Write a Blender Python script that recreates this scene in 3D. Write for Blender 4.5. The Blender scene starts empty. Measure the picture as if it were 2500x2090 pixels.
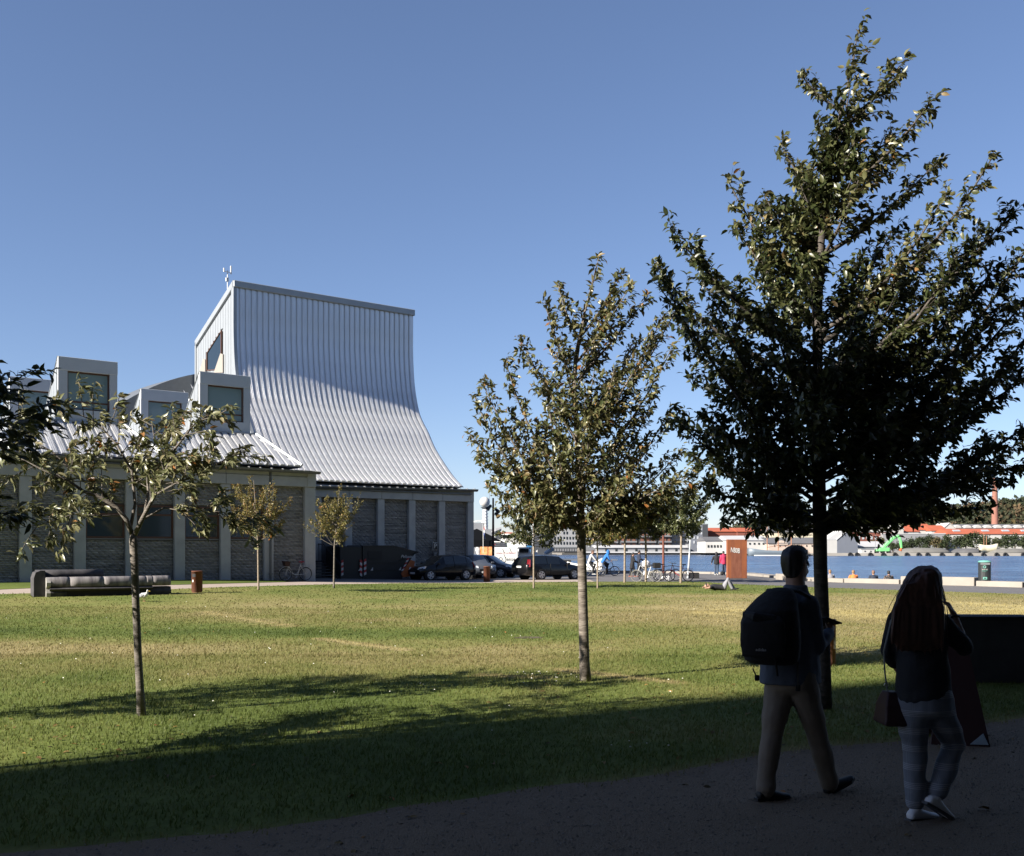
import bpy, math, random
import numpy as np
from mathutils import Vector, Matrix
random.seed(11); rng = np.random.default_rng(11)
SC = bpy.context.scene; COL = SC.collection
R = math.radians
# ------------------------------------------------ camera
F, HZ, CU, EYE = 2450.0, 1340.0, 1250.0, 1.85
cam = bpy.data.cameras.new('camera'); camo = bpy.data.objects.new('camera', cam); COL.objects.link(camo)
cam.sensor_width = 36; cam.lens = 36*F/2500; cam.shift_y = (HZ-1045)/2500
cam.clip_start = 0.1; cam.clip_end = 8000
camo.location = (0, 0, EYE); camo.rotation_euler = (R(90), 0, 0); SC.camera = camo
# ------------------------------------------------ light
SUN_AZ, SUN_EL = R(33.2), R(28.5)          # heading of the light (from +X towards +Y), elevation
to_sun = Vector((-math.cos(SUN_AZ)*math.cos(SUN_EL), -math.sin(SUN_AZ)*math.cos(SUN_EL), math.sin(SUN_EL)))
W = bpy.data.worlds.new('World'); SC.world = W; W.use_nodes = True
nt = W.node_tree; nt.nodes.clear()
sky = nt.nodes.new('ShaderNodeTexSky'); sky.sky_type = 'NISHITA'; sky.sun_disc = False
sky.sun_elevation = SUN_EL; sky.sun_rotation = math.atan2(to_sun.x, to_sun.y)
sky.altitude = 0; sky.air_density = 0.85; sky.dust_density = 0.2; sky.ozone_density = 6.0
bg = nt.nodes.new('ShaderNodeBackground'); bg.inputs[1].default_value = 0.068
wo = nt.nodes.new('ShaderNodeOutputWorld')
gam = nt.nodes.new('ShaderNodeGamma'); gam.inputs[1].default_value = 0.88
tin = nt.nodes.new('ShaderNodeMix'); tin.data_type = 'RGBA'; tin.blend_type = 'MULTIPLY'; tin.inputs[0].default_value = 1.0; tin.inputs[7].default_value = (1.17, 1.01, 0.99, 1)
nt.links.new(sky.outputs[0], gam.inputs[0]); nt.links.new(gam.outputs[0], tin.inputs[6]); nt.links.new(tin.outputs[2], bg.inputs[0]); nt.links.new(bg.outputs[0], wo.inputs[0])
sl = bpy.data.lights.new('sun', 'SUN'); sl.energy = 5.0; sl.angle = R(0.5); sl.color = (1.0, 0.93, 0.82)
slo = bpy.data.objects.new('sun', sl); COL.objects.link(slo)
slo.rotation_euler = to_sun.to_track_quat('Z', 'Y').to_euler(); slo.location = (-20, -15, 60)
SC.view_settings.view_transform = 'Standard'; SC.view_settings.look = 'None'
SC.view_settings.exposure = 1.45; SC.view_settings.gamma = 1.0; SC.view_settings.use_curve_mapping = False
SC.render.engine = 'CYCLES'
try:
    SC.cycles.max_bounces = 6; SC.cycles.transparent_max_bounces = 8; SC.cycles.use_denoising = True
    SC.cycles.sample_clamp_indirect = 4
except Exception: pass

# ------------------------------------------------ measuring
def S(t):
    t = np.clip(t, 0, 1); return t*t*(3-2*t)
def gz(x, y):                              # the lawn rises a little towards the building's west end
    return 0.42*S((-np.asarray(x, float)-1)/17)*S((np.asarray(y, float)-23)/18)
def at(u, v, Y):
    return Vector(((u-CU)/F*Y, Y, EYE-(v-HZ)/F*Y))
def gnd(u, v):                             # where a sight line meets the ground
    Y = EYE*F/(v-HZ)
    for _ in range(30):
        Y = (EYE-float(gz((u-CU)/F*Y, Y)))*F/(v-HZ)
    return Vector(((u-CU)/F*Y, Y, float(gz((u-CU)/F*Y, Y))))

# ------------------------------------------------ materials
MATS = {}
def mat(name, col, rough=0.6, metal=0.0, vary=0.0, vscale=3.0, stretch=(1,1,1), bump=0.0, bscale=20.0, spec=0.5, attr=None, ramp=None, trans=0.0, col2=None, coat=0.0, detail=6):
    """procedural material: colour, broken up by noise (vary, or col->col2) or by a per-piece 'tone' attribute through a ramp"""
    if name in MATS: return MATS[name]
    AK = .77; col = tuple(c*AK for c in col); col2 = tuple(c*AK for c in col2) if col2 else None; ramp = [(p, tuple(c*AK for c in cc)) for p, cc in ramp] if ramp else None
    m = bpy.data.materials.new(name); m.use_nodes = True; MATS[name] = m
    n = m.node_tree.nodes; L = m.node_tree.links
    b = n['Principled BSDF']; out = n['Material Output']
    b.inputs['Base Color'].default_value = (*col, 1); b.inputs['Roughness'].default_value = rough
    b.inputs['Metallic'].default_value = metal; b.inputs['Specular IOR Level'].default_value = spec
    if coat: b.inputs['Coat Weight'].default_value = coat; b.inputs['Coat Roughness'].default_value = 0.04
    co = n.new('ShaderNodeTexCoord'); mp = n.new('ShaderNodeMapping'); mp.inputs['Scale'].default_value = stretch
    L.new(co.outputs['Object'], mp.inputs[0])
    csock = None
    if attr:
        a = n.new('ShaderNodeAttribute'); a.attribute_name = attr
        r = n.new('ShaderNodeValToRGB'); r.color_ramp.elements.remove(r.color_ramp.elements[0])
        r.color_ramp.elements[0].position = ramp[0][0]; r.color_ramp.elements[0].color = (*ramp[0][1], 1)
        for p, c in ramp[1:]:
            e = r.color_ramp.elements.new(p); e.color = (*c, 1)
        L.new(a.outputs['Fac'], r.inputs[0]); csock = r.outputs[0]
    if vary or col2:
        t = n.new('ShaderNodeTexNoise'); t.inputs['Scale'].default_value = vscale; t.inputs['Detail'].default_value = detail
        t.inputs['Roughness'].default_value = 0.62
        L.new(mp.outputs[0], t.inputs[0])
        if col2:
            r2 = n.new('ShaderNodeValToRGB'); r2.color_ramp.elements[0].position = 0.36; r2.color_ramp.elements[1].position = 0.66
            r2.color_ramp.elements[0].color = (*col, 1); r2.color_ramp.elements[1].color = (*col2, 1)
            L.new(t.outputs[0], r2.inputs[0]); csock = r2.outputs[0]
        if vary:
            mr = n.new('ShaderNodeMapRange'); mr.inputs[1].default_value = 0.3; mr.inputs[2].default_value = 0.7
            mr.inputs[3].default_value = 1-vary; mr.inputs[4].default_value = 1+vary
            L.new(t.outputs[0], mr.inputs[0])
            mx = n.new('ShaderNodeMix'); mx.data_type = 'RGBA'; mx.blend_type = 'MULTIPLY'; mx.inputs[0].default_value = 1
            if csock: L.new(csock, mx.inputs[6])
            else: mx.inputs[6].default_value = (*col, 1)
            L.new(mr.outputs[0], mx.inputs[7]); csock = mx.outputs[2]
    if csock: L.new(csock, b.inputs['Base Color'])
    if bump:
        t2 = n.new('ShaderNodeTexNoise'); t2.inputs['Scale'].default_value = bscale; t2.inputs['Detail'].default_value = 5
        L.new(mp.outputs[0], t2.inputs[0])
        bp = n.new('ShaderNodeBump'); bp.inputs['Strength'].default_value = bump; bp.inputs['Distance'].default_value = 0.02
        L.new(t2.outputs[0], bp.inputs['Height']); L.new(bp.outputs[0], b.inputs['Normal'])
    if trans:
        tr = n.new('ShaderNodeBsdfTranslucent'); ms = n.new('ShaderNodeMixShader'); ms.inputs[0].default_value = trans
        if csock: L.new(csock, tr.inputs[0])
        else: tr.inputs[0].default_value = (*col, 1)
        L.new(b.outputs[0], ms.inputs[1]); L.new(tr.outputs[0], ms.inputs[2]); L.new(ms.outputs[0], out.inputs[0])
    return m

# ------------------------------------------------ mesh helper
class MB:
    """collects shapes in the thing's own coordinates, then links them as ONE mesh object"""
    def __init__(s): s.v = []; s.f = []; s.mi = []; s.cur = 0; s.sm = []; s.smooth = False
    def add(s, vs, fs):
        b = len(s.v); s.v.extend([tuple(p) for p in vs])
        for f in fs:
            s.f.append(tuple(b+i for i in f)); s.mi.append(s.cur); s.sm.append(s.smooth)
        return s
    def box(s, lo, hi, M=None):
        x0,y0,z0 = lo; x1,y1,z1 = hi
        vs = [Vector(p) for p in ((x0,y0,z0),(x1,y0,z0),(x1,y1,z0),(x0,y1,z0),(x0,y0,z1),(x1,y0,z1),(x1,y1,z1),(x0,y1,z1))]
        if M is not None: vs = [M @ p for p in vs]
        return s.add(vs, [(0,3,2,1),(4,5,6,7),(0,1,5,4),(1,2,6,5),(2,3,7,6),(3,0,4,7)])
    def bbox(s, c, d, M=None, bev=0.01):   # box with chamfered edges
        hx,hy,hz = d[0]/2,d[1]/2,d[2]/2; bv = min(bev, hx*.9, hy*.9, hz*.9)
        vs = []; c = Vector(c)
        idx = {}
        for sx in (-1,1):
            for sy in (-1,1):
                for sz in (-1,1):
                    for ax in range(3):
                        p = [sx*(hx-bv), sy*(hy-bv), sz*(hz-bv)]
                        p[ax] = (sx*hx, sy*hy, sz*hz)[ax]
                        idx[(sx,sy,sz,ax)] = len(vs); vs.append(Vector(p)+c)
        if M is not None: vs = [M @ p for p in vs]
        fs = []
        for ax in range(3):
            a, b = [(1,2),(2,0),(0,1)][ax]
            for sg in (-1,1):
                q = []
                for (i,j) in ((-1,-1),(1,-1),(1,1),(-1,1)):
                    k = [0,0,0]; k[ax] = sg; k[a] = i; k[b] = j; q.append(idx[(*k,ax)])
                fs.append(q if sg > 0 else q[::-1])
            for i in (-1,1):
                for j in (-1,1):
                    k0 = [0,0,0]; k0[ax] = -1; k0[a] = i; k0[b] = j; k1 = list(k0); k1[ax] = 1
                    q = [idx[(*k0,a)], idx[(*k1,a)], idx[(*k1,b)], idx[(*k0,b)]]
                    fs.append(q if i*j < 0 else q[::-1])
        for sx in (-1,1):
            for sy in (-1,1):
                for sz in (-1,1):
                    q = [idx[(sx,sy,sz,0)], idx[(sx,sy,sz,1)], idx[(sx,sy,sz,2)]]
                    fs.append(q if sx*sy*sz > 0 else q[::-1])
        return s.add(vs, fs)
    def poly(s, pts): return s.add(pts, [tuple(range(len(pts)))])
    def prism(s, pts, d):                   # polygon pts swept by vector d
        n = len(pts); d = Vector(d); P = [Vector(p) for p in pts]
        return s.add(P+[p+d for p in P], [tuple(range(n-1,-1,-1)), tuple(range(n,2*n))]+[(i,(i+1)%n,n+(i+1)%n,n+i) for i in range(n)])
    def loft(s, rings, cap=True, close=True):
        n = len(rings[0]); vs = [p for r in rings for p in r]; fs = []
        for k in range(len(rings)-1):
            for i in range(n if close else n-1):
                j = (i+1) % n; fs.append((k*n+i, k*n+j, (k+1)*n+j, (k+1)*n+i))
        if cap: fs.append(tuple(range(n-1,-1,-1))); fs.append(tuple((len(rings)-1)*n+i for i in range(n)))
        return s.add(vs, fs)
    def tube(s, pts, r, n=8, cap=True, flat=1.0):
        P = [Vector(p) for p in pts]; rr = r if hasattr(r, '__len__') else [r]*len(P)
        rings = []; up = None
        for i, p in enumerate(P):
            d = (P[min(i+1,len(P)-1)]-P[max(i-1,0)])
            if d.length < 1e-9: d = Vector((0,0,1))
            d.normalize()
            if up is None:
                up = Vector((0,0,1)) if abs(d.z) < .9 else Vector((1,0,0))
            x = up - d*up.dot(d)
            if x.length < 1e-6: x = d.orthogonal()
            x.normalize(); y = d.cross(x); up = x
            rings.append([p + x*(math.cos(2*math.pi*k/n)*rr[i]*flat) + y*(math.sin(2*math.pi*k/n)*rr[i]) for k in range(n)])
        return s.loft(rings, cap)
    def rings(s, specs, n=14):              # (centre, side axis vector, front axis vector) -> closed loft of ellipses
        rg = []
        for c, ax, ay in specs:
            c = Vector(c); ax = Vector(ax); ay = Vector(ay)
            rg.append([c+ax*math.cos(2*math.pi*k/n)+ay*math.sin(2*math.pi*k/n) for k in range(n)])
        return s.loft(rg)
    def lathe(s, prof, n=16, M=None, cap=True):
        rg = [[Vector((r*math.cos(2*math.pi*k/n), r*math.sin(2*math.pi*k/n), z)) for k in range(n)] for r, z in prof]
        if M is not None: rg = [[M @ p for p in r] for r in rg]
        return s.loft(rg, cap)
    def ball(s, c, r, n=12, m=8, M=None):
        c = Vector(c); r = Vector(r) if hasattr(r, '__len__') else Vector((r,r,r))
        rg = []
        for i in range(m+1):
            t = math.pi*(i+.02)/(m+.04); 
            rg.append([Vector((r.x*math.sin(t)*math.cos(2*math.pi*k/n), r.y*math.sin(t)*math.sin(2*math.pi*k/n), -r.z*math.cos(t))) for k in range(n)])
        if M is not None: rg = [[M @ p for p in q] for q in rg]
        return s.loft([[p+c for p in q] for q in rg])
    def torus(s, c, Rr, r, ax=(0,1,0), n=24, m=6):
        ax = Vector(ax).normalized(); x = ax.orthogonal().normalized(); y = ax.cross(x); c = Vector(c)
        rg = []
        for i in range(n):
            t = 2*math.pi*i/n; d = x*math.cos(t)+y*math.sin(t)
            rg.append([c+d*(Rr+r*math.cos(2*math.pi*k/m))+ax*(r*math.sin(2*math.pi*k/m)) for k in range(m)])
        rg.append(rg[0]); return s.loft(rg, cap=False)
    def mesh(s, name, mats):
        me = bpy.data.meshes.new(name); me.from_pydata(s.v, [], s.f)
        for m in (mats if isinstance(mats, (list, tuple)) else [mats]): me.materials.append(m)
        me.polygons.foreach_set('material_index', s.mi); me.polygons.foreach_set('use_smooth', s.sm)
        me.update(); return me
    def build(s, name, mats, parent=None, label=None, kind=None):
        return link(name, s.mesh(name, mats), parent, label, kind)

def link(name, me, parent=None, label=None, kind=None):
    o = bpy.data.objects.new(name, me); COL.objects.link(o); o.parent = parent
    if label: o['label'] = label
    if kind: o['kind'] = kind
    return o
def tag(o, label, cat, group=None):
    o['label'] = label; o['category'] = cat
    if group: o['group'] = group
    return o
def thing(name, label, cat, loc=(0,0,0), rz=0.0, group=None):
    o = bpy.data.objects.new(name, None); COL.objects.link(o); o.location = loc; o.rotation_euler = (0,0,rz)
    o.empty_display_size = 0.2
    return tag(o, label, cat, group)
def dup_obj(o, parent, loc=None, rz=None):
    c = o.copy(); COL.objects.link(c); c.parent = parent
    if loc is not None: c.location = loc
    if rz is not None: c.rotation_euler = (0,0,rz)
    return c
def dup_tree(o, loc, rz, label, group=None):
    c = dup_obj(o, None, loc, rz); c['label'] = label
    if group: c['group'] = group
    for ch in list(o.children):
        d = dup_obj(ch, c)
        for g in list(ch.children): dup_obj(g, d)
    return c
def npmesh(name, V, Fq, mats, tone=None, parent=None, kind=None, smooth=False, label=None):
    """big mesh straight from arrays; Fq is (n,3) or (n,4)"""
    me = bpy.data.meshes.new(name); V = np.asarray(V, np.float32); Fq = np.asarray(Fq, np.int32)
    k = Fq.shape[1]; me.vertices.add(len(V)); me.vertices.foreach_set('co', V.ravel())
    me.loops.add(Fq.size); me.loops.foreach_set('vertex_index', Fq.ravel())
    me.polygons.add(len(Fq)); me.polygons.foreach_set('loop_start', np.arange(0, Fq.size, k, dtype=np.int32))
    try: me.polygons.foreach_set('loop_total', np.full(len(Fq), k, np.int32))
    except Exception: pass
    if smooth: me.polygons.foreach_set('use_smooth', np.ones(len(Fq), bool))
    me.update(calc_edges=True); me.validate()
    if tone is not None:
        a = me.attributes.new('tone', 'FLOAT', 'POINT'); a.data.foreach_set('value', np.asarray(tone, np.float32))
    for m in (mats if isinstance(mats, (list, tuple)) else [mats]): me.materials.append(m)
    return link(name, me, parent, label, kind)
def text(s, size, mt, name, parent, M, depth=0.004, align='CENTER', label=None, scalex=1.0, shear=0.0):
    cu = bpy.data.curves.new(name, 'FONT'); cu.body = s; cu.size = size; cu.align_x = align; cu.align_y = 'CENTER'; cu.extrude = depth; cu.shear = shear
    cu.resolution_u = 3
    t = bpy.data.objects.new(name, cu); COL.objects.link(t)
    dg = bpy.context.evaluated_depsgraph_get(); me = bpy.data.meshes.new_from_object(t.evaluated_get(dg))
    bpy.data.objects.remove(t); me.transform(M @ Matrix.Diagonal((scalex,1,1,1))); me.materials.clear(); me.materials.append(mt)
    return link(name, me, parent, label)
def noise2(x, y, sc, seed=0):
    """smooth value noise on arrays, 0..1"""
    x = np.asarray(x)*sc+seed*17.13; y = np.asarray(y)*sc+seed*7.77
    xi = np.floor(x).astype(np.int64); yi = np.floor(y).astype(np.int64); fx = x-xi; fy = y-yi
    fx = fx*fx*(3-2*fx); fy = fy*fy*(3-2*fy)
    def h(a, b):
        n = (a*374761393 + b*668265263 + seed*982451653) & 0x7fffffff
        n = ((n ^ (n >> 13))*1274126177) & 0x7fffffff
        return ((n ^ (n >> 16)) & 0xffff)/65535.0
    return (h(xi,yi)*(1-fx)+h(xi+1,yi)*fx)*(1-fy)+(h(xi,yi+1)*(1-fx)+h(xi+1,yi+1)*fx)*fy
def fbm(x, y, sc, seed=0, o=4):
    t = 0; a = 0; w = 1
    for i in range(o):
        t = t+w*noise2(x, y, sc*2**i, seed+i*3); a += w; w *= .55
    return t/a
# ------------------------------------------------ palette
CONC = mat('concrete', (.45,.46,.455), .8, vary=.12, vscale=1.6, bump=.25, bscale=30)
BRICK = mat('grey_brick', (.2,.2,.2), .85, attr='tone', ramp=[(0,(.16,.158,.155)),(.45,(.31,.302,.288)),(.8,(.41,.40,.38)),(1,(.54,.52,.49))], vary=.12, vscale=9)
MORTAR = mat('mortar', (.12,.12,.118), .9, vary=.1, vscale=6)
ZINC = mat('ribbed_zinc', (.80,.80,.81), .32, metal=.62, vary=.13, vscale=2.6, stretch=(1.6,1.6,.22), spec=.5)
ZINCF = mat('zinc_sheet', (.40,.425,.445), .45, metal=.35, vary=.05, vscale=1.2, bump=.05, bscale=6)
LEAD = mat('grey_metal', (.22,.235,.25), .45, metal=.4, vary=.08, vscale=4)
GUT = mat('gutter_metal', (.17,.18,.19), .5, metal=.5, vary=.1, vscale=5)
GLASS = mat('window_glass', (.012,.02,.024), .04, spec=.9); PANE = mat('facade_glass', (.045,.065,.075), .05, spec=1.0)  # facade panes tinted bluish in place of a sky reflection
SKYG = mat('skylight_glass', (.24,.34,.36), .06, spec=.7)
WOODO = mat('oiled_wood', (.115,.05,.028), .55, vary=.2, vscale=8, stretch=(1,1,6))
BLACK = mat('black_rubber', (.012,.012,.013), .7)
DARK = mat('dark_steel', (.03,.032,.036), .5, metal=.3)
STEEL = mat('brushed_steel', (.5,.5,.5), .35, metal=.9)
WHITE = mat('white_paint', (.78,.78,.76), .45, vary=.04, vscale=3)
CORTEN = mat('rusty_steel', (.20,.066,.030), .8, col2=(.10,.038,.022), vscale=2.6, bump=.3, bscale=45, stretch=(1,1,.5))
ASPH = mat('asphalt', (.135,.128,.13), .9, vary=.14, vscale=.35, bump=.3, bscale=60, detail=10)
PATHM = mat('pale_path', (.42,.34,.285), .9, vary=.08, vscale=.8, bump=.2, bscale=40)
GRAVM = mat('gravel', (.21,.145,.088), .95, col2=(.28,.20,.128), vscale=110, bump=.9, bscale=90, detail=9)
KERB = mat('pale_concrete', (.33,.30,.262), .85, vary=.12, vscale=1.1, bump=.2, bscale=25)
# grass colour is a patchwork of green and dry turf carried by the 'tone' value of each blade and lawn vertex
GR = [(0,(.078,.112,.024)),(.3,(.148,.182,.045)),(.55,(.225,.218,.072)),(.78,(.305,.255,.116)),(.93,(.36,.30,.14)),(1,(.50,.42,.18))]
TURF = mat('turf', (.06,.09,.02), .95, attr='tone', ramp=GR, vary=.22, vscale=9, stretch=(1,.5,1), bump=.5, bscale=25, detail=10, spec=.1)
BLADE = mat('grass_blade', (.06,.09,.02), .55, attr='tone', ramp=GR, trans=.45, spec=.2)

# ------------------------------------------------ the ground
far_px = [(-900,1492),(-400,1466),(0,1451),(180,1446.5),(430,1438.5),(800,1427),(1000,1424),(1250,1422),(1460,1420.5),(1640,1420.3),(1720,1421.5),(1792,1426),(2022,1435.5),(2500,1451),(3100,1472),(4300,1515)]
farE = [gnd(u,v) for u,v in far_px]
near_px = [(595,2031),(952,1986),(1250,1947),(1667,1888),(2041,1822),(2202,1810),(2440,1772),(2500,1763)]
nearE = [Vector((-40,-13,0)),Vector((-3.1,6.08,0))]+[gnd(u,v) for u,v in near_px]+[Vector((12,14.0,0)),Vector((40,29,0))]
fx, fy = [p.x for p in farE], [p.y for p in farE]; nx, ny = [p.x for p in nearE], [p.y for p in nearE]
far_y = lambda x: np.interp(x, fx, fy)
near_y = lambda x: np.interp(x, nx, ny)+.42*(fbm(np.asarray(x,float), 0, .9, 31, 6)-.5)
def seg_d(x, y, p, q):
    p = np.array(p[:2]); q = np.array(q[:2]); d = q-p; t = np.clip(((x-p[0])*d[0]+(y-p[1])*d[1])/(d@d), 0, 1)
    return np.hypot(x-(p[0]+t*d[0]), y-(p[1]+t*d[1]))
LINES = [(gnd(497,1494), gnd(712,1530)), (gnd(775,1560), gnd(985,1588)), (gnd(1370,1637), gnd(1650,1668)), (gnd(1180,1650), gnd(1330,1657))]
def dryness(x, y):
    x = np.asarray(x, float); y = np.asarray(y, float)
    d = .30+.55*(fbm(x, y*1.5, .16, 3)-.5)+.5*(fbm(x, y, .7, 9)-.5)
    band = lambda c, w: np.exp(-((y-c)/w)**2)
    d = d+.26*band(29, 5)*S((x+14)/6)+.30*band(18.2, 2.1)*S((4-x)/5)-.30*band(22.2, 1.3)*S((2-x)/2)+.30*S((x-2)/6)*S((y-14.5)/3)*S((44-y)/5)
    d = d-.16*S((15.5-y)/2.5)-.12*S((y-38)/8)*S((14-x)/4)+.10
    for p, q in LINES:
        d = d+.62*np.exp(-(seg_d(x, y, p, q)/.17)**2)*np.clip(.45+fbm(x, y, 1.3, 5), 0, 1)
    d = d+.42*np.exp(-np.clip((y-near_y(x))/.22,0,9)**1.5)
    return np.clip(d, 0.02, .98)
def sheet(name, xs, y0, y1, rows, dz, m, tonef=None, kind='structure'):
    X = np.repeat(xs[:,None], rows, 1); T = (np.linspace(0, 1, rows)[None,:])**(1.7 if name == 'lawn' else 1.0)
    Y = y0(xs)[:,None]*(1-T)+y1(xs)[:,None]*T; Z = gz(X, Y)+dz
    if name == 'lawn': Z = Z-.022*np.exp(-((Y-y0(xs)[:,None])/.10))
    V = np.stack([X,Y,Z], -1).reshape(-1,3); n = len(xs)
    i = np.arange(n-1)[:,None]*rows+np.arange(rows-1)[None,:]
    Fq = np.stack([i, i+rows, i+rows+1, i+1], -1).reshape(-1,4)
    return npmesh(name, V, Fq, m, tonef(V[:,0], V[:,1]) if tonef else None, None, kind)
XS = np.concatenate([np.linspace(-40,-5.2,90), np.linspace(-5,9,300), np.linspace(9.3,28,70)])
sheet('lawn', XS, near_y, far_y, 240, 0.008, TURF, dryness)
QE = [(-90,150),(6.3,81.2),(13.5,77.0),(17.4,72.9),(17.75,63.8),(26.4,49.9),(45.6,24.2),(122,-76)]
qx, qy = [p[0] for p in QE], [p[1] for p in QE]
quay_y = lambda x: np.interp(x, qx, qy)
sheet('plaza', np.linspace(-60, 46, 160), lambda x: np.minimum(far_y(x)-1.5, quay_y(x)-.5), lambda x: quay_y(x)-.3, 60, -0.012, ASPH)
g = MB(); g.box((-300,-200,-2.6),(200,-12,-.04)); g.build('ground', ASPH, kind='structure')
sheet('gravel_path', np.linspace(-40, 46, 120), lambda x: x*0-12.5, lambda x: np.interp(x, nx, ny)+2.2, 40, 0.0, GRAVM)
# path in front of the building: front edge = lawn edge, back edge measured
bk = [gnd(u,v) for u,v in ((-900,1475),(-400,1452),(0,1440),(430,1428.5),(800,1419.5),(1000,1417.5),(1250,1416),(1440,1415.8))]
bx, by = [p.x for p in bk], [p.y for p in bk]; back_y = lambda x: np.interp(x, bx, by)
sheet('park_path', np.linspace(-36, bk[-1].x, 140), lambda x: far_y(x)-.02, back_y, 10, 0.006, PATHM)

# ------------------------------------------------ building frame: a along the wall, o outwards, z up
TH = math.atan2(2450, 3300); AX = Vector((math.cos(TH), math.sin(TH), 0)); OX = Vector((math.sin(TH), -math.cos(TH), 0))
P0 = at(1155, 1340, 63.6); P0.z = 0
def a_of(u, o):
    k = (u-CU)/F
    return (k*(P0.y+o*OX.y)-P0.x-o*OX.x)/(AX.x-k*AX.y)
def z_of(v, a, o): return EYE-(v-HZ)/F*(P0.y+a*AX.y+o*OX.y)
def o_of(u, a, lo=-25, hi=6):
    for _ in range(60):
        m = (lo+hi)/2
        if (a_of(u, lo)-a)*(a_of(u, m)-a) <= 0: hi = m
        else: lo = m
    return (lo+hi)/2
def L(a, o, z): return Vector((a, -o, z))
def WP(a, o, z=0.0): return Vector((P0.x, P0.y, 0))+AX*a+OX*o+Vector((0,0,z))
B = thing('museum_building', 'low grey brick and concrete museum with ribbed silver roofs and one tall concave roof', 'building', (P0.x,P0.y,0), TH)

def bricks(a0, a1, o, z0, z1, name='brick_courses'):
    """brickwork of one bay: a mortar bed with every brick its own small block, uneven in depth and colour"""
    V = []; Fq = []; tone = []
    bl, bh, j = .27, .062, .011
    rows = int((z1-z0)/(bh+j))
    for r in range(rows):
        rt = random.gauss(0,.13); zz = z0+r*(bh+j)+j; x = a0-(r%3)*bl*.37-random.random()*.05
        while x < a1:
            x0, x1 = max(x, a0), min(x+bl, a1); x += bl+j
            if x1-x0 < .03: continue
            d = .012+random.random()*.016; b = len(V)
            for (p, q) in ((x0,zz),(x1,zz),(x1,zz+bh),(x0,zz+bh)):
                V.append((p,-o-d,q))
            for (p, q) in ((x0,zz),(x1,zz),(x1,zz+bh),(x0,zz+bh)): V.append((p,-o+.01,q))
            Fq += [(b,b+1,b+2,b+3),(b+4,b+5,b+1,b),(b+5,b+6,b+2,b+1),(b+6,b+7,b+3,b+2),(b+7,b+4,b,b+3)]
            tone += [min(1,max(0,random.gauss(.48+rt,.13)))]*8
    return npmesh(name, V, Fq, BRICK, tone, B, 'stuff')

# ---- west wing: plane o = OL
OL = 6.04
aC = a_of(755.5, OL); aQ = a_of(62, OL); BAY = (aC-aQ)/6
zb_beam = z_of(1189, a_of(740,OL), OL); z_beam = z_of(1150, a_of(740,OL), OL)
CW = .48
cols = [aC-BAY*i for i in range(0, 10)]
core = MB(); core.box((cols[-1]-3, -OL+.16, -.4), (aC+CW/2, -OL+9, z_beam+.05)); core.build('wall', MORTAR, B)
for i, a in enumerate(cols):
    c = MB(); c.bbox((a, -OL+.07, (zb_beam-.4)/2), (CW if i else CW+.1, .34, zb_beam+.4), bev=.02); c.build('column', CONC, B)
zw0, zw1, zwt = 2.32, 3.84, 3.36
for i in range(9):
    a0, a1 = cols[i+1]+CW/2, cols[i]-CW/2
    z0, z1 = zb_beam, z_beam
    b_ = MB(); zj = z0+(z1-z0)*.62
    b_.bbox(((cols[i]+cols[i+1])/2, -OL+.05, (z0+zj)/2), (BAY-.02, .40, zj-z0-.012), bev=.012)
    b_.bbox(((cols[i]+cols[i+1])/2, -OL+.07, (zj+z1)/2), (BAY-.02, .38, z1-zj-.012), bev=.012)
    b_.build('beam', CONC, B)
    if 1 <= i <= 4:
        bricks(a0, a1, OL-.14, -.1, zw0-.06); bricks(a0, a1, OL-.14, zw1+.05, zb_beam)
        w = MB(); d = .09
        for lo, hi in (((a0,zw0),(a0+d,zw1)), ((a1-d,zw0),(a1,zw1)), ((a0+d,zw1-d),(a1-d,zw1)), ((a0+d,zw0),(a1-d,zw0+d)), ((a0+d,zwt),(a1-d,zwt+.08))):
            w.box((lo[0], -OL+.11, lo[1]), (hi[0], -OL+.2, hi[1]))
        wo_ = w.build('window', WOODO, B)
        for (p0, p1) in ((zw0+d, zwt), (zwt+.08, zw1-d)):
            p = MB(); p.box((a0+d, -OL+.14, p0), (a1-d, -OL+.155, p1)); p.build('pane', PANE, wo_)
        s_ = MB(); s_.box((a0, -OL+.06, zw0-.05), (a1, -OL+.2, zw0)); s_.build('sill', LEAD, wo_)
    else:
        bricks(a0, a1, OL-.14, -.1, zb_beam)
ec = MB(); ec.bbox((aC+.05, -OL+.04, (z_beam+zb_beam)/2), (CW, .44, z_beam-zb_beam), bev=.02); ec.build('column', CONC, B)
pipe = MB(); pa = cols[1]+.06; pipe.tube([(pa,-OL-.14,-.1),(pa,-OL-.14,z_beam+.1)], .055, 10); 
for zz in (.6, 2.6, 4.6): pipe.box((pa-.08,-OL-.2,zz),(pa+.08,-OL-.09,zz+.05))
pipe.build('downpipe', GUT, B)
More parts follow.
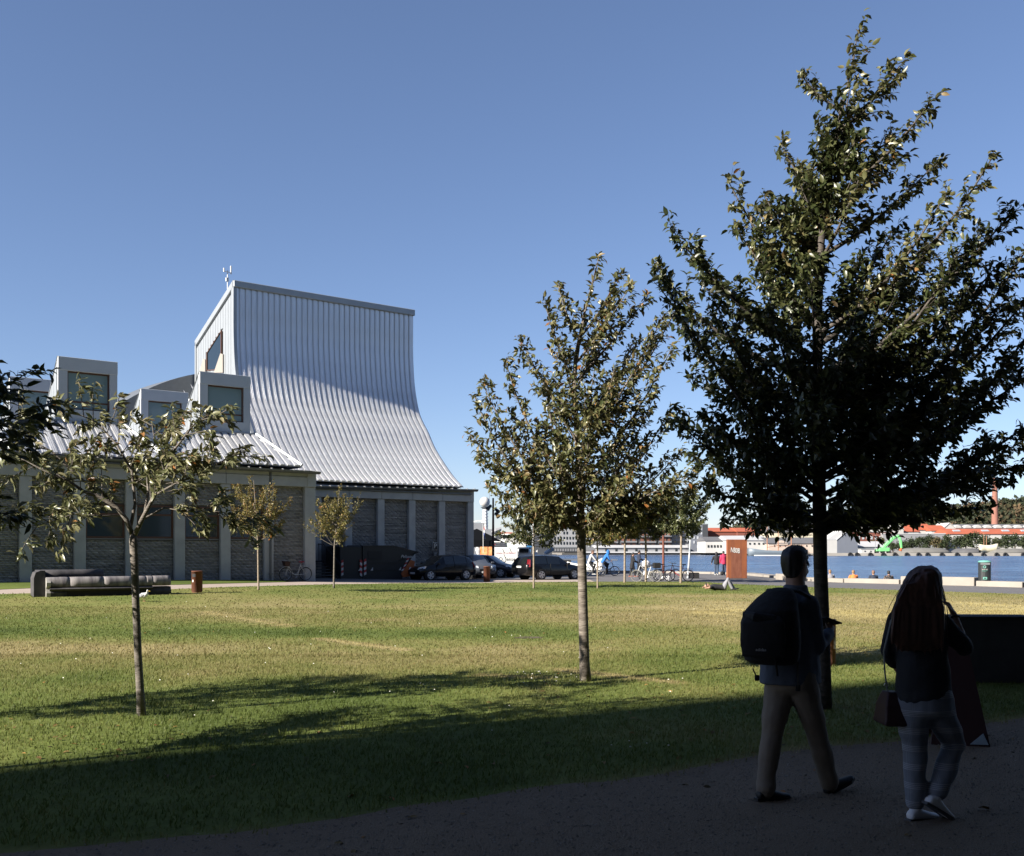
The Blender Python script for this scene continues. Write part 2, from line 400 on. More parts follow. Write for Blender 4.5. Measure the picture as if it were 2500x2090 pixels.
def gutter(a0, z0, a1, z1, o, nb, r=.13):
    m = MB(); ns = 9
    for (x, zz) in ((0,0),):
        prof = [(math.cos(math.pi+math.pi*k/8)*r, math.sin(math.pi+math.pi*k/8)*r) for k in range(9)]
        prof += [(q*.88, p*.88) for q, p in prof[::-1]]
        m.loft([[Vector((a0,-o+q,z0+p)) for q,p in prof], [Vector((a1,-o+q,z1+p)) for q,p in prof]])
        m.box((min(a0,a1)+.02, -o+.02, min(z0,z1)-.10), (max(a0,a1)-.35, -o+.30, min(z0,z1)-.04))
    go = m.build('gutter', GUT, B)
    bm_ = MB(); bm_.box((-.02,-r-.025,-.02),(.02,-r+.02,.045)); bm_.box((-.02,-r-.02,.02),(.02,r*.6,.04)); me = bm_.mesh('bracket', ZINC)
    for k in range(nb):
        t = (k+.5)/nb; q = link('bracket', me, go); q.location = (a0+(a1-a0)*t, -o, z0+(z1-z0)*t)
    return go
oG = OL+.42
aGr = a_of(781, oG); zGr = z_of(1152, aGr, oG); aGl = cols[-1]-3
gutter(aGl, zGr+.28, aGr, zGr, oG, 40)

# ---- ribbed roof faces
RIB = [(0,0),(.02,0),(.06,.062),(.18,.070),(.21,.060),(.24,.060),(.27,.070),(.40,.070),(.43,.060),(.46,.060),(.49,.070),(.66,.066),(.74,0),(1,0)]
def ribbed(eL, eR, tL, tR, w, name='roof_panel', parent=None, joined=False, sc=1.0):
    """ribbed sheets over the quad eL-eR (eave) tL-tR (top); one part per sheet"""
    eL, eR, tL, tR = map(Vector, (eL, eR, tL, tR)); ex = (eR-eL).normalized(); n = ex.cross(tL-eL); n.normalize(); up = n.cross(ex)
    if up.dot(tL-eL) < 0: up = -up
    le = (eR-eL).length; H = (tL-eL).dot(up); xl = (tL-eL).dot(ex); xr = (tR-eL).dot(ex)
    def hf(x):
        f = 1.0
        if xl > 1e-4 and x < xl: f = x/xl
        if xr < le-1e-4 and x > xr: f = min(f, (le-x)/(le-xr))
        return max(f, 0)
    cnt = max(1, int(round(le/w))); w = le/cnt; J = MB(); outs = []
    for k in range(cnt):
        m = J if joined else MB(); vs = []; fs = []
        for i, (t, h) in enumerate(RIB):
            x = (k+t)*w; f = hf(x)
            hh = h*sc*min(1, f*8)
            vs += [eL+ex*x+n*hh, eL+ex*x+up*(H*f)+n*hh]
        for i in range(len(RIB)-1): fs.append((2*i,2*i+2,2*i+3,2*i+1))
        b0 = len(vs)
        for i, (t, h) in enumerate(RIB): vs.append(eL+ex*((k+t)*w)-n*.02)
        for i in range(len(RIB)-1): fs.append((b0+i,b0+i+1,2*i+2,2*i))
        m.add(vs, fs)
        if not joined: outs.append(m.build(name, ZINC, parent or B))
    if joined: outs.append(J.build(name, ZINC, parent or B))
    return outs
oe = OL+.34
a1_ = a_of(661, oe); ze = z_of(1135, a1_, oe); ot = o_of(606, a1_, -8, oe); zt = z_of(1060, a1_, ot)
mR = a_of(737, oe); mL = mR-3*BAY; sR = a_of(611, ot); sL_ = a_of(488, ot); zs1 = z_of(919, sR, ot)
tR_ = sR+.22; tL_ = sL_-.25; PER = 3*BAY
def clad(parent, pts_fn, n, mt=ZINCF):
    pass
def module(da, do, full=True):
    l, r, tl, tr = mL+da, mR+da, tL_+da, tR_+da
    e, t, bt, be = oe+do, ot+do, ot+do-2.9, ot+do-2.9-(oe-ot)
    E = [L(l,e,ze), L(r,e,ze), L(r,be,ze), L(l,be,ze)]; T = [L(tl,t,zt), L(tr,t,zt), L(tr,bt,zt), L(tl,bt,zt)]
    und = MB(); und.loft([[p-Vector((0,0,.06)) for p in E],[p-Vector((0,0,.06)) for p in T]]); und.build('roof_deck', LEAD, B)
    ribbed(E[0],E[1],T[0],T[1], .375, joined=not full)
    ribbed(E[3],E[0],T[3],T[0], .375, joined=not full)
    ribbed(E[1],E[2],T[1],T[2], .375, joined=not full)
    hp = MB()
    for i in (0,1): hp.tube([E[i]+Vector((0,0,.06)), T[i]+Vector((0,0,.08))], .075, 8, flat=1.3)
    hp.build('hip_cap', ZINCF, B)
    # skylight: upright glazed front, steep sloping back
    s0, s1, z0, z1 = sL_+da, sR+da, zt-.05, zs1
    dep = (z1-z0)*1.24
    sk = MB(); fw = .40
    zh = z1-.62                                  # bottom of the head board
    sill = z0+.62
    sk.bbox(((s0+s1)/2, -t+.11, (z1+zh)/2), (s1-s0+.03, .26, z1-zh), bev=.015)
    sk.box((s0, -t, z0), (s0+fw, -t+.2, zh)); sk.box((s1-fw*.85, -t, z0), (s1, -t+.2, zh))
    sk.box((s0+fw, -t, z0), (s1-fw*.85, -t+.2, sill))
    so = sk.build('skylight', mat('shade_lifted_zinc', (.62,.65,.67), .5, metal=.3, vary=.05, vscale=1.2), B)  # paler zinc copy, colour brightened because this front stands in shade
    shell = MB()
    for s_ in (s0+.02, s1-.02):
        sg = .05 if s_ < (s0+s1)/2 else -.05
        shell.prism([L(s_,t-.2,z0-.3), L(s_,t-.2,z1-.03), L(s_,t-dep,z0-.3)], (sg,0,0))
    shell.build('side_wall', ZINCF, so)
    bk_ = MB(); bk_.prism([L(s0,t-.05,z1), L(s0,t-.05,z1-.06), L(s0,t-dep,z0-.3), L(s0,t-dep-.05,z0-.24)], (s1-s0,0,0)); bk_.build('back_slope', LEAD, so)
    npn = 7; stepd = dep/npn
    for k in range(npn):
        d0, d1 = .22+k*stepd, .22+(k+1)*stepd-.03
        zt0 = z1-.1-(z1-z0+.3)*d0/dep; zt1 = z1-.1-(z1-z0+.3)*min(d1,dep-.05)/dep
        if zt0 < z0-.2: break
        pl = MB(); pl.prism([L(s0,t-d0,z0-.25), L(s0,t-d0,zt0), L(s0,t-d1,max(zt1,z0-.25)), L(s0,t-d1,z0-.25)], (-.03,0,0)); pl.build('cladding_panel', ZINCF, so)
    vg = MB(); vg.prism([L(s0-.05,t,z1-.0), L(s0-.05,t-.2,z1-.16), L(s0-.05,t-dep,z0-.42), L(s0-.05,t-dep,z0-.26)], (.06,0,0)); vg.build('verge_trim', ZINCF, so)
    g0, g1 = s0+fw, s1-fw*.85
    fr = MB()
    ztr = sill+(zh-sill)*.19
    for lo, hi in (((g0,sill),(g0+.06,zh)), ((g1-.07,sill),(g1,zh)), ((g0+.06,zh-.07),(g1-.07,zh)), ((g0+.06,sill),(g1-.07,sill+.06)), ((g0+.06,ztr),(g1-.07,ztr+.07))):
        fr.box((lo[0],-t+.13,lo[1]), (hi[0],-t+.19,hi[1]))
    fr.build('window_frame', WOODO, so)
    for q0, q1 in ((sill+.06, ztr), (ztr+.07, zh-.07)):
        pn = MB(); pn.box((g0+.06,-t+.15,q0), (g1-.07,-t+.165,q1)); pn.build('pane', SKYG, so)
    fl = MB(); fl.box((tl,-t-.14,zt-.02),(tr,-t+.02,zt+.05)); fl.build('flashing', ZINCF, so)
for k in range(3): module(-PER*k, 0)
a2_ = sL_; 
for k in range(3): module(-PER*k-.74, -7.2, full=False)

# ---- auditorium: plane o = 0, from the wing's corner to a = 0
aW = aC+CW/2+.08
acol = [a_of(u, 0) for u in (776, 849.5, 928.6, 1004.5, 1077.4, 1147.3)]
zA0 = z_of(1226, 0, 0); zA1 = z_of(1197, 0, 0)-.05
core = MB(); core.box((aW-.6, .16, -.4), (-.02, 11.5, zA1+.1)); core.build('wall', MORTAR, B)
for i, a in enumerate(acol):
    c = MB(); c.bbox((a if i else a-.05, .07, (zA0-.4)/2), (.46, .36, zA0+.4), bev=.02); c.build('column', CONC, B)
ends = acol[:]; ends[0] = aW; ends[-1] = 0.0
for i in range(5):
    m = MB(); x0, x1 = ends[i]+.008, ends[i+1]-.008; zj = zA0+(zA1-zA0)*.60
    if i == 4: x1 = acol[-1]-.08
    m.bbox(((x0+x1)/2, .04, (zA0+zj)/2), (x1-x0, .42, zj-zA0-.012), bev=.012); m.bbox(((x0+x1)/2, .06, (zj+zA1)/2), (x1-x0, .40, zA1-zj-.012), bev=.012)
    m.build('beam', CONC, B)
    if i > 0: bricks(acol[i]+.23, acol[i+1]-.23, -.14, -.1, zA0)
m = MB(); m.bbox((acol[-1]+.07, .05, (zA0+zA1)/2), (.28, .42, zA1-zA0), bev=.012); m.build('beam', CONC, B)
bricks(acol[0]+.18, acol[1]-.95, -.22, 3.2, zA0)
dm = MB(); dm.box((acol[0]+.2,.30,1.25),(acol[1]-.9,.36,3.2)); do_ = dm.build('door', DARK, B)
d2 = MB(); d2.box((acol[1]-.9,.20,-.1),(acol[1]-.23,.26,zA0)); d2.build('door_panel', mat('blue_grey_panel',(.05,.06,.075),.6), B)
hd = MB(); hd.tube([(acol[0]+.55,.27,2.2),(acol[0]+.55,.27,2.5)],.02,6); hd.build('handle', STEEL, do_)
ag0, ag1 = aW+.02, a_of(1165, .3)
gutter(ag0, z_of(1184, aW, .3), ag1, z_of(1195, ag1, .3), .3, 25, r=.15)
# concave roof: profile measured along its free (east) edge
ae = a_of(1128, 0)
prof = []
for (u, v) in ((1128,1187),(1112,1168),(1097,1148),(1075,1115),(1060,1088),(1047,1057),(1034,1032),(1025,1010),(1018,978),(1013,943),(1010.2,905),(1008.6,860),(1008.3,812),(1009,766)):
    o = o_of(u, ae, -14, 4); prof.append((o, z_of(v, ae, o)))
prof[0] = (.18, prof[0][1]-.06)
oR = prof[-1][0]
prof = [(max(o, oR-.02), z) for o, z in prof]
for i in range(9, 14): prof[i] = (min(prof[i][0], prof[i-1][0]), prof[i][1])
# dense smooth profile
from mathutils import geometry as _g
PO = []
for i in range(len(prof)-1):
    p0 = Vector(prof[max(i-1,0)]); p1 = Vector(prof[i]); p2 = Vector(prof[i+1]); p3 = Vector(prof[min(i+2,len(prof)-1)])
    for s in range(4):
        t = s/4; PO.append(.5*((2*p1)+(p2-p0)*t+(2*p0-5*p1+4*p2-p3)*t*t+(3*p1-3*p2+p3-p0)*t**3))
PO.append(Vector(prof[-1]))
NO = []
for i in range(len(PO)):
    d = (PO[min(i+1,len(PO)-1)]-PO[max(i-1,0)]).normalized(); NO.append(Vector((d.y, -d.x)))
aGL = a_of(570, oR); nst = 34; wst = (ae-aGL)/nst
m = MB(); vs = []; fs = []; K = len(PO)
for (t, h) in RIB:
    for q, nn in zip(PO, NO): vs.append(L(t*wst, q.x+nn.x*h*1.15, q.y+nn.y*h*1.15))
for i in range(len(RIB)-1):
    for k in range(K-1): fs.append((i*K+k, (i+1)*K+k, (i+1)*K+k+1, i*K+k+1))
b0 = len(vs)
for (t, h) in RIB: vs.append(L(t*wst, PO[0].x, PO[0].y-.03))
for i in range(len(RIB)-1): fs.append((b0+i, b0+i+1, (i+1)*K, i*K))
m.add(vs, fs); me = m.mesh('roof_panel', ZINC)
for k in range(nst):
    o_ = link('roof_panel', me, B); o_.location = (aGL+k*wst, 0, 0)
zRd = prof[-1][1]; oB = o_of(478, aGL, -20, oR); zB = z_of(840, aGL, oB)
capm = MB(); capm.bbox(((aGL+ae)/2, -oR-.04, zRd+.04), (ae-aGL+.08, .30, .40), bev=.03); capm.build('ridge_cap', ZINCF, B)
gp = [L(aGL+.1,q.x-.04,q.y) for q in PO]+[L(aGL+.1,oR-.2,zRd), L(aGL+.1,oB+.05,zB), L(aGL+.1,oB+.05,4)]
m = MB(); m.prism(gp, (.14,0,0)); m.prism([p+Vector((ae-aGL-.3,0,0)) for p in gp], (.16,0,0))
m.build('gable_wall', ZINCF, B)
m = MB(); m.prism([L(aGL,oR-.1,zRd+.22), L(aGL,oR-.1,zRd-.1), L(aGL,oB-.05,zB-.1), L(aGL,oB-.05,zB+.22)], (ae-aGL,0,0)); m.build('rear_slope', LEAD, B)
m = MB(); m.box((aGL+.1,-oB-.02,4),(ae,-oB+.1,zB)); m.build('rear_wall', ZINCF, B)
# gable cladding: upright seamed sheets
def ztop(o): return zRd-.34+(zB-zRd)*(o-oR)/(oB-oR)
wo0, wo1 = o_of(505, aGL, oB, oR), o_of(541, aGL, oB, oR)
zq = lambda u, v: z_of(v, aGL, o_of(u, aGL, oB, oR))
win = [(wo0, zq(505,905)), (wo1, zq(541,903)), (wo1, zq(541,806)), (wo0, zq(505,862))]
npn = 15; 
def zfront(o):
    for i in range(len(PO)-1):
        if PO[i].x >= o >= PO[i+1].x: return PO[i].y+(PO[i+1].y-PO[i].y)*(PO[i].x-o)/max(1e-6,PO[i].x-PO[i+1].x)
    return 4
for k in range(npn):
    o0 = oB+.08+(oR-.1-oB)*k/npn; o1 = oB+.08+(oR-.1-oB)*(k+1)/npn-.035
    m = MB(); mid = (o0+o1)/2
    segs = [(6.0, None)]
    if wo0-.1 < mid < wo1+.1:
        tt = (mid-wo0)/(wo1-wo0); wt = win[3][1]+(win[2][1]-win[3][1])*tt+.1
        m.prism([L(aGL+.09,o0,wt+(-.0)), L(aGL+.09,o1,wt), L(aGL+.09,o1,ztop(o1)), L(aGL+.09,o0,ztop(o0))], (-.07,0,0))
        m.prism([L(aGL+.09,o0,6), L(aGL+.09,o1,6), L(aGL+.09,o1,win[0][1]-.1), L(aGL+.09,o0,win[0][1]-.1)], (-.07,0,0))
    else: m.prism([L(aGL+.09,o0,6), L(aGL+.09,o1,6), L(aGL+.09,o1,ztop(o1)), L(aGL+.09,o0,ztop(o0))], (-.07,0,0))
    m.build('cladding_panel', ZINCF, B)
# strip along the curved front edge of the gable
m = MB(); vs = []; fs = []
for q, nn in zip(PO, NO):
    for da, dn in ((-.03,.1),(-.03,-.28),(.16,-.28),(.16,.1)): vs.append(L(aGL+da, q.x+nn.x*dn, q.y+nn.y*dn))
for k in range(K-1):
    for i in range(4): fs.append((k*4+i, k*4+(i+1)%4, k*4+4+(i+1)%4, k*4+4+i))
m.add(vs, fs); m.build('edge_trim', ZINCF, B)
m = MB(); m.prism([L(aGL-.04,oR+.02,zRd+.27), L(aGL-.04,oR+.02,zRd-.12), L(aGL-.04,oB-.1,zB-.16), L(aGL-.04,oB-.1,zB+.22)], (.14,0,0))
m.prism([L(aGL-.04,oB-.1,zB+.1), L(aGL-.04,oB+.1,zB+.1), L(aGL-.04,oB+.1,6), L(aGL-.04,oB-.1,6)], (.14,0,0)); m.build('verge_trim', ZINCF, B)
m = MB(); cyc = win+[win[0]]; wc = (sum(p[0] for p in win)/4, sum(p[1] for p in win)/4)
for i in range(4):
    p, q = cyc[i], cyc[i+1]; ins = lambda s: (s[0]+(wc[0]-s[0])*.07, s[1]+(wc[1]-s[1])*.05)
    p2, q2 = ins(p), ins(q); m.prism([L(aGL+.06,*p), L(aGL+.06,*q), L(aGL+.06,*q2), L(aGL+.06,*p2)], (-.09,0,0))
wq = m.build('window', WOODO, B)
m = MB(); m.prism([L(aGL+.03,*p) for p in win], (-.02,0,0)); m.build('pane', GLASS, wq)
FIN = mat('limewashed_fin', (.33,.30,.265), .7)
for (u0, v0, u1, v1, u2, v2, u3, v3) in ((489,908,503,908,503,878,498,876),(524,910,546,910,546,865,540,863)):
    pts = [(o_of(u, aGL, oB, oR), zq(u, v)) for u, v in ((u0,v0),(u1,v1),(u2,v2),(u3,v3))]
    m = MB(); m.prism([L(aGL+.0,*p) for p in pts], (-.06,0,0)); m.build('window_fin', FIN, B)
# lower swooping roof on the far side of the gable
oF = oB-.1
cur = []
for i in range(11):
    q = i/10; cur.append((.1-5.6*q, zB-2.0-1.5*q-1.5*q*q))
m = MB(); m.loft([[L(aGL+da, oF-.2, z+.1), L(aGL+da, oF-5, z+.35), L(aGL+da, oF-5, 4), L(aGL+da, oF-.2, 4)] for da, z in cur]); m.build('side_roof', LEAD, B)
for i in range(10):
    (d0, z0), (d1, z1) = cur[i], cur[i+1]
    ribbed(L(aGL+d1, oF+2.4, z1-2.6), L(aGL+d0, oF+2.4, z0-2.6), L(aGL+d1, oF-.15, z1+.05), L(aGL+d0, oF-.15, z0+.05), .3, joined=True)
# weather mast on the roof edge
oM = o_of(555.5, aGL+.2, oB, oR); zm = ztop(oM)+.5; hm = z_of(660, aGL+.2, oM)
m = MB(); m.tube([(aGL+.2,-oM,zm-.2),(aGL+.2,-oM,hm)], .03, 6)
for zz in (zm+.95,): m.box((aGL+.1,-oM-.06,zz),(aGL+.26,-oM+.06,zz+.22))
m.tube([(aGL-.02,-oM,hm-.1),(aGL+.42,-oM,hm-.1)], .025, 6)
m.tube([(aGL-.02,-oM,hm-.12),(aGL-.02,-oM,hm+.1)], .05, 6); m.tube([(aGL+.42,-oM,hm-.2),(aGL+.42,-oM,hm+.3)], .05, 6)
m.build('weather_mast', WHITE, B)

# grass verge between the path and the wing
wallv = lambda x: np.interp(x, [WP(-60,OL).x, WP(0,OL).x], [WP(-60,OL).y, WP(0,OL).y])
xv = gnd(690,1422).x
sheet('grass_verge', np.linspace(-36, xv, 120), lambda x: np.minimum(back_y(x), wallv(x)), lambda x: np.maximum(wallv(x), back_y(x)+.01), 14, .018, TURF, lambda x, y: np.clip(dryness(x,y)*.5,0,1))

# ------------------------------------------------ tall hall behind the camera whose shadow covers the foreground
ed = Vector((math.cos(R(29.9)), math.sin(R(29.9)), 0)); en = Vector((-ed.y, ed.x, 0))
GL2 = mat('hall_concrete', (.10,.10,.105), .7, vary=.1, vscale=.3)
HALL = thing('concert_hall', 'huge hall behind the viewer that throws the long shadow over the grass', 'building', (2.47, 7.3, 0), R(29.9))
HOFF = 0.0
m = MB(); q = [(-150,0,0),(-19.5,0,0),(-19.5,0,.532*31.5),(-67.2,0,.532*79.2),(-150,0,.532*79.2)]  # roof slope shaped to let sun reach the tall tree's crown
m.prism([Vector(p)+Vector((0,HOFF,0)) for p in q], (0,-32,0)); m.build('wall', GL2, HALL)
m = MB()
for i in range(9):
    for j in range(7):
        x0 = -140+i*13; z0 = 2+j*4.6
        if z0+4 < .532*(12-(x0+10)): m.box((x0, HOFF-.05, z0), (x0+10, HOFF+.08, z0+2.6))
m.build('window_band', GLASS, HALL)
m = MB(); m.box((-19.4,-32,-.05),(75,-8.5,24)); m.build('sky_block_wing', GL2, HALL)  # unseen wing added behind the camera to block sky light
m = MB(); m.box((-26,-8.4,10.2),(13,1.4,11.6)); m.build('canopy', GL2, HALL)  # unseen slab added overhead to darken the foreground
for k in range(7):
    m = MB(); m.box((26+k*7,-8.5,1.5),(30.5+k*7,-8.3,20-1.2*k)); m.build('added_reflector', WHITE, HALL)  # unseen white panels added to lighten reflections in the museum windows
# ------------------------------------------------ water and far land
WATER = mat('harbour_water', (.016,.045,.11), .22, spec=.5)
def water_nodes():
    m = WATER; n = m.node_tree.nodes; Lk = m.node_tree.links; b = n['Principled BSDF']
    co = n.new('ShaderNodeTexCoord')
    def nz(sc, det, rot=.3, rough=.65):
        mp = n.new('ShaderNodeMapping'); mp.inputs['Scale'].default_value = sc; mp.inputs['Rotation'].default_value = (0,0,rot)
        Lk.new(co.outputs['Object'], mp.inputs[0]); t = n.new('ShaderNodeTexNoise'); t.inputs['Scale'].default_value = 1; t.inputs['Detail'].default_value = det; t.inputs['Roughness'].default_value = rough
        Lk.new(mp.outputs[0], t.inputs[0]); return t.outputs[0]
    a = nz((.16,.085,1), 9, .25, .74); c = nz((.012,.035,1), 4, .1, .6)
    bp = n.new('ShaderNodeBump'); bp.inputs['Strength'].default_value = 1.0; bp.inputs['Distance'].default_value = 1.6
    Lk.new(a, bp.inputs['Height']); Lk.new(bp.outputs[0], b.inputs['Normal'])
    r = n.new('ShaderNodeValToRGB'); r.color_ramp.elements[0].position = .36; r.color_ramp.elements[1].position = .66
    r.color_ramp.elements[0].color = (.006,.022,.075,1); r.color_ramp.elements[1].color = (.055,.115,.22,1)  # ripple light and dark put into the colour as streaks
    ad = n.new('ShaderNodeMath'); ad.operation = 'MULTIPLY_ADD'; ad.inputs[1].default_value = .45; Lk.new(c, ad.inputs[0])
    sb = n.new('ShaderNodeMath'); sb.operation = 'MULTIPLY_ADD'; sb.inputs[1].default_value = 1.0; sb.inputs[2].default_value = -.22; Lk.new(a, sb.inputs[0]); Lk.new(sb.outputs[0], ad.inputs[2])
    Lk.new(ad.outputs[0], r.inputs[0]); Lk.new(r.outputs[0], b.inputs['Base Color'])
water_nodes()
WZ = -1.65
m = MB(); m.poly([(-2500,20,WZ),(4000,-200,WZ),(4000,700,WZ),(-2500,700,WZ)]); m.build('water', WATER, kind='structure')
# ------------------------------------------------ grass blades on the nearer lawn
def blades(n, ylo, yhi, hgt, wid, seed):
    r = np.random.default_rng(seed)
    # points spread over the wedge of lawn in view, with a margin either side
    y = np.sqrt(r.uniform(ylo**2, yhi**2, n)); x = y*r.uniform(-.60, .60, n)
    ok = (r.random(n) < np.clip((y-near_y(x)+.16)/.42,0,1)**1.4) & (y < far_y(x)-.03); x = x[ok]; y = y[ok]; n = len(x)
    z = gz(x, y)+.006
    a = r.uniform(0, 2*np.pi, n); h = hgt*(.45+r.random(n)*.8)*(.55+.9*fbm(x, y, .9, 21)); w = wid*(.6+.8*r.random(n))
    lean = r.uniform(.15, .95, n); la = r.uniform(0, 2*np.pi, n)
    cx, cy = np.cos(a)*w, np.sin(a)*w; lx, ly = np.cos(la)*lean*h+.12*h, np.sin(la)*lean*h
    P = lambda kx, ky, kz: np.stack([kx, ky, kz], -1)
    v0 = P(x-cx, y-cy, z); v1 = P(x+cx, y+cy, z)
    v2 = P(x+cx*.7+lx*.4, y+cy*.7+ly*.4, z+h*.6); v3 = P(x-cx*.7+lx*.4, y-cy*.7+ly*.4, z+h*.6); v4 = P(x+lx, y+ly, z+h*.95)
    V = np.stack([v0,v1,v2,v3,v4], 1).reshape(-1,3); b = np.arange(n)[:,None]*5
    Fq = np.concatenate([b+np.array([[0,1,2]]), b+np.array([[0,2,3]]), b+np.array([[3,2,4]])], 1).reshape(-1,3)
    t = np.clip(dryness(x, y)+r.normal(0, .11, n), .02, .98)
    return V, Fq, np.repeat(t, 5)
parts = [blades(150000, 6.2, 17.5, .044, .0042, 1), blades(120000, 17, 30, .040, .0075, 2), blades(70000, 29.5, 56, .042, .014, 3)]
off = 0; VV = []; FF = []; TT = []
for v, f, t in parts: VV.append(v); FF.append(f+off); TT.append(t); off += len(v)
npmesh('grass', np.concatenate(VV), np.concatenate(FF), BLADE, np.concatenate(TT), None, 'stuff')
# gravel stones near the viewer
def stones(n):
    r = np.random.default_rng(5); y = np.sqrt(r.uniform(5.2**2, 11.5**2, n)); x = y*r.uniform(-.6, .6, n)
    ok = y < near_y(x)+.30*r.random(n)**2; x = x[ok]; y = y[ok]; n = len(x)
    s = (.003+.006*r.random(n)**3); base = np.array([(-1,-1,-.2),(1,-.8,-.2),(.9,1,-.2),(-1,.9,-.2),(0,.1,.9)])
    a = r.uniform(0, 6.28, n); ca, sa = np.cos(a), np.sin(a)
    B_ = base[None]*(s[:,None,None])*(1+r.uniform(-.3,.3,(n,5,1)))
    V = np.stack([B_[...,0]*ca[:,None]-B_[...,1]*sa[:,None]+x[:,None], B_[...,0]*sa[:,None]+B_[...,1]*ca[:,None]+y[:,None], B_[...,2]+.002], -1).reshape(-1,3)
    b = np.arange(n)[:,None]*5; Fq = np.concatenate([b+np.array([k]) for k in ([0,1,4],[1,2,4],[2,3,4],[3,0,4])], 1).reshape(-1,3)
    return V, Fq, np.repeat(np.clip(r.normal(.45,.25,n),0,1), 5)
V, Fq, t = stones(42000)
npmesh('gravel', V, Fq, mat('gravel_stone', (.13,.125,.12), .9, attr='tone', ramp=[(0,(.13,.105,.08)),(.5,(.22,.18,.14)),(1,(.36,.31,.26))]), t, None, 'stuff')
# daisies and small white flecks in the turf
r = np.random.default_rng(8)
def flecks():
    V = []; Fq = []
    spots = [(gnd(1325,1653),16,.28),(gnd(1372,1667),14,.22),(gnd(1590,1838),6,.2)]+[(gnd(float(r.uniform(0,1700)), float(r.uniform(1450,1800))),1,.1) for _ in range(60)]
    for c, k, sd in spots:
        for _ in range(k):
            x = c.x+r.normal(0,sd); y = c.y+r.normal(0,sd*.7); z = float(gz(x,y))+.05+r.random()*.015; s = .0045+r.random()*.004+y*.00010
            b = len(V); V.extend([(x-s,y-s*.3,z-s*.6),(x+s,y-s*.3,z-s*.6),(x+s*.8,y+s*.5,z+s*.6),(x-s*.8,y+s*.5,z+s*.6)]); Fq.append((b,b+1,b+2,b+3))
    return V, Fq
V, Fq = flecks(); npmesh('daisies', V, Fq, mat('daisy_petal', (.75,.74,.66), .6), None, None, 'stuff')

def litter(n, seed):
    r_ = np.random.default_rng(seed); y = np.sqrt(r_.uniform(5.5**2, 24**2, n)); x = y*r_.uniform(-.58,.58,n); c = r_.integers(0,6,n)
    cl = np.array([(1.0,13.6),(3.4,11.2),(-3.7,10.3),(-5,9),(2,9.5),(4,10)]); near = r_.random(n) < .45; x = np.where(near, cl[c,0]+r_.normal(0,1.1,n), x); y = np.where(near, cl[c,1]+r_.normal(0,.9,n), y)
    z = np.where(y < near_y(x), .006, gz(x,y)+.022); d = np.stack([r_.normal(0,1,n), r_.normal(0,1,n), r_.normal(0,.12,n)],-1); nr = np.stack([r_.normal(0,.25,n), r_.normal(0,.25,n), np.ones(n)],-1)
    return np.stack([x,y,z],-1), d, nr, .045+.045*r_.random(n), np.clip(r_.normal(.6,.25,n),0,1)

def soil(u, v, rx, ry, seed):
    c = gnd(u, v); r_ = np.random.default_rng(seed); m = MB(); pts = []
    for a in np.linspace(0, 6.283, 23)[:-1]:
        k = .6+.55*r_.random(); x = c.x+rx*k*math.cos(a); y = c.y+ry*k*math.sin(a); pts.append(Vector((x, y, float(gz(x, y))+.014)))
    m.poly(pts); m.build('soil_patch', mat('bare_soil', (.10,.072,.048), .95, vary=.4, vscale=14, bump=.8, bscale=40), kind='structure')
soil(1290, 1558, .34, .30, 1); soil(1950, 1477, .3, .4, 2)
# ------------------------------------------------ trees
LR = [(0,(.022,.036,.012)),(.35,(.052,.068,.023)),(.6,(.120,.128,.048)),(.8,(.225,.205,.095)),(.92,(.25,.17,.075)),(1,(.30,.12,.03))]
LEAF = mat('leaf', (.05,.07,.02), .38, attr='tone', ramp=LR, trans=.22, spec=.55)
LRP = [(0,(.055,.075,.028)),(.4,(.125,.145,.055)),(.7,(.25,.25,.125)),(.9,(.31,.27,.15)),(1,(.40,.16,.04))]
LEAFP = mat('pale_leaf', (.08,.1,.03), .36, attr='tone', ramp=LRP, trans=.25, spec=.6)
LRA = [(0,(.055,.065,.018)),(.4,(.15,.15,.045)),(.7,(.27,.21,.065)),(.9,(.34,.18,.05)),(1,(.34,.12,.03))]
LEAFA = mat('autumn_leaf', (.1,.1,.03), .45, attr='tone', ramp=LRA, trans=.25, spec=.4)
BARK = mat('bark', (.25,.215,.18), .85, col2=(.09,.072,.058), vscale=5, stretch=(1.0,1.0,5.0), bump=.7, bscale=14)
BARKD = mat('dark_bark', (.10,.088,.075), .85, col2=(.22,.19,.16), vscale=5, stretch=(1.0,1.0,4.0), bump=.7, bscale=14)
BARKL = mat('tan_bark', (.36,.29,.22), .85, col2=(.20,.16,.12), vscale=6, stretch=(1.0,1.0,3.0), bump=.4, bscale=20)

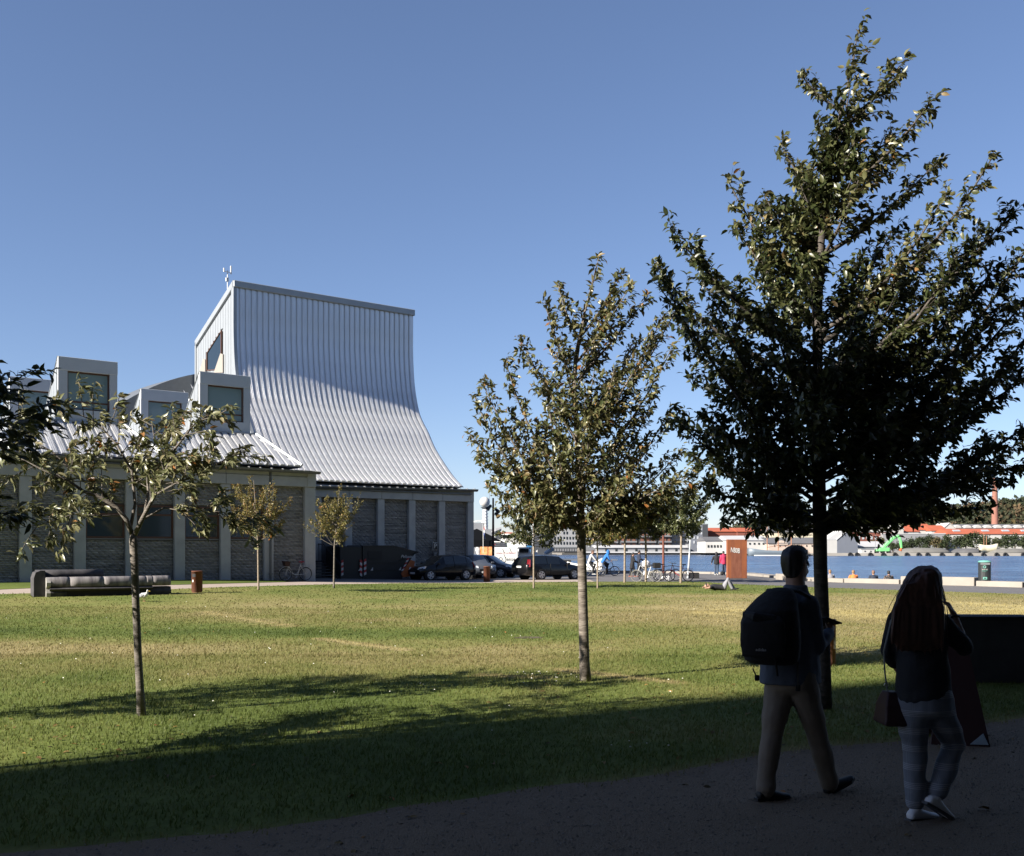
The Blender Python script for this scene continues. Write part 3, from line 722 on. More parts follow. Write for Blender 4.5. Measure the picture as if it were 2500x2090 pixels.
def bez(p0, p1, p2, n):
    return [p0*(1-t)**2+p1*(2*t*(1-t))+p2*t*t for t in [i/(n-1) for i in range(n)]]
def leaf_mesh(name, pos, dirs, nrm, size, tone, m, parent, wr=.23):
    """folded, slightly drooping pointed leaves, 4 triangles each"""
    pos, dirs, nrm = (np.asarray(q, float) for q in (pos, dirs, nrm)); n = len(pos); size = np.asarray(size)[:,None]
    d = dirs/np.linalg.norm(dirs, axis=1, keepdims=True)
    side = np.cross(d, nrm); side /= np.maximum(np.linalg.norm(side, axis=1, keepdims=True), 1e-6)
    up = np.cross(side, d)
    b = pos; mid = pos+d*size*.48-up*size*.03; tip = pos+d*size-up*size*.24
    Q = lambda t, w, h, sg: pos+d*size*t+side*size*wr*w*sg+up*size*h
    V = np.stack([b, mid, tip, Q(.24,.82,.05,1), Q(.62,.86,.02,1), Q(.24,.82,.05,-1), Q(.62,.86,.02,-1)], 1).reshape(-1,3); k = np.arange(n)[:,None]*7
    Fq = np.concatenate([k+np.array([q]) for q in ([0,1,3],[3,1,4],[4,1,2],[0,5,1],[5,6,1],[6,2,1])], 1).reshape(-1,3)
    return npmesh(name, V, Fq, m, np.repeat(np.clip(tone,0,1), 7), parent, 'stuff')
class Tree:
    def __init__(s, seed): s.r = np.random.default_rng(seed); s.wood = []; s.tw = []; s.lp = []; s.ld = []; s.ls = []; s.lt = []; s.flat = 1.0
    def limb(s, pts, r0, r1, n=7):
        k = len(pts); s.wood.append((pts, [r0+(r1-r0)*i/(k-1) for i in range(k)], n))
    def leaves(s, p, d, n, size, wind, droop, tone, spread=.5):
        r = s.r
        for _ in range(n):
            s.lp.append(p+Vector(r.normal(0,.018,3)))
            v = d.normalized()*spread+Vector(r.normal(0,.62,3))+wind+Vector((0,0,-droop))
            s.ld.append(v); s.ls.append(size*(.6+.75*r.random())); s.lt.append(tone+r.normal(0,.14))
    def branch(s, p0, p1, r0, side=.32, nt=14, nl=7, size=.1, wind=Vector((.3,0,0)), droop=.35, tone=.4, start=.22, sag=.25, rise=None):
        """a limb from p0 to p1 that arches outwards then up, carrying leafy twigs"""
        r = s.r; d = p1-p0; L_ = d.length
        c = p0+Vector((d.x*.55, d.y*.55, d.z*(.5-sag)))+Vector(r.normal(0,.04,3))*L_
        pts = bez(p0, c, p1, 9); s.limb(pts, r0, max(.004, r0*.18), 6)
        for k in range(nt):
            t = start+(1-start)*(k+r.random())/nt; i = min(int(t*8), 7); f = t*8-i
            q = pts[i].lerp(pts[i+1], f); td = (pts[i+1]-pts[i]).normalized()
            sd = Vector(r.normal(0,1,3)); sd.z *= s.flat; sd = (sd-td*sd.dot(td)); sd.normalize()
            tl = side*(.35+.9*r.random())*(1.15-t*.75)*min(1.3, L_)
            tv = (td*.75+sd*.75+Vector((0,0,.22))).normalized()*tl
            e = q+tv; s.tw.append((q, q+tv*.5+Vector((0,0,-.04*tl)), e, max(.0022, r0*.12)))
            m_ = max(2, int(nl*tl/.25))
            for j in range(m_):
                u = (j+.6)/m_; s.leaves(q+tv*u, tv, 1 if r.random() < .5 else 2, size, wind, droop, tone, .55)
            s.leaves(e, tv, 2, size, wind, droop, tone+.05)
        s.leaves(p1, pts[-1]-pts[-2], 4, size, wind, droop*.6, tone+.08)
    def finish(s, parent, trunk_mat, leaf_mat, wr=.23, n=None):
        m = MB(); m.smooth = True
        for pts, rr, k in s.wood: m.tube(pts, rr, k)
        tr = m.build('trunk', trunk_mat, parent)
        m = MB()
        for a, b, c, r0 in s.tw: m.tube([a, b, c], [r0, r0*.8, r0*.45], 3, cap=False)
        m.build('twigs', trunk_mat, parent, kind='stuff')
        up = s.r.normal(0,.55,(len(s.lp),3)); up[:,2] += 1.0
        leaf_mesh('crown', [tuple(p) for p in s.lp], [tuple(p) for p in s.ld], up, s.ls, np.array(s.lt), leaf_mat, parent, wr)

def hero(name, label, u, v, Y=None, group=None):
    p = gnd(u, v) if Y is None else at(u, v, Y)
    t = thing(name, label, 'tree', p, 0, group); return t, p
FALL = mat('fallen_leaf',(.2,.12,.05),.7,attr='tone',ramp=[(0,(.06,.05,.02)),(.4,(.16,.10,.035)),(.75,(.30,.20,.06)),(1,(.38,.16,.05))],spec=.2)
leaf_mesh('fallen_leaves', *litter(420, 77), FALL, None, .25)
# --- the tall dark tree beside the walkers
T, p = hero('tall_tree', 'tallest tree, dark leafy crown against the sky, standing next to the man with the backpack', 2011, 1731)
tr = Tree(3); tr.flat = .45; YB = p.y
def lo(u, v, dy=0.0):
    q = at(u, v, YB+dy); return Vector((q.x-p.x, q.y-p.y, q.z-p.z))
spine = [lo(2011,1735), lo(2010,1640), lo(2007,1500), lo(2003,1380), lo(2001,1260), lo(1998,1100), lo(1996,930), lo(1997,760), lo(2004,600), lo(2022,440), lo(2050,290), lo(2078,170), lo(2092,92)]
tr.limb(spine, .088, .005, 12); tr.wood[-1] = (spine, [.098,.088,.083,.079,.082,.07,.058,.05,.042,.03,.018,.010,.004], 12)
def on_spine(sp, v_z):
    for a, b in zip(sp[:-1], sp[1:]):
        if a.z <= v_z <= b.z: return a.lerp(b, (v_z-a.z)/max(1e-6, b.z-a.z))
    return sp[-1].copy()
r = tr.r
tips = [(1602,640,.55),(1640,560,-.4),(1780,446,.3),(1868,480,-.3),(1610,700,-.7),(1665,800,.5),(1655,1030,-.5),(1690,1110,.5),(1770,1268,.2),(1720,1190,-.6),(1850,1272,-.5),
        (1905,346,.15),(1955,180,.1),(2195,162,.1),(2277,243,-.15),(2160,330,.25),(2290,392,.4),(2425,380,.3),(2310,470,-.4),(2470,520,-.3),(2530,570,.3),(2560,660,.6),(2550,760,-.6),
        (2472,897,.5),(2545,900,-.4),(2590,980,.2),(2520,1060,.7),(2450,1175,-.5),(2388,1240,.4),(2230,1275,-.3),(2150,1262,.5),(2300,1200,-.8),(1900,1190,.9),(2120,1150,-1.1),(1980,1000,-1.4),(2060,900,1.3),
        (2400,560,.2),(2440,640,-.3),(2380,700,.5),(2450,735,.1),(2350,600,-.5),(1700,620,.3),(1740,720,-.5),(1800,560,.4),(1690,930,.2),(1720,1010,-.3),(2250,640,.2),(2420,1080,.4),(2380,960,-.3),(2520,1130,.1),(1880,760,-1.1),(2200,700,-1.0),(1850,620,.9),(2180,560,.8),(2100,430,-.5),(1940,420,.5),(1760,900,1.1),(2300,850,1.2),(2330,1010,-1.1),(1800,1020,-1.0),(1980,640,-1.0),(2090,760,-1.3),(1930,880,1.4),(2160,980,1.3)]
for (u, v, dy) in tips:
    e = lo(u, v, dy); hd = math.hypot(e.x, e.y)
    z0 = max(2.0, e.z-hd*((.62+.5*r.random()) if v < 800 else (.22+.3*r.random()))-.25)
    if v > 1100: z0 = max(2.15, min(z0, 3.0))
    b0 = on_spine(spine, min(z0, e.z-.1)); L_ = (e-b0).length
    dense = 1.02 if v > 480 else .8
    tr.branch(b0, e, .016+.007*L_, side=.34 if v > 480 else .32, nt=int((12+13*L_)*dense), nl=10, size=.086, wind=Vector((.48,0,0)), droop=.30, tone=.42 if v > 500 else .60, start=.14 if v > 450 else .2, sag=.16)  # upper leaves toned lighter, sunlight put into their colour
for k in range(46):                                           # inner branches filling the crown
    z = 2.7+4.2*r.random()**1.25; ang = r.uniform(0, 6.28); R0 = (1.65-1.25*max(0,(z-3.2))/3.6)*(.4+.6*r.random())
    b0 = on_spine(spine, z-.5); e = Vector((b0.x+R0*math.cos(ang)*1.1, b0.y+R0*math.sin(ang), z+.2*r.random()))
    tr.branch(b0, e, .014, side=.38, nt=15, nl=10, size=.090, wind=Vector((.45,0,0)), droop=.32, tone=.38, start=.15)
tr.branch(lo(2006,590), lo(2093,86), .014, side=.34, nt=36, nl=9, size=.088, wind=Vector((.5,0,0)), droop=.25, tone=.62, start=.05, sag=-.02)  # leader leaves also carry the lighter sunlit tone
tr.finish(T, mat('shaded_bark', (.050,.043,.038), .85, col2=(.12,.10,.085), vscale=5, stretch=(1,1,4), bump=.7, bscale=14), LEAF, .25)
# --- the lit tree in the middle of the lawn
T, p = hero('lawn_tree', 'olive green sunlit tree with pale trunk standing in the middle of the lawn', 1428, 1664)
tr = Tree(5); YB = p.y; r = tr.r
spine = [lo(1430,1670), lo(1427,1620), lo(1424,1500), lo(1421,1380), lo(1418,1290), lo(1416,1200), lo(1410,1080), lo(1402,960), lo(1405,870), lo(1428,760), lo(1450,680), lo(1462,628)]
tr.wood.append((spine, [.085,.072,.066,.062,.064,.05,.04,.034,.026,.016,.009,.004], 12))
tips = [(1363,694,.1),(1331,743,-.3),(1271,831,.25),(1235,883,-.3),(1176,931,.3),(1158,968,-.35),(1148,1062,.2),(1165,1110,-.3),(1196,1187,.4),(1231,1236,-.4),(1300,1240,-.6),(1510,668,.1),(1538,700,-.3),(1582,722,.3),(1620,770,-.2),
        (1652,752,.3),(1640,850,-.5),(1600,960,.6),(1638,996,-.2),(1658,1104,.3),(1700,1150,-.2),(1740,1166,.2),(1690,1200,.5),(1570,1236,-.3),(1620,1215,.4),(1640,1180,-.5),(1480,1240,-.7),(1340,1190,.9),(1440,1020,-.9),(1500,900,-.7),(1330,950,.8),(1520,1090,.9),(1370,850,-.5),(1450,820,.5),
        (1300,1080,-.8),(1540,1160,-.8),(1410,1130,1.0),(1250,1010,.6),(1220,1100,.7),(1560,830,.5)]
for (u, v, dy) in tips:
    e = lo(u, v, dy); hd = math.hypot(e.x, e.y); z0 = max(2.1, e.z-hd*(1.0+.5*r.random())-.25)
    if v > 1090: z0 = max(2.1, min(z0, 2.6))
    b0 = on_spine(spine, min(z0, e.z-.1)); L_ = (e-b0).length
    tr.branch(b0, e, .013+.006*L_, side=.24, nt=int(13+15*L_), nl=8, size=.090, wind=Vector((.32,0,0)), droop=.28, tone=.66, start=.16, sag=.10)
tr.branch(lo(1410,880), lo(1463,626), .01, side=.18, nt=18, nl=7, size=.1, wind=Vector((.35,0,0)), droop=.25, tone=.6, start=.05, sag=-.02)
for k in range(18):
    z = 2.4+2.0*r.random(); ang = r.uniform(0, 6.28); R0 = (1.0-.25*(z-2.4))*(.5+.5*r.random())
    b0 = on_spine(spine, z-.4); e = Vector((b0.x+R0*math.cos(ang), b0.y+R0*math.sin(ang), z+.3))
    tr.branch(b0, e, .012, side=.34, nt=13, nl=7, size=.088, wind=Vector((.3,0,0)), droop=.35, tone=.58, start=.15)
tr.finish(T, BARK, LEAF, .23)
# --- the spreading, thin tree at the left
T, p = hero('spreading_tree', 'sparse spreading tree with pale windblown leaves in front of the curved bench', 346, 1748)
tr = Tree(8); YB = p.y; r = tr.r
spine = [lo(346,1755), lo(343,1700), lo(337,1600), lo(332,1480), lo(329,1390), lo(326,1320), lo(325,1300)]
tr.wood.append((spine, [.052,.044,.041,.040,.042,.047,.030], 12))
fk = lo(325,1308)
def main(pts, r0):
    P = [lo(*q) for q in pts]; tr.wood.append((P, [r0*(1-.8*i/(len(P)-1)) for i in range(len(P))], 8)); return P
limbs = [main([(325,1310,0),(308,1268,-.02),(285,1238,-.06),(240,1212,-.12),(205,1200,-.15),(165,1172,-.2),(110,1150,-.25),(40,1115,-.3)], .032),
         main([(285,1238,-.06),(245,1198,.1),(190,1165,.2),(130,1105,.3),(60,1065,.35),(10,1040,.4)], .022),
         main([(318,1290,0),(330,1230,.1),(322,1150,.15),(285,1085,.2),(235,1030,.22),(165,1000,.25)], .022),
         main([(328,1308,0),(350,1262,-.05),(380,1205,-.1),(405,1150,-.12),(428,1095,-.15),(470,1040,-.15),(505,1015,-.1)], .028),
         main([(352,1262,-.05),(362,1200,.12),(358,1140,.2),(378,1080,.25),(370,1030,.3)], .018),
         main([(385,1205,-.1),(430,1180,-.2),(490,1155,-.25),(570,1110,-.3)], .015),
         main([(345,1270,0),(400,1240,.2),(470,1245,.3),(540,1250,.35),(610,1265,.4)], .013),
         main([(300,1258,0),(250,1260,-.2),(180,1255,-.3),(120,1275,-.35),(45,1290,-.4)], .011)]
for P in limbs:
    L_ = sum((b-a).length for a, b in zip(P[:-1], P[1:])); nb = int(6+8*L_)
    for k in range(nb):
        t = .25+.75*(k+r.random())/nb; i = min(int(t*(len(P)-1)), len(P)-2); q = P[i].lerp(P[i+1], t*(len(P)-1)-i)
        td = (P[i+1]-P[i]).normalized(); sd = Vector(r.normal(0,1,3)); sd = (sd-td*sd.dot(td)).normalized()
        e = q+(td*.6+sd*.75+Vector((.15,0,-.02))).normalized()*(.22+.28*r.random())
        tr.branch(q, e, .006, side=.20, nt=5, nl=6, size=.098, wind=Vector((.80,0,.0)), droop=.40, tone=.62, start=.3, sag=.05)
tr.finish(T, BARKD, LEAFP, .19)
# --- the tree just outside the left edge, in shade, whose branches reach into the picture
T = thing('edge_tree', 'dark shaded tree at the left edge of the picture, only branch ends showing', 'tree', (-5.7, 7.55, 0)); p = T.location.copy()
tr = Tree(12); YB = p.y; r = tr.r
spine = [Vector((0,0,-.05)), Vector((.02,0,1)), Vector((.05,.02,2.0)), Vector((.1,.05,3.0)), Vector((.2,.1,4.4))]
tr.wood.append((spine, [.06,.05,.045,.03,.008], 10))
for (u, v, dy) in [(75,905,.2),(120,985,-.1),(115,1040,.3),(60,1010,-.3),(30,960,.2),(60,1072,.1),(-10,930,0),(40,1250,.2)]:
    e = lo(u, v, dy); b0 = on_spine(spine, 2.0+.5*r.random()); tr.branch(b0, e, .02, side=.36, nt=15, nl=6, size=.098, wind=Vector((.8,0,0)), droop=.3, tone=.45, start=.45, sag=.02)
for k in range(34):
    z = 2.0+2.4*r.random(); ang = r.uniform(0,6.28); R0 = 1.3*(.5+.5*r.random()); b0 = on_spine(spine, z-.4)
    e = Vector((R0*math.cos(ang)-.25, R0*math.sin(ang), z+.3)); tr.branch(b0, e, .012, side=.4, nt=14, nl=6, size=.10, wind=Vector((.5,0,0)), droop=.3, tone=.45)
tr.finish(T, BARKD, LEAF, .2)
T = thing('lawn_edge_tree', 'sunlit tree beyond the left edge whose crown dapples the lawn with shade', 'tree', (-8.6, 9.4, float(gz(-8.6,9.4)))); tr = Tree(14); r = tr.r
spine = [Vector((0,0,-.05)), Vector((.02,0,1)), Vector((.0,.02,2.0)), Vector((.05,.05,3.2)), Vector((.1,.1,4.9))]
tr.wood.append((spine, [.06,.05,.045,.03,.006], 10))
for k in range(46):
    z = 2.1+2.7*r.random(); ang = r.uniform(0,6.28); R0 = (1.75-.35*(z-2.1))*(.45+.55*r.random()); b0 = on_spine(spine, z-.4)
    e = Vector((R0*math.cos(ang), R0*math.sin(ang), z+.3)); tr.branch(b0, e, .012, side=.4, nt=13, nl=6, size=.10, wind=Vector((.5,0,0)), droop=.3, tone=.5)
tr.finish(T, BARKD, LEAFP, .2)
# --- young trees along the path and the quay
def young(name, label, u, v, vtop, vfork, wpx, seed, leafm, bark, tone=.5, size=.07, dens=1.0, lean=0, cone=1.0, group='young trees along the path', r0=.05, low=None):
    T, p = hero(name, label, u, v, None, group); tr = Tree(seed); r = tr.r; Yb = p.y
    def l2(uu, vv, dy=0): q = at(uu, vv, Yb+dy); return q-p
    top = l2(u+lean, vtop); fk = l2(u+lean*.1, vfork); sc = (top.z-fk.z)
    spine = [Vector((0,0,-.05)), Vector((0,0,.12)), fk*.5, fk, fk.lerp(top,.45), top]
    tr.wood.append((spine, [r0*1.25, r0, r0*.9, r0*.85, r0*.4, .005], 8))
    wm = wpx/F*Yb/2; nb = int(20*dens)
    for k in range(nb):
        f = (k+.3)/nb; ang = k*2.4+r.normal(0,.3); zt = fk.z+sc*(.16+.80*f); 
        prof = math.sin(math.pi*min(1,(.22+.68*f)))**.8 if cone else 1
        R0 = wm*prof*(.72+.4*r.random())
        b0 = on_spine(spine, fk.z+sc*.02+sc*.5*f); e = Vector((b0.x+R0*math.cos(ang), b0.y+R0*math.sin(ang), zt+.15*sc*r.random()))
        L_ = (e-b0).length; tr.branch(b0, e, .010+.004*L_, side=.30, nt=int(11+9*L_*dens), nl=int(6*dens+2), size=size*1.08, wind=Vector((.2,0,0)), droop=.35, tone=tone, start=.2, sag=.12)
    if low:
        for (uu, vv, dy) in low:
            e = l2(uu, vv, dy); b0 = on_spine(spine, fk.z*1.02); tr.branch(b0, e, .012, side=.28, nt=12, nl=6, size=size, wind=Vector((.1,0,0)), droop=.4, tone=tone, start=.4)
    tr.finish(T, bark, leafm, .26); return T
young('young_tree', 'young tree turning autumn brown, in front of the wing beside the leaning bicycle', 631, 1441, 1172, 1325, 160, 21, LEAFA, BARKL, .58, .075, 1.15, -12, r0=.042)
young('young_tree', 'young brownish tree with one long low branch, in front of the steel stairs', 815, 1436, 1197, 1335, 120, 22, LEAFA, BARKD, .52, .075, 1.0, 14, r0=.042, low=[(742,1280,.1),(770,1255,-.2),(880,1205,.1)])
young('young_tree', 'thin leaved young tree in front of the black estate car', 1303, 1437, 1235, 1338, 185, 23, LEAF, BARKL, .5, .10, 1.1, 0, r0=.045)
young('young_tree', 'thin leaved young tree in front of the cyclists', 1459, 1437, 1262, 1335, 150, 24, LEAFA, BARKL, .45, .10, 1.1, -6, r0=.042)
young('young_tree', 'young tree with tan trunk left of the walking couple', 1525, 1423, 1225, 1322, 120, 25, LEAFA, BARKL, .48, .115, 1.25, 4, r0=.062)
young('young_tree', 'young tree with tan trunk behind the silver bicycles', 1577, 1421, 1215, 1322, 150, 26, LEAF, BARKL, .55, .115, 1.25, -4, r0=.066)
young('young_tree', 'young tree with tan trunk and loose upright crown in front of the red bicycle', 1662, 1424, 1190, 1318, 165, 27, LEAFP, BARKL, .36, .115, 1.35, 10, r0=.066)
# ------------------------------------------------ street furniture
def RZ(a): return Matrix.Rotation(a, 4, 'Z')
def bin_(label, u, v, h, rr, slot=True, sticker=False):
    p = gnd(u, v); t = thing('rusty_bin', label, 'litter bin', p, 0, 'rusty steel litter bins')
    m = MB(); m.smooth = True; n = 24; rr_ = [(rr*.93,0),(rr*.93,.05),(rr,.06),(rr,h-.03),(rr*1.03,h-.03),(rr*1.03,h)]
    m.lathe(rr_+[(rr*.86,h),(rr*.86,h-.02),(.001,h-.02)], n, cap=False); b = m.build('body', CORTEN, t)
    if slot:
        m = MB(); a0, a1 = R(-130), R(-88); pts = [Vector((math.cos(a)*rr*1.006, math.sin(a)*rr*1.006, 0)) for a in np.linspace(a0,a1,6)]
        m.loft([[q+Vector((0,0,h*.72)), q+Vector((0,0,h*.87))] for q in pts], cap=False, close=False); m.build('opening', BLACK, t)
    if sticker:
        m = MB(); pts = [Vector((math.cos(a)*rr*1.008, math.sin(a)*rr*1.008, 0)) for a in np.linspace(R(-128),R(-112),4)]
        m.loft([[q+Vector((0,0,h*.49)), q+Vector((0,0,h*.60))] for q in pts], cap=False, close=False); m.build('sticker', mat('white_sticker',(.7,.68,.65),.5), t)
    return t
bin_('rusty steel bin with dark slot beside the curved bench', 481, 1447, .80, .195, True, True)
bin_('rusty steel bin on the path in front of the grey small car', 1188.5, 1421, .88, .185, False)
t = bin_('rusty steel bin half hidden behind the tallest tree', 2022, 1626, .74, .115, False)
m = MB(); m.box((.055,-.112,.28),(.085,-.1,.46)); m.build('latch', STEEL, t)
# --- long curved bench of printed cushions, seen from behind
STR = mat('striped_cushion', (.27,.25,.245), .85, col2=(.10,.09,.10), vscale=2.3, stretch=(2.6,.5,.5), bump=.2, bscale=20)
STRD = mat('dark_cushion', (.075,.07,.075), .8, col2=(.035,.033,.037), vscale=3, stretch=(2,1,1))
ENDC = mat('pale_end', (.42,.40,.37), .8, vary=.15, vscale=6)
b0 = gnd(112, 1458); b1 = gnd(416, 1451); bd = (b1-b0); bl = bd.length; ba = math.atan2(bd.y, bd.x)
T = thing('curved_bench', 'long low park bench of striped grey cushion rolls on a dark base', 'bench', b0, ba)
sc = (1457-1408)/F*b0.y            # height of the near roll
cuts = [0, .178, .44, .68, .79, .845, 1.0]
def prof_roll(z0, z1, d): 
    return [(0,z0),(-.10*d,z0+.02),(-.16*d,z0+(z1-z0)*.35),(-.13*d,z0+(z1-z0)*.75),(.0,z1),(.22*d,z1+.01),(.42*d,z1-.06),(.5*d,z0+(z1-z0)*.4),(.45*d,z0)]
pr = prof_roll(sc*.47, sc*.98, .7)
def off(x): return -.35*math.sin(math.pi*x/bl)*.5
for i in range(6):
    x0, x1 = cuts[i]*bl+.004, cuts[i+1]*bl-.004; m = MB(); m.smooth = True; rg = []
    for k in range(6):
        q = k/5; x = x0+(x1-x0)*q; s = .975 if k in (0,5) else 1.0; cz = sc*.72
        rg.append([Vector((x, off(x)+y*s, cz+(z-cz)*s)) for y, z in pr])
    m.loft(rg); m.build('back_cushion', STR, T)
m = MB(); rg = []
for k in range(12):
    x = .1+(bl-.75)*k/11; rg.append([Vector((x, off(x)+y, z)) for y, z in ((-.05,sc*.30),(-.16,sc*.40),(-.05,sc*.475),(.7,sc*.475),(.7,sc*.30))])
m.loft(rg); m.build('seat', STRD, T)
m = MB(); rg = []
for k in range(12):
    x = .45+(bl-1.3)*k/11; rg.append([Vector((x, off(x)+y, z)) for y, z in ((.02,-.05),(.02,sc*.31),(.65,sc*.31),(.65,-.05))])
m.loft(rg); m.build('base', BLACK, T)
m = MB(); pe = [(-.06,-.05),(-.10,sc*.2),(-.02,sc*.42),(-.14,sc*.55),(-.16,sc*.72),(-.04,sc*.95),(.3,sc*.99),(.5,sc*.7),(.5,-.05)]
m.prism([Vector((0, y, z)) for y, z in pe], (.13,0,0)); m.build('end_panel', ENDC, T)
m = MB(); m.prism([Vector((.13, y, z)) for y, z in pe[:4]]+[Vector((.13,.5,sc*.45)),Vector((.13,.5,-.05))], (.5,0,0)); m.prism([Vector((bl-.85, y+.02, z)) for y, z in pe[:3]]+[Vector((bl-.85,.6,sc*.42)),Vector((bl-.85,.6,-.05))], (.86,0,0)); m.build('end_block', STRD, T)
m = MB(); hA = (1457-1392)/F*b0.y; aw = .30
m.prism([Vector((-.36,.05,-.08)),Vector((-.36,.05,hA*.72)),Vector((-.30,.05,hA*.93)),Vector((-.15,.05,hA)),Vector((-.01,.05,hA)),Vector((-.01,.05,-.08))], (0,.75,0)); m.build('arm', STRD, T)
m = MB(); m.smooth = True; ht = hA*1.02; pr2 = [(.9+.19*math.cos(a), ht-.18+.17*math.sin(a)) for a in np.linspace(0,6.28,13)[:-1]]
m.loft([[Vector((x,y,z)) for y,z in pr2] for x in (-.2,.6,1.3,1.95)]); m.build('upper_roll', STRD, T)
m = MB(); m.box((-.2,.95,0),(1.8,1.1,ht-.25)); m.build('upper_back', STRD, T)
# --- dark bench backs at the right edge
p = gnd(2372, 1668); T = thing('dark_bench', 'dark shaded bench backs at the right edge behind the woman', 'bench', p, R(-4))
hh = (1668-1502)/F*p.y; DB = mat('dark_bench_face', (.055,.057,.065), .75, col2=(.035,.036,.042), vscale=3)
for i in range(3):
    x0 = -.22+i*1.02; x1 = x0+1.0-.03; x0 = x0 if i else -.3
    pf = [(0,-.05),(0,hh*.93),(-.03,hh*.98),(.03,hh),(.22,hh),(.28,hh*.94),(.30,hh*.5),(.45,-.05)]
    m = MB(); m.prism([Vector((x0,y,z)) for y,z in pf], (x1-x0,0,0)); m.build('back_panel', DB, T)
m = MB(); m.box((-.25,.45,-.05),(2.7,1.0,.42)); m.build('seat', DB, T)
# --- corten pillar with graffiti
p = gnd(1800, 1412.2); w = 49/F*p.y; h = 95/F*p.y; T = thing('rusty_pillar', 'tall flat rusty steel slab with white graffiti by the water', 'pillar', p, R(4))
m = MB(); m.bbox((0,.14,h/2),(w,.28,h),bev=.015); m.build('slab', mat('corten_slab',(.29,.088,.028),.8,col2=(.19,.058,.026),vscale=1.7,stretch=(1.5,1,.45),bump=.25,bscale=30), T)
m = MB(); m.box((-w*.31,-.006,.02),(w*.22,.0,h*.73)); m.build('stain_panel', mat('dark_rust',(.16,.048,.024),.85,col2=(.25,.09,.05),vscale=2.5,stretch=(2,1,.5)), T)
text('NB0B', .44, WHITE, 'graffiti', T, Matrix.Translation((-w*.10,-.02,h*.715)) @ Matrix.Rotation(R(90),4,'X') @ Matrix.Rotation(R(-7),4,'Z'), .006, scalex=.56, shear=-.1)
# --- brown posts with spotlights
POST = mat('brown_post', (.085,.032,.022), .7, vary=.2, vscale=4)
for (u, vb, vt, lab, spots, col) in ((1204, 1404, 1216, 'brown lamp post with three spotlights rising behind the black tent', [(-.35,1238),(.22,1246),(.30,1257)], POST), (1619.5, 1399, 1222, 'brown lamp post with spotlights among the young trees by the bicycles', [(.2,1230),(-.25,1240)], mat('red_brown_post',(.17,.055,.035),.75,vary=.2,vscale=4))):
    p = gnd(u, vb) if u > 1300 else at(u, 1340, 70)
    if u < 1300: p.z = 0
    T = thing('lamp_post', lab, 'lamp post', p, 0, 'brown lamp posts'); zt = EYE-(vt-HZ)/F*p.y
    m = MB(); m.tube([(0,0,-.05),(0,0,zt*.5),(0,0,zt)], [.10,.085,.06], 10); m.build('pole', col, T)
    for dx, v in spots:
        z = EYE-(v-HZ)/F*p.y; s = 1 if dx > 0 else -1
        m = MB(); m.tube([(s*.05,0,z),(s*.16,-.04,z)], .025, 6); m.tube([(s*.14,-.02,z+.13),(s*.22,-.06,z+.05),(s*.40,-.14,z-.16)], [.08,.10,.17], 10); m.build('spotlight', DARK, T)
p = gnd(1679, 1412); T = thing('white_post', 'leaning white lamp post covered in stickers beside the red bicycle', 'lamp post', p, 0); ztp = EYE-(1195-HZ)/F*p.y
m = MB(); m.tube([(0,0,0),(.12,0,1.6),(.35,.1,ztp)], [.075,.055,.04], 10); m.build('pole', mat('stickered_white',(.62,.63,.62),.6,col2=(.28,.33,.38),vscale=5), T)
m = MB(); m.bbox((.35,.25,.17),(.75,.5,.36)); m.build('base_block', BLACK, T)
# --- concrete blocks along the water
qd = (Vector((27.2,50.6,0))-Vector((19.9,64.2,0))).normalized()
blk = [(1893,1414,1400.5,1915,1416,1402,'tall'),(1917,1416.2,1409,2058,1422,1412.3,'low'),(2060,1422,1412.6,2195,1425.5,1414.5,'low'),(2198,1426,1407,2379,1430,1410.2,'tall'),(2382,1430.4,1418,2496,1434,1421.4,'low'),(2500,1434.2,1421.6,2680,1440,1426,'low')]
bn = ['short pale concrete block at the left end of the waterside row','low concrete block left of the orange seated person','low concrete block the three seated people lean over','tall pale concrete block behind the woman','low concrete block under the recycling bin','last concrete block at the right picture edge']
for (u0,b0_,t0,u1,b1_,t1,kd), lab in zip(blk, bn):
    pa, pb = gnd(u0,b0_), gnd(u1,b1_); d = pb-pa; T = thing('concrete_block', lab, 'concrete block', pa, math.atan2(d.y,d.x), 'concrete blocks along the water')
    h = ((EYE-(t0-HZ)/F*pa.y)+(EYE-(t1-HZ)/F*pb.y))/2
    m = MB(); m.bbox((d.length/2,.45,h/2-.03),(d.length-.02,.9,h+.06),bev=.02); m.build('block', KERB, T)
pa, pb = gnd(2380,1430.2), gnd(2440,1432)
p = gnd(2407,1431); hp = EYE-(1417-HZ)/F*p.y
T = thing('recycling_bin', 'black bin with mint green lid and rings on a concrete block', 'litter bin', (p.x+.12,p.y+.40,hp-.06), R(-20))
h = (1417-1366)/F*p.y*1.0; rr = 14.5/F*p.y; MINT = mat('mint_paint',(.16,.42,.35),.5); BB = mat('black_bin',(.022,.027,.03),.5)
m = MB(); m.lathe([(rr,0),(rr,h*.93),(rr*.96,h*.93)],20); m.build('body', BB, T)
m = MB(); m.lathe([(rr*1.06,h*.925),(rr*1.06,h*.945),(rr*.8,h*1.0),(.01,h*1.02)],20); m.build('lid', MINT, T)
fy = -rr*.97
m = MB(); m.torus((-.02,fy-.015,h*.70),.055,.017,(0,1,0),18,5); m.build('ring_mark', MINT, T)
m = MB(); m.bbox((0,fy-.012,h*.155),(.19,.02,.12)); m.build('loop_mark', MINT, T)
m = MB(); m.bbox((0,fy-.025,h*.155),(.10,.02,.05)); m.build('loop_hole', BB, T)
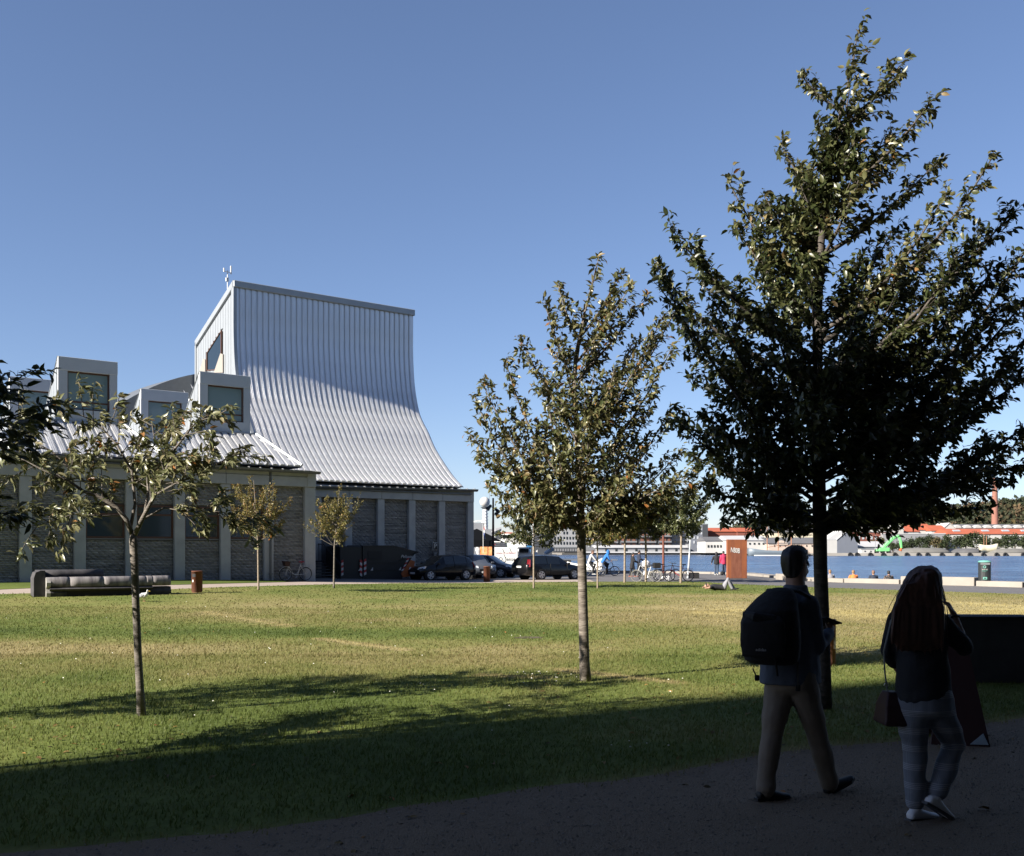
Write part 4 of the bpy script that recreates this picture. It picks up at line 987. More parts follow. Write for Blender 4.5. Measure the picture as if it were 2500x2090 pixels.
for k, (z, w_) in enumerate(((.585,.30),(.535,.32),(.485,.24))): 
    text(('mmmnnmm','nmmm nmn','mmnmm')[k], .055, MINT if k else WHITE, 'print', T, Matrix.Translation((-.15,fy-.02,h*z)) @ Matrix.Rotation(R(90),4,'X'), .003, 'LEFT')
m = MB(); m.box((-rr*.7,fy-.012,h*.80),(rr*.75,fy+.03,h*.90)); m.build('slot', LEAD, T)
# quay kerb and wall
m = MB(); sw = 1.0
for i in range(len(QE)-1):
    a = Vector((*QE[i],0)); b = Vector((*QE[i+1],0)); n_ = (b-a).normalized(); n_ = Vector((n_.y,-n_.x,0)); L_ = (b-a).length; k = max(1,int(L_/2.4))
    for j in range(k):
        q0 = a.lerp(b, j/k+.004); q1 = a.lerp(b, (j+1)/k-.004); o_ = n_*-.0
        if 1 <= i <= 3 or i == 0: m.prism([q0-Vector((0,0,.2)), q1-Vector((0,0,.2)), q1+n_*sw-Vector((0,0,.2)), q0+n_*sw-Vector((0,0,.2))], (0,0,.33))
qk = m.build('quay_kerb', KERB, kind='structure')
m = MB()
for i in range(len(QE)-1):
    a = Vector((*QE[i],-.13)); b = Vector((*QE[i+1],-.13)); m.poly([a+Vector((0,.02,0)), b+Vector((0,.02,0)), b+Vector((0,.02,-3)), a+Vector((0,.02,-3))])
m.build('quay_wall', LEAD, kind='structure')
# ------------------------------------------------ at the building: stairs, container, sign
CAR0 = None
sa0, sa1 = a_of(790, 1.5)-1.15, a_of(790,1.5)+.35
T = thing('steel_staircase', 'dark steel staircase with railing in the corner between the two wings', 'stairs', WP((sa0+sa1)/2, 0), TH)
hw = (sa1-sa0)/2; ns = 7
m = MB(); m.box((-hw,-.75,1.12),(hw,-.15,1.18)); m.build('landing', DARK, T)
sm_ = MB(); sm_.box((-hw,-.30,0),(hw,0,.045)); me = sm_.mesh('step', mat('grey_step',(.10,.105,.11),.6))
for i in range(ns): s_ = link('step', me, T); s_.location = (0,-.75-.29*i,1.14-.155*(i+1))
for sx in (-hw, hw):
    m = MB(); m.prism([Vector((sx-.02,-.75,1.0)),Vector((sx-.02,-.75,1.2)),Vector((sx-.02,-2.95,.1)),Vector((sx-.02,-2.95,-.1))],(.04,0,0)); m.build('stringer', DARK, T)
    m = MB(); m.tube([(sx,-.1,2.12),(sx,-.75,2.12),(sx,-2.9,.98),(sx,-2.9,.0)],.03,6)
    for k in range(16):
        y = -.15-.18*k; zb = 1.15 if y > -.75 else 1.15+(y+.75)*.53; m.tube([(sx,y,zb),(sx,y,zb+.96)],.012,4,cap=False)
    m.build('railing', DARK, T)
cy = 2.1; cA = a_of(842, cy+.6)
T = thing('waste_container', 'large dark waste compactor container with red and white warning stripes', 'container', WP(cA, cy), TH)
CONT = mat('container_paint', (.013,.015,.018), .6, vary=.15, vscale=3); RED = mat('warning_red',(.42,.02,.025),.5); WH2 = mat('warning_white',(.62,.62,.62),.5); ORG = mat('orange_paint',(.50,.13,.035),.55)
LB = a_of(1018, cy)-cA; x1 = a_of(884, cy)-cA; hz = EYE-(1334-HZ)/F*P0.y*.94
m = MB(); m.bbox((x1/2,.9,hz/2+.05),(x1,1.8,hz-.1),bev=.03); m.build('press_unit', CONT, T)
X = lambda u: a_of(u, cy+.0)-cA
m = MB(); pts = [(x1+.03,.12),(X(982),.12),(X(978),.45),(X(1017),1.72),(X(1017),hz*.80),(X(960),hz),(x1+.03,hz)]
m.prism([Vector((x,-.03,z)) for x,z in pts], (0,1.85,0)); bo = m.build('body', CONT, T)
m = MB(); m.prism([Vector((x,-.05,z)) for x,z in ((X(958),hz),(X(1020),hz*.80),(X(1020),hz*.84),(X(959),hz+.05))], (0,1.9,0)); m.box((x1,-.06,hz),(X(960),1.86,hz+.05)); m.build('lid', DARK, T)
m = MB(); m.box((X(898),-.055,1.25),(X(931),-.02,hz*.86)); m.build('hatch', BLACK, T)
for z in (1.05,.62): 
    m = MB(); m.box((x1+.05,-.06,z),(X(990) if z > 1 else X(980),-.025,z+.06)); m.build('rib', CONT, T)
m = MB(); m.prism([Vector((x,-.06,z)) for x,z in ((X(978),.42),(X(983),.2),(X(1004),.28),(X(1012),1.12),(X(1002),1.2))], (0,1.6,0)); m.build('chute', ORG, T)
def stripes(xc, z0, z1, w, flip, tilt=0):
    n = 6
    for k in range(n):
        za = z0+(z1-z0)*k/n; zb = z0+(z1-z0)*(k+1)/n; s = w*.8*(1 if flip else -1)
        mm = MB(); sh = lambda z: tilt*(z-z0)
        mm.prism([Vector((xc-w/2+sh(za),-.07,za)),Vector((xc+w/2+sh(za),-.07,za+s*.5)),Vector((xc+w/2+sh(zb),-.07,zb+s*.5)),Vector((xc-w/2+sh(zb),-.07,zb))],(0,.03,0))
        mm.build('stripe', WH2 if k % 2 == 0 else RED, T)
stripes(x1-.10,.35,1.25,.14,False); stripes(x1+.16,.35,1.25,.14,True); stripes(.12,.35,1.2,.12,True)
stripes(X(982)-.02,.55,1.3,.14,True,.55)
for xx in (x1-.28, x1+.5, X(972)):
    mm = MB(); mm.prism([Vector((xx,-.065,.62)),Vector((xx+.16,-.065,.62)),Vector((xx+.16,-.065,.80))],(0,.02,0)); mm.build('stripe', WH2, T)
text('Peltons', .26, WH2, 'lettering', T, Matrix.Translation((X(991),-.07,hz*.70)) @ Matrix.Rotation(R(90),4,'X'), .004, shear=.35)
# parking sign
a_ = a_of(1061.5, .05); T = thing('parking_sign', 'black and white P parking sign on the brick wall', 'sign', WP(a_, .0, EYE-(1354-HZ)/F*63), TH)
m = MB(); m.bbox((0,-.10,.52),(.36,.03,.48),bev=.008); m.build('panel', WHITE, T); m = MB(); m.bbox((0,-.118,.52),(.32,.012,.44),bev=.004); m.build('face', BLACK, T)
text('P', .44, WHITE, 'letter', T, Matrix.Translation((.0,-.128,.52)) @ Matrix.Rotation(R(90),4,'X'), .003)
m = MB(); m.bbox((0,-.10,.07),(.36,.03,.34),bev=.008); m.build('sub_panel', DARK, T)
for k, s in enumerate(('Parkering','kun for','gæster')): text(s, .075, WHITE, 'print', T, Matrix.Translation((0,-.122,.16-.09*k)) @ Matrix.Rotation(R(90),4,'X'), .002)
m = MB(); m.tube([(0,-.07,-.2),(0,-.07,.75)],.02,6); m.build('bracket', DARK, T)

# ------------------------------------------------ cars
def carpaint(n, c): return mat(n, c, .3, metal=.2, coat=.35, spec=.35)
CGL = mat('car_glass', (.012,.015,.016), .03, spec=.9); TAIL = mat('tail_red',(.20,.008,.01),.25); LAMP = mat('lamp_glass',(.65,.68,.7),.12,metal=.3); PLATE = mat('number_plate',(.75,.75,.73),.4)
RIMM = mat('alloy_rim',(.62,.63,.65),.45,metal=.2)
def car(name, label, loc, rz, paint, Lc, Wc, st, wb, wr=.31, glass=None, rails=False, plate_r='', plate_f=''):
    T = thing(name, label, 'car', loc, rz, 'cars parked beside the building'); w = Wc/2
    def half(s):
        x, zb, zbelt, zr, wk, wrf = s; w_ = w*wk
        return [(x,w_*.80,zb),(x,w_*.97,zb+.10),(x,w_,zb+.30 if zbelt-zb>.4 else (zb+zbelt)/2),(x,w_*.955,zbelt),(x,w*wrf,zr-.05),(x,w*wrf*.72,zr),(x,0,zr+.02)]
    rings = []
    for s in st:
        h_ = [Vector(p) for p in half(s)]; rings.append(h_+[Vector((p.x,-p.y,p.z)) for p in h_[::-1][1:]])
    m = MB(); m.smooth = False; m.loft(rings, close=True); bo = m.build('body', paint, T)
    bo.data.polygons.foreach_set('use_smooth', [True]*len(bo.data.polygons)); 
    H = [[Vector(p) for p in half(s)] for s in st]
    gl = glass
    def quad(name, A, B_, C_, D_, m_, off, ins=.08):
        c = (A+B_+C_+D_)/4; n = (B_-A).cross(D_-A).normalized()
        if n.dot(c-Vector((0,0,.6))) < 0: n = -n
        P = [p+(c-p)*ins+n*off for p in (A,B_,C_,D_)]; mm = MB(); mm.prism([p-n*.012 for p in P], n*.012*1.0+n*.0); return mm.build(name, m_, T)
    for (i, j) in gl['side']:
        for sg in (1,-1):
            f = lambda p: Vector((p.x, p.y*sg, p.z))
            quad('side_window', f(H[i][3]), f(H[j][3]), f(H[j][4]), f(H[i][4]), CGL, .012, .07)
    for nm, (i, j) in (('windscreen', gl['front']), ('rear_window', gl['rear'])):
        f = lambda p: Vector((p.x, -p.y, p.z))
        quad(nm, H[i][4], f(H[i][4]), f(H[j][4]), H[j][4], CGL, .035, .07)
    for (a, b) in ((wb/2+gl['sh'],1),(wb/2+gl['sh'],-1),(-wb/2+gl['sh'],1),(-wb/2+gl['sh'],-1)):
        y = b*(w-.10); M = Matrix.Translation((a,y,wr)) @ Matrix.Rotation(R(90)*(-b),4,'X')
        m = MB(); m.lathe([(wr*1.16,-.12),(wr*1.16,.103),(.02,.103)],20,M); m.build('wheel_arch', BLACK, T)
        m = MB(); m.lathe([(wr*.66,-.1),(wr*.95,-.1),(wr,-.06),(wr,.11),(wr*.95,.135),(wr*.70,.135),(wr*.68,.108),(.02,.108)],20,M,cap=False); wh = m.build('wheel', BLACK, T)
        m = MB(); m.lathe([(wr*.70,.109),(wr*.70,.142),(wr*.62,.142),(wr*.60,.112)],20,M,cap=False)
        for k in range(5):
            a_ = k*2*math.pi/5; dx = Vector((math.cos(a_),math.sin(a_),0)); dy = Vector((-dx.y,dx.x,0))
            P = [dx*.03-dy*.035, dx*wr*.62-dy*.06, dx*wr*.62+dy*.06, dx*.03+dy*.035]; m.prism([M @ (p+Vector((0,0,.111))) for p in P], (M.to_3x3() @ Vector((0,0,.028))))
        m.lathe([(.055,.11),(.055,.145),(.01,.145)],10,M); m.build('rim', RIMM, wh)
    fx_, rx_ = st[-1][0], st[0][0]
    for sg in (1,-1):
        z = gl['hz']; m = MB(); m.prism([Vector((fx_-.10,sg*w*.52,z)),Vector((fx_-.34,sg*w*.97,z+.06)),Vector((fx_-.42,sg*w*.97,z+.19)),Vector((fx_-.17,sg*w*.55,z+.13))],(.07,sg*.015,.012)); m.build('headlight', LAMP, T)
        m = MB(); tz0, tz1 = gl['tz']; m.prism([Vector((rx_+.10,sg*w*.80,tz0)),Vector((rx_+.24,sg*w*.99,tz0)),Vector((rx_+.36,sg*w*gl['tw'],tz1)),Vector((rx_+.22,sg*w*(gl['tw']-.14),tz1))],(-.07,sg*.02,0)); tl = m.build('tail_light', TAIL, T)
        mr = MB(); mr.bbox((st[gl['front'][0]][0]-.18,sg*(w*.98+.09),st[gl['front'][0]][2]+.07),(.12,.20,.13),bev=.03); mr.build('mirror', paint, T)
        for hx in gl['handles']:
            m = MB(); m.bbox((hx,sg*(w*.985),st[3][2]-.09),(.16,.03,.03),bev=.008); m.build('handle', paint, T)
        for hx in gl['seams']:
            m = MB(); m.box((hx-.004,sg*w*.94,.33),(hx+.004,sg*(w*1.003),st[3][2])); m.build('door_seam', BLACK, T)
        if rails:
            m = MB(); m.tube([(-1.9,sg*w*.66,1.44),(-1.5,sg*w*.68,1.50),(.1,sg*w*.66,1.50),(.35,sg*w*.62,1.44)],.02,6); m.build('roof_rail', STEEL, T)
    m = MB(); m.bbox((rx_-.015,0,gl['pz']),(.03,.50,.11),bev=.008); pr_ = m.build('number_plate', PLATE, T)
    m = MB(); m.bbox((fx_+.01,0,.42),(.03,.50,.11),bev=.008); m.build('number_plate', PLATE, T)
    m = MB(); m.box((fx_-.03,-w*.5,.50),(fx_+.006,w*.5,.62)); m.build('grille', BLACK, T)
    return T
# stations rear -> front: x, underside, belt, roof, body width factor, roof half-width factor
hatch = [(-1.98,.42,.80,.88,.80,.70),(-1.90,.28,.88,1.00,.92,.72),(-1.62,.24,.93,1.30,.98,.68),(-1.25,.22,.94,1.42,1,.70),(-.35,.20,.92,1.46,1,.72),(.30,.20,.90,1.40,1,.70),(.98,.22,.88,.955,1,.80),(1.55,.26,.80,.84,.98,.74),(1.88,.30,.68,.72,.90,.62),(1.98,.38,.58,.60,.78,.55)]
gh = dict(side=[(2,3),(3,4),(4,5)], front=(6,5), rear=(1,2), sh=.08, hz=.62, tz=(.72,1.05), tw=.9, handles=(-.75,.15), seams=(-.38,.88), pz=.62)
p = gnd(1098, 1416.6); nn = -OX
car('hatchback', 'black hatchback parked facing left beside the waste container', p-OX*.86, TH+math.pi, carpaint('black_car_paint',(.008,.008,.010)), 4.0, 1.72, hatch, 2.46, glass=gh)
est = [(-2.28,.44,.82,.90,.84,.74),(-2.22,.30,.92,.98,.95,.76),(-1.98,.26,.94,1.36,.98,.66),(-1.75,.24,.94,1.43,1,.70),(-.75,.22,.93,1.46,1,.72),(.25,.20,.90,1.42,1,.71),(.98,.22,.88,.96,1,.82),(1.65,.26,.80,.85,.98,.76),(2.10,.30,.68,.72,.90,.64),(2.26,.40,.58,.60,.78,.55)]
ge = dict(side=[(2,3),(3,4),(4,5)], front=(6,5), rear=(1,2), sh=.02, hz=.60, tz=(.78,1.22), tw=.84, handles=(-.95,.05), seams=(-.55,.75), pz=.78)
p = gnd(1362, 1415)
car('estate_car', 'black estate car seen from its rear corner, left of the olive tree trunk', p-OX*.88, TH, carpaint('black_car_paint',(.008,.008,.010)), 4.5, 1.76, est, 2.55, glass=ge, rails=True)
small = [(-1.72,.40,.80,.88,.82,.72),(-1.66,.28,.90,1.05,.94,.72),(-1.45,.24,.94,1.38,.98,.68),(-1.15,.22,.95,1.46,1,.70),(-.35,.20,.94,1.49,1,.72),(.28,.20,.92,1.42,1,.70),(.92,.22,.92,1.0,1,.80),(1.38,.26,.86,.90,.98,.74),(1.66,.30,.70,.74,.92,.64),(1.75,.38,.58,.60,.82,.55)]
gs = dict(side=[(2,3),(3,4),(4,5)], front=(6,5), rear=(1,2), sh=.05, hz=.66, tz=(.70,1.05), tw=.88, handles=(-.6,), seams=(-.35,.75), pz=.62)
q = at(1160, 1340, 63.4); car('small_car', 'grey small car with its nose showing behind the black hatchback', (q.x,q.y,-.01), R(-66), carpaint('grey_car_paint',(.10,.11,.13)), 3.5, 1.62, small, 2.4, glass=gs)
q = Vector((-1.62,66.1,0)); car('blue_car', 'dark blue car behind the rusty bin in front of the white trailer', (q.x,q.y,-.01), R(-22), carpaint('blue_car_paint',(.012,.016,.032)), 3.9, 1.72, hatch, 2.46, glass=gh)

# ------------------------------------------------ bicycles
def bicycle(label, loc, rz, fc, tyre=BLACK, stepthru=False, basket=None, rack=False, saddle=None, tilt=0, crate=False, fender=False, group='bicycles'):
    T = thing('bicycle', label, 'bicycle', loc, rz, group); T.rotation_euler = (tilt,0,rz)
    wr = .34; fxw, rxw = .53, -.53
    for x in (rxw, fxw):
        m = MB(); m.torus((x,0,wr),wr-.02,.02,(0,1,0),26,6); wh = m.build('wheel', tyre, T)
        m = MB(); m.torus((x,0,wr),wr-.045,.009,(0,1,0),22,4)
        for k in range(14):
            a = k*2*math.pi/14; m.tube([(x,.02*(-1)**k,wr),(x+math.cos(a)*(wr-.05),0,wr+math.sin(a)*(wr-.05))],.0022,3,cap=False)
        m.tube([(x,-.05,wr),(x,.05,wr)],.022,6); m.build('spokes', STEEL, wh)
    m = MB(); hd = Vector((.36,0,.90)); hb = Vector((.42,0,.66)); bbk = Vector((-.08,0,.30)); sc_ = Vector((-.27,0,.86)); rr_ = Vector((rxw,0,wr))
    if stepthru:
        m.tube([hd*.5+hb*.5, Vector((.22,0,.42)), Vector((.05,0,.32)), bbk],.018,7); m.tube([hb, Vector((.20,0,.36)), bbk],.016,7)
    else: m.tube([hd, sc_*.92+bbk*.08],.016,7); m.tube([hb, bbk],.019,7)
    m.tube([hd, hb],.02,7); m.tube([bbk, sc_],.017,7)
    for s in (-1,1):
        m.tube([bbk, rr_+Vector((0,.06*s,0))],.010,5); m.tube([sc_*.85+bbk*.15, rr_+Vector((0,.06*s,0))],.009,5); m.tube([hb+Vector((0,.04*s,-.01)), Vector((fxw,.05*s,wr))],.012,5)
    m.build('frame', fc, T)
    m = MB(); m.tube([hd, hd+Vector((-.03,0,.12))],.014,6); h = hd+Vector((-.03,0,.12))
    m.tube([h+Vector((-.20,-.29,.02)), h+Vector((-.05,-.24,.03)), h+Vector((.04,-.08,0)), h+Vector((.04,.08,0)), h+Vector((-.05,.24,.03)), h+Vector((-.20,.29,.02))],.013,6); m.build('handlebar', STEEL, T)
    m = MB(); m.rings([(sc_+Vector((-.14,0,.09)),(0,.085,0),(0,0,.03)),(sc_+Vector((-.02,0,.095)),(0,.07,0),(0,0,.03)),(sc_+Vector((.12,0,.09)),(0,.025,0),(0,0,.022))],8); m.tube([sc_,sc_+Vector((-.02,0,.08))],.013,6); m.build('saddle', saddle or BLACK, T)
    m = MB(); m.torus(bbk,.085,.007,(0,1,0),16,4); m.tube([bbk+Vector((.0,.06,0)), bbk+Vector((.10,.07,-.12))],.010,5); m.tube([bbk+Vector((0,-.06,0)), bbk+Vector((-.10,-.07,.12))],.010,5)
    for s in (1,-1): m.bbox(bbk+Vector((.10*s,.11*s,-.12*s)),(.09,.08,.02))
    m.build('crank', STEEL, T)
    if rack:
        m = MB(); 
        for s in (-.06,.06): m.tube([(-.30,s,.74),(-.78,s,.74),(-.56,s*1.4,wr)],.008,4)
        m.tube([(-.78,-.06,.74),(-.78,.06,.74)],.008,4); m.tube([(-.55,-.06,.74),(-.55,.06,.74)],.008,4); m.build('rack', fc, T)
    if fender:
        for x in (rxw, fxw):
            m = MB(); m.tube([(x+math.cos(a)*(wr+.03),0,wr+math.sin(a)*(wr+.03)) for a in np.linspace(R(-10) if x < 0 else R(20), R(200) if x < 0 else R(170), 14)], .022, 5, flat=.3); m.build('mudguard', fc, T)
    if basket:
        m = MB(); m.loft([[Vector((.40+dx*.8,dy*.8,.74)) for dx,dy in ((0,-.17),(.26,-.17),(.26,.17),(0,.17))],[Vector((.38+dx,dy,.98)) for dx,dy in ((0,-.19),(.30,-.19),(.30,.19),(0,.19))]]); m.build('basket', basket, T)
    if crate: m = MB(); m.bbox((-.62,0,.90),(.42,.34,.30),bev=.02); m.build('crate', BLACK, T)
    m = MB(); m.tube([bbk+Vector((-.05,.03,-.02)),(-.16,.16,.01)],.009,5); m.build('kickstand', DARK, T)
    return T
WHF = mat('white_frame',(.60,.61,.58),.35); SIL = mat('silver_frame',(.62,.63,.65),.3,metal=.6); BLF = mat('black_frame',(.02,.02,.022),.35); RDF = mat('red_frame',(.40,.03,.03),.35)
ab = a_of(722, OL+.30); q = WP(ab, OL+.26); q.z = float(gz(q.x,q.y))+.01
bicycle('white step-through bicycle with dark basket and red saddle leaning on the brick wall', q, TH+math.pi, WHF, stepthru=True, basket=mat('dark_basket',(.05,.022,.018),.8), rack=True, saddle=mat('red_saddle',(.42,.02,.05),.5), tilt=R(-5), fender=True)
for (u, v, rz, lab, f, kw) in ((1577, 1421, R(162), 'silver bicycle in front of the walking couple, wheels towards the lawn', SIL, dict(fender=True, tyre=mat('grey_tyre',(.25,.24,.22),.7))), (1592, 1418, R(196), 'silver bicycle with front basket rack beside the tan tree trunk', SIL, dict(rack=True)),
    (1628, 1418, R(8), 'black bicycle with dark crate under the brown lamp post', BLF, dict(crate=True, fender=True)), (1657, 1419.5, R(176), 'red bicycle beside the leaning white post', RDF, dict(rack=True, fender=True))):
    q = gnd(u, v); bicycle(lab, (q.x, q.y, -.005), rz, f, tilt=R(3), group='bicycles parked by the trees', **kw)
# gull on the grass
q = gnd(350, 1470); T = thing('gull', 'white and grey gull standing on the grass behind the spreading tree', 'bird', (q.x,q.y,q.z+.02), R(-12)); s = 1.15
m = MB(); m.smooth = True
m.rings([(Vector((x,0,z))*s,Vector((0,w_,0))*s,Vector((-.3*w_,0,w_))*s) for x,z,w_ in ((-.155,.135,.012),(-.10,.150,.045),(-.02,.165,.075),(.06,.175,.072),(.105,.205,.045),(.12,.245,.038),(.125,.275,.042),(.135,.30,.032),(.15,.312,.010))],10)
m.build('body', mat('gull_white',(.74,.74,.74),.6), T)
m = MB()
for sg in (-1,1): m.rings([(Vector((x,sg*y,z))*s,Vector((0,.012,0))*s,Vector((0,0,h))*s) for x,y,z,h in ((.05,.072,.185,.02),(-.02,.082,.175,.05),(-.12,.06,.155,.035),(-.24,.02,.13,.008))],8)
m.build('wing', mat('gull_grey',(.30,.31,.33),.6), T)
m = MB(); m.tube([Vector((.165,0,.293))*s,Vector((.215,0,.283))*s],[.012*s,.003*s],5); m.build('beak', mat('beak_yellow',(.6,.4,.06),.5), T)
m = MB()
for sg in (-1,1): m.tube([Vector((.01,sg*.03,.11))*s,Vector((.015,sg*.03,0))*s],.006,4); m.bbox(Vector((.03,sg*.03,.004))*s,(.05,.035,.008))
m.build('leg', mat('gull_leg',(.5,.25,.15),.6), T)
# ------------------------------------------------ far shore
FARC = mat('far_quay', (.30,.28,.255), .9, vary=.15, vscale=.05); LANDM = mat('far_ground', (.12,.115,.10), .95, vary=.3, vscale=.03)
m = MB(); m.prism([Vector((-60,640,-3)),Vector((330,520,-3)),Vector((420,492,-3)),Vector((1500,430,-3)),Vector((3200,3200,-3)),Vector((-1500,3200,-3)),Vector((-700,700,-3))], (0,0,2.75)); m.build('far_shore', LANDM, kind='structure')
def Pq(u, Y, z=0): q = at(u, 1340, Y); q.z = z; return q
zv = lambda v, Y: EYE-(v-HZ)/F*Y
qa, qb = Pq(1880,507), Pq(2760,488)
m = MB(); m.prism([qa+Vector((0,0,-3)),qb+Vector((0,0,-3)),qb+Vector((0,6,-3)),qa+Vector((0,6,-3))],(0,0,2.75)); m.build('far_quay', FARC, kind='structure')
ORD = ('first','second','third','fourth','fifth','sixth','seventh','eighth','ninth','tenth','eleventh','twelfth','thirteenth','fourteenth','fifteenth')
TYM = MB(); TYM.torus((0,0,0),.85,.42,(0,1,0),14,6); tym = TYM.mesh('tyre_fender', BLACK); tl = 0
for u in (2081,2098,2131,2163,2192,2221,2250,2272,2307,2344,2375,2408,2440,2461,2504):
    tl += 1; d = (u-1880)/880; q = qa.lerp(qb, d); o_ = link('tyre_fender', tym); o_.location = (q.x, q.y-.5, -1.15)
    tag(o_, f'black tyre fender on the far quay wall, {ORD[tl-1]} from the left', 'tyre', 'tyre fenders on the far quay')
def win_mesh(w, h, d=.25, m_=None): 
    k = MB(); k.box((-w/2,-d,-h/2),(w/2,.05,h/2)); return k.mesh('window', m_ or GLASS)
def block(name, label, u0, u1, vt, vb, Y, wallm, depth=18, cols=0, rows=0, wz=(.12,.94), wx=(.05,.95), ww=.5, wh=.55, roof='flat', roofm=None, ridge=0, wm=None, rz=0, cat='building', group=None, over=.6, skip=0, label_only=False):
    """a far building: front wall facing the water with its windows, and its roof"""
    W_ = (u1-u0)/F*Y; zt = zv(vt, Y); zb = min(zv(vb, Y), -.2); H = zt-zb; q = Pq((u0+u1)/2, Y, zb)
    T = thing(name, label, cat, q, rz, group)
    m = MB(); m.box((-W_/2,0,0),(W_/2,depth,H)); m.build('wall', wallm, T)
    if rows:
        cw = W_*(wx[1]-wx[0])/cols; rh = H*(wz[1]-wz[0])/rows; me = win_mesh(cw*ww, rh*wh, .25, wm)
        for r_ in range(rows):
            for c in range(cols):
                if skip and (r_*7+c*3) % skip == 0: continue
                o_ = link('window', me, T); o_.location = (-W_/2+W_*wx[0]+cw*(c+.5), 0, H*wz[0]+rh*(r_+.5))
    if roof == 'flat': m = MB(); m.box((-W_/2-.2,-.2,H),(W_/2+.2,depth+.2,H+.5)); m.build('roof', roofm or LEAD, T)
    if roof == 'eaves':          # ridge runs along the water
        m = MB(); hr = ridge/F*Y; m.prism([Vector((-W_/2-over,-over,H)),Vector((-W_/2-over,depth/2,H+hr)),Vector((-W_/2-over,depth+over,H)),Vector((-W_/2-over,depth+over,H-.3)),Vector((-W_/2-over,-over,H-.3))],(W_+2*over,0,0)); m.build('roof', roofm, T)
    if roof == 'gable':          # gable end faces the water
        m = MB(); hr = ridge/F*Y; m.prism([Vector((-W_/2,0,H)),Vector((W_/2,0,H)),Vector((0,0,H+hr))],(0,depth,0)); m.build('gable', wallm, T)
        for sg in (-1,1): m = MB(); m.prism([Vector((sg*(W_/2+.4),-.4,H-.2)),Vector((0,-.4,H+hr+.15)),Vector((0,-.4,H+hr+.5)),Vector((sg*(W_/2+.4),-.4,H+.2))],(0,depth+.8,0)); m.build('roof', roofm or wallm, T)
    return T, W_, H
cm = lambda n, c, **k: mat(n, c, .85, vary=.06, vscale=.15, **k)
REDT = mat('red_tiles',(.42,.105,.05),.85,vary=.14,vscale=.25); BRK = cm('red_brick_far',(.20,.065,.045)); WHW = cm('white_wall',(.50,.49,.47)); CRM = cm('cream_wall',(.62,.56,.42)); PNK = cm('pink_wall',(.52,.42,.35)); GRS = cm('grey_slate',(.13,.13,.14)); LGR = cm('light_grey_wall',(.27,.275,.29)); DGR = cm('dark_grey_wall',(.045,.05,.06)); MGR = cm('mid_grey_wall',(.17,.175,.19)); BGR = cm('blue_grey_wall',(.15,.165,.20)); WRF = cm('white_roof',(.48,.48,.49))
WNL = mat('pale_window',(.45,.47,.5),.3)
# apartment blocks on the left
Yb = 600
block('grey_office_block','flat pale grey block left of the dark tower behind the radar mast',1120,1178,1283,1350,640,LGR,20,6,3,wz=(.3,.95))
block('dark_tower','dark grey residential tower with pale railings on its roof',1306,1349,1246,1343,Yb,DGR,22,4,9,ww=.35,wh=.4,skip=4,wm=WNL)
T, W_, H = block('tower_crown','row of pale upright screens on top of the dark tower',1301,1321,1239,1246,Yb-1,LGR,4,0,0)
block('grey_apartment_block','light grey apartment block with dark windows right of the dark tower',1348,1413,1268,1337,Yb,LGR,20,8,6,wz=(.04,.98),ww=.42,wh=.5,skip=9)
block('glazed_base','glazed ground floor under the light grey apartment block',1350,1412,1337.5,1345,Yb-1,DGR,14,9,1,ww=.7,wh=.7,wm=MGR)
block('grey_apartment_block','mid grey apartment block just right of the olive tree trunk',1424,1462,1266,1345,Yb,MGR,20,4,7,ww=.5,wh=.5,skip=5,wm=WNL)
for i, (u0, u1, vt) in enumerate(((1466,1510,1268),(1513,1556,1264),(1559,1603,1266),(1606,1640,1264))):
    T, W_, H = block('balcony_block','dark apartment block with red brown balconies, '+('leftmost of the row','second of the row','third of the row','rightmost of the row')[i],u0,u1,vt,1330,Yb-6,DGR,20,3,5,ww=.62,wh=.66,wm=mat('red_screen',(.17,.075,.05),.7,vary=.3,vscale=.3),group='apartment blocks with red brown balconies')
    me = MB(); me.box((-W_*.46,-1.6,0),(W_*.46,-.05,.25)); me.box((-W_*.46,-1.65,.25),(W_*.46,-1.6,.9)); me = me.mesh('balcony', MGR)
    for k in range(5): o_ = link('balcony', me, T); o_.location = (0,0,H*(.115+.166*k))
block('grey_apartment_block','pale apartment block behind the leaning white post',1641,1688,1270,1342,Yb,LGR,18,5,6,ww=.6,wh=.45,skip=6)
T, W_, H = block('dark_apartment_block','black and grey corner block at the end of the far pier',1688,1728,1281,1343,Yb-8,BGR,16,4,5,ww=.42,wh=.6,wm=WNL,skip=5)
m = MB(); m.box((W_*.18,-.3,0),(W_/2+.05,15,H+.02)); m.build('dark_end', DGR, T)
T, W_, H = block('boathouse','long low white waterfront building with small square black windows',1457,1674,1337.5,1345,Yb-16,LGR,9,8,1,wz=(.08,.92),ww=.20,wh=.80)
m = MB(); m.box((-W_/2-1,-1,H),(W_/2+1,10,H+1.6)); m.build('roof_band', WRF, T)
m = MB(); m.prism([Pq(1418,Yb-18,-.5),Pq(1752,Yb-18,-.5),Pq(1752,Yb-2,-.5),Pq(1418,Yb-2,-.5)],(0,0,.75)); m.build('far_pier', WRF, kind='structure')
m = MB(); m.prism([Pq(1372,Yb-17,-3),Pq(1750,Yb-17,-3),Pq(1750,Yb+60,-3),Pq(1372,Yb+60,-3)],(0,0,2.5)); m.build('far_pier_wall', cm('wet_concrete',(.07,.068,.062)), kind='structure')
m = MB(); m.prism([Pq(1290,Yb-14,-3),Pq(1378,Yb-14,-3),Pq(1378,Yb+60,-3),Pq(1290,Yb+60,-3)],(0,0,2.6)); m.build('far_quay_steps', KERB, kind='structure')
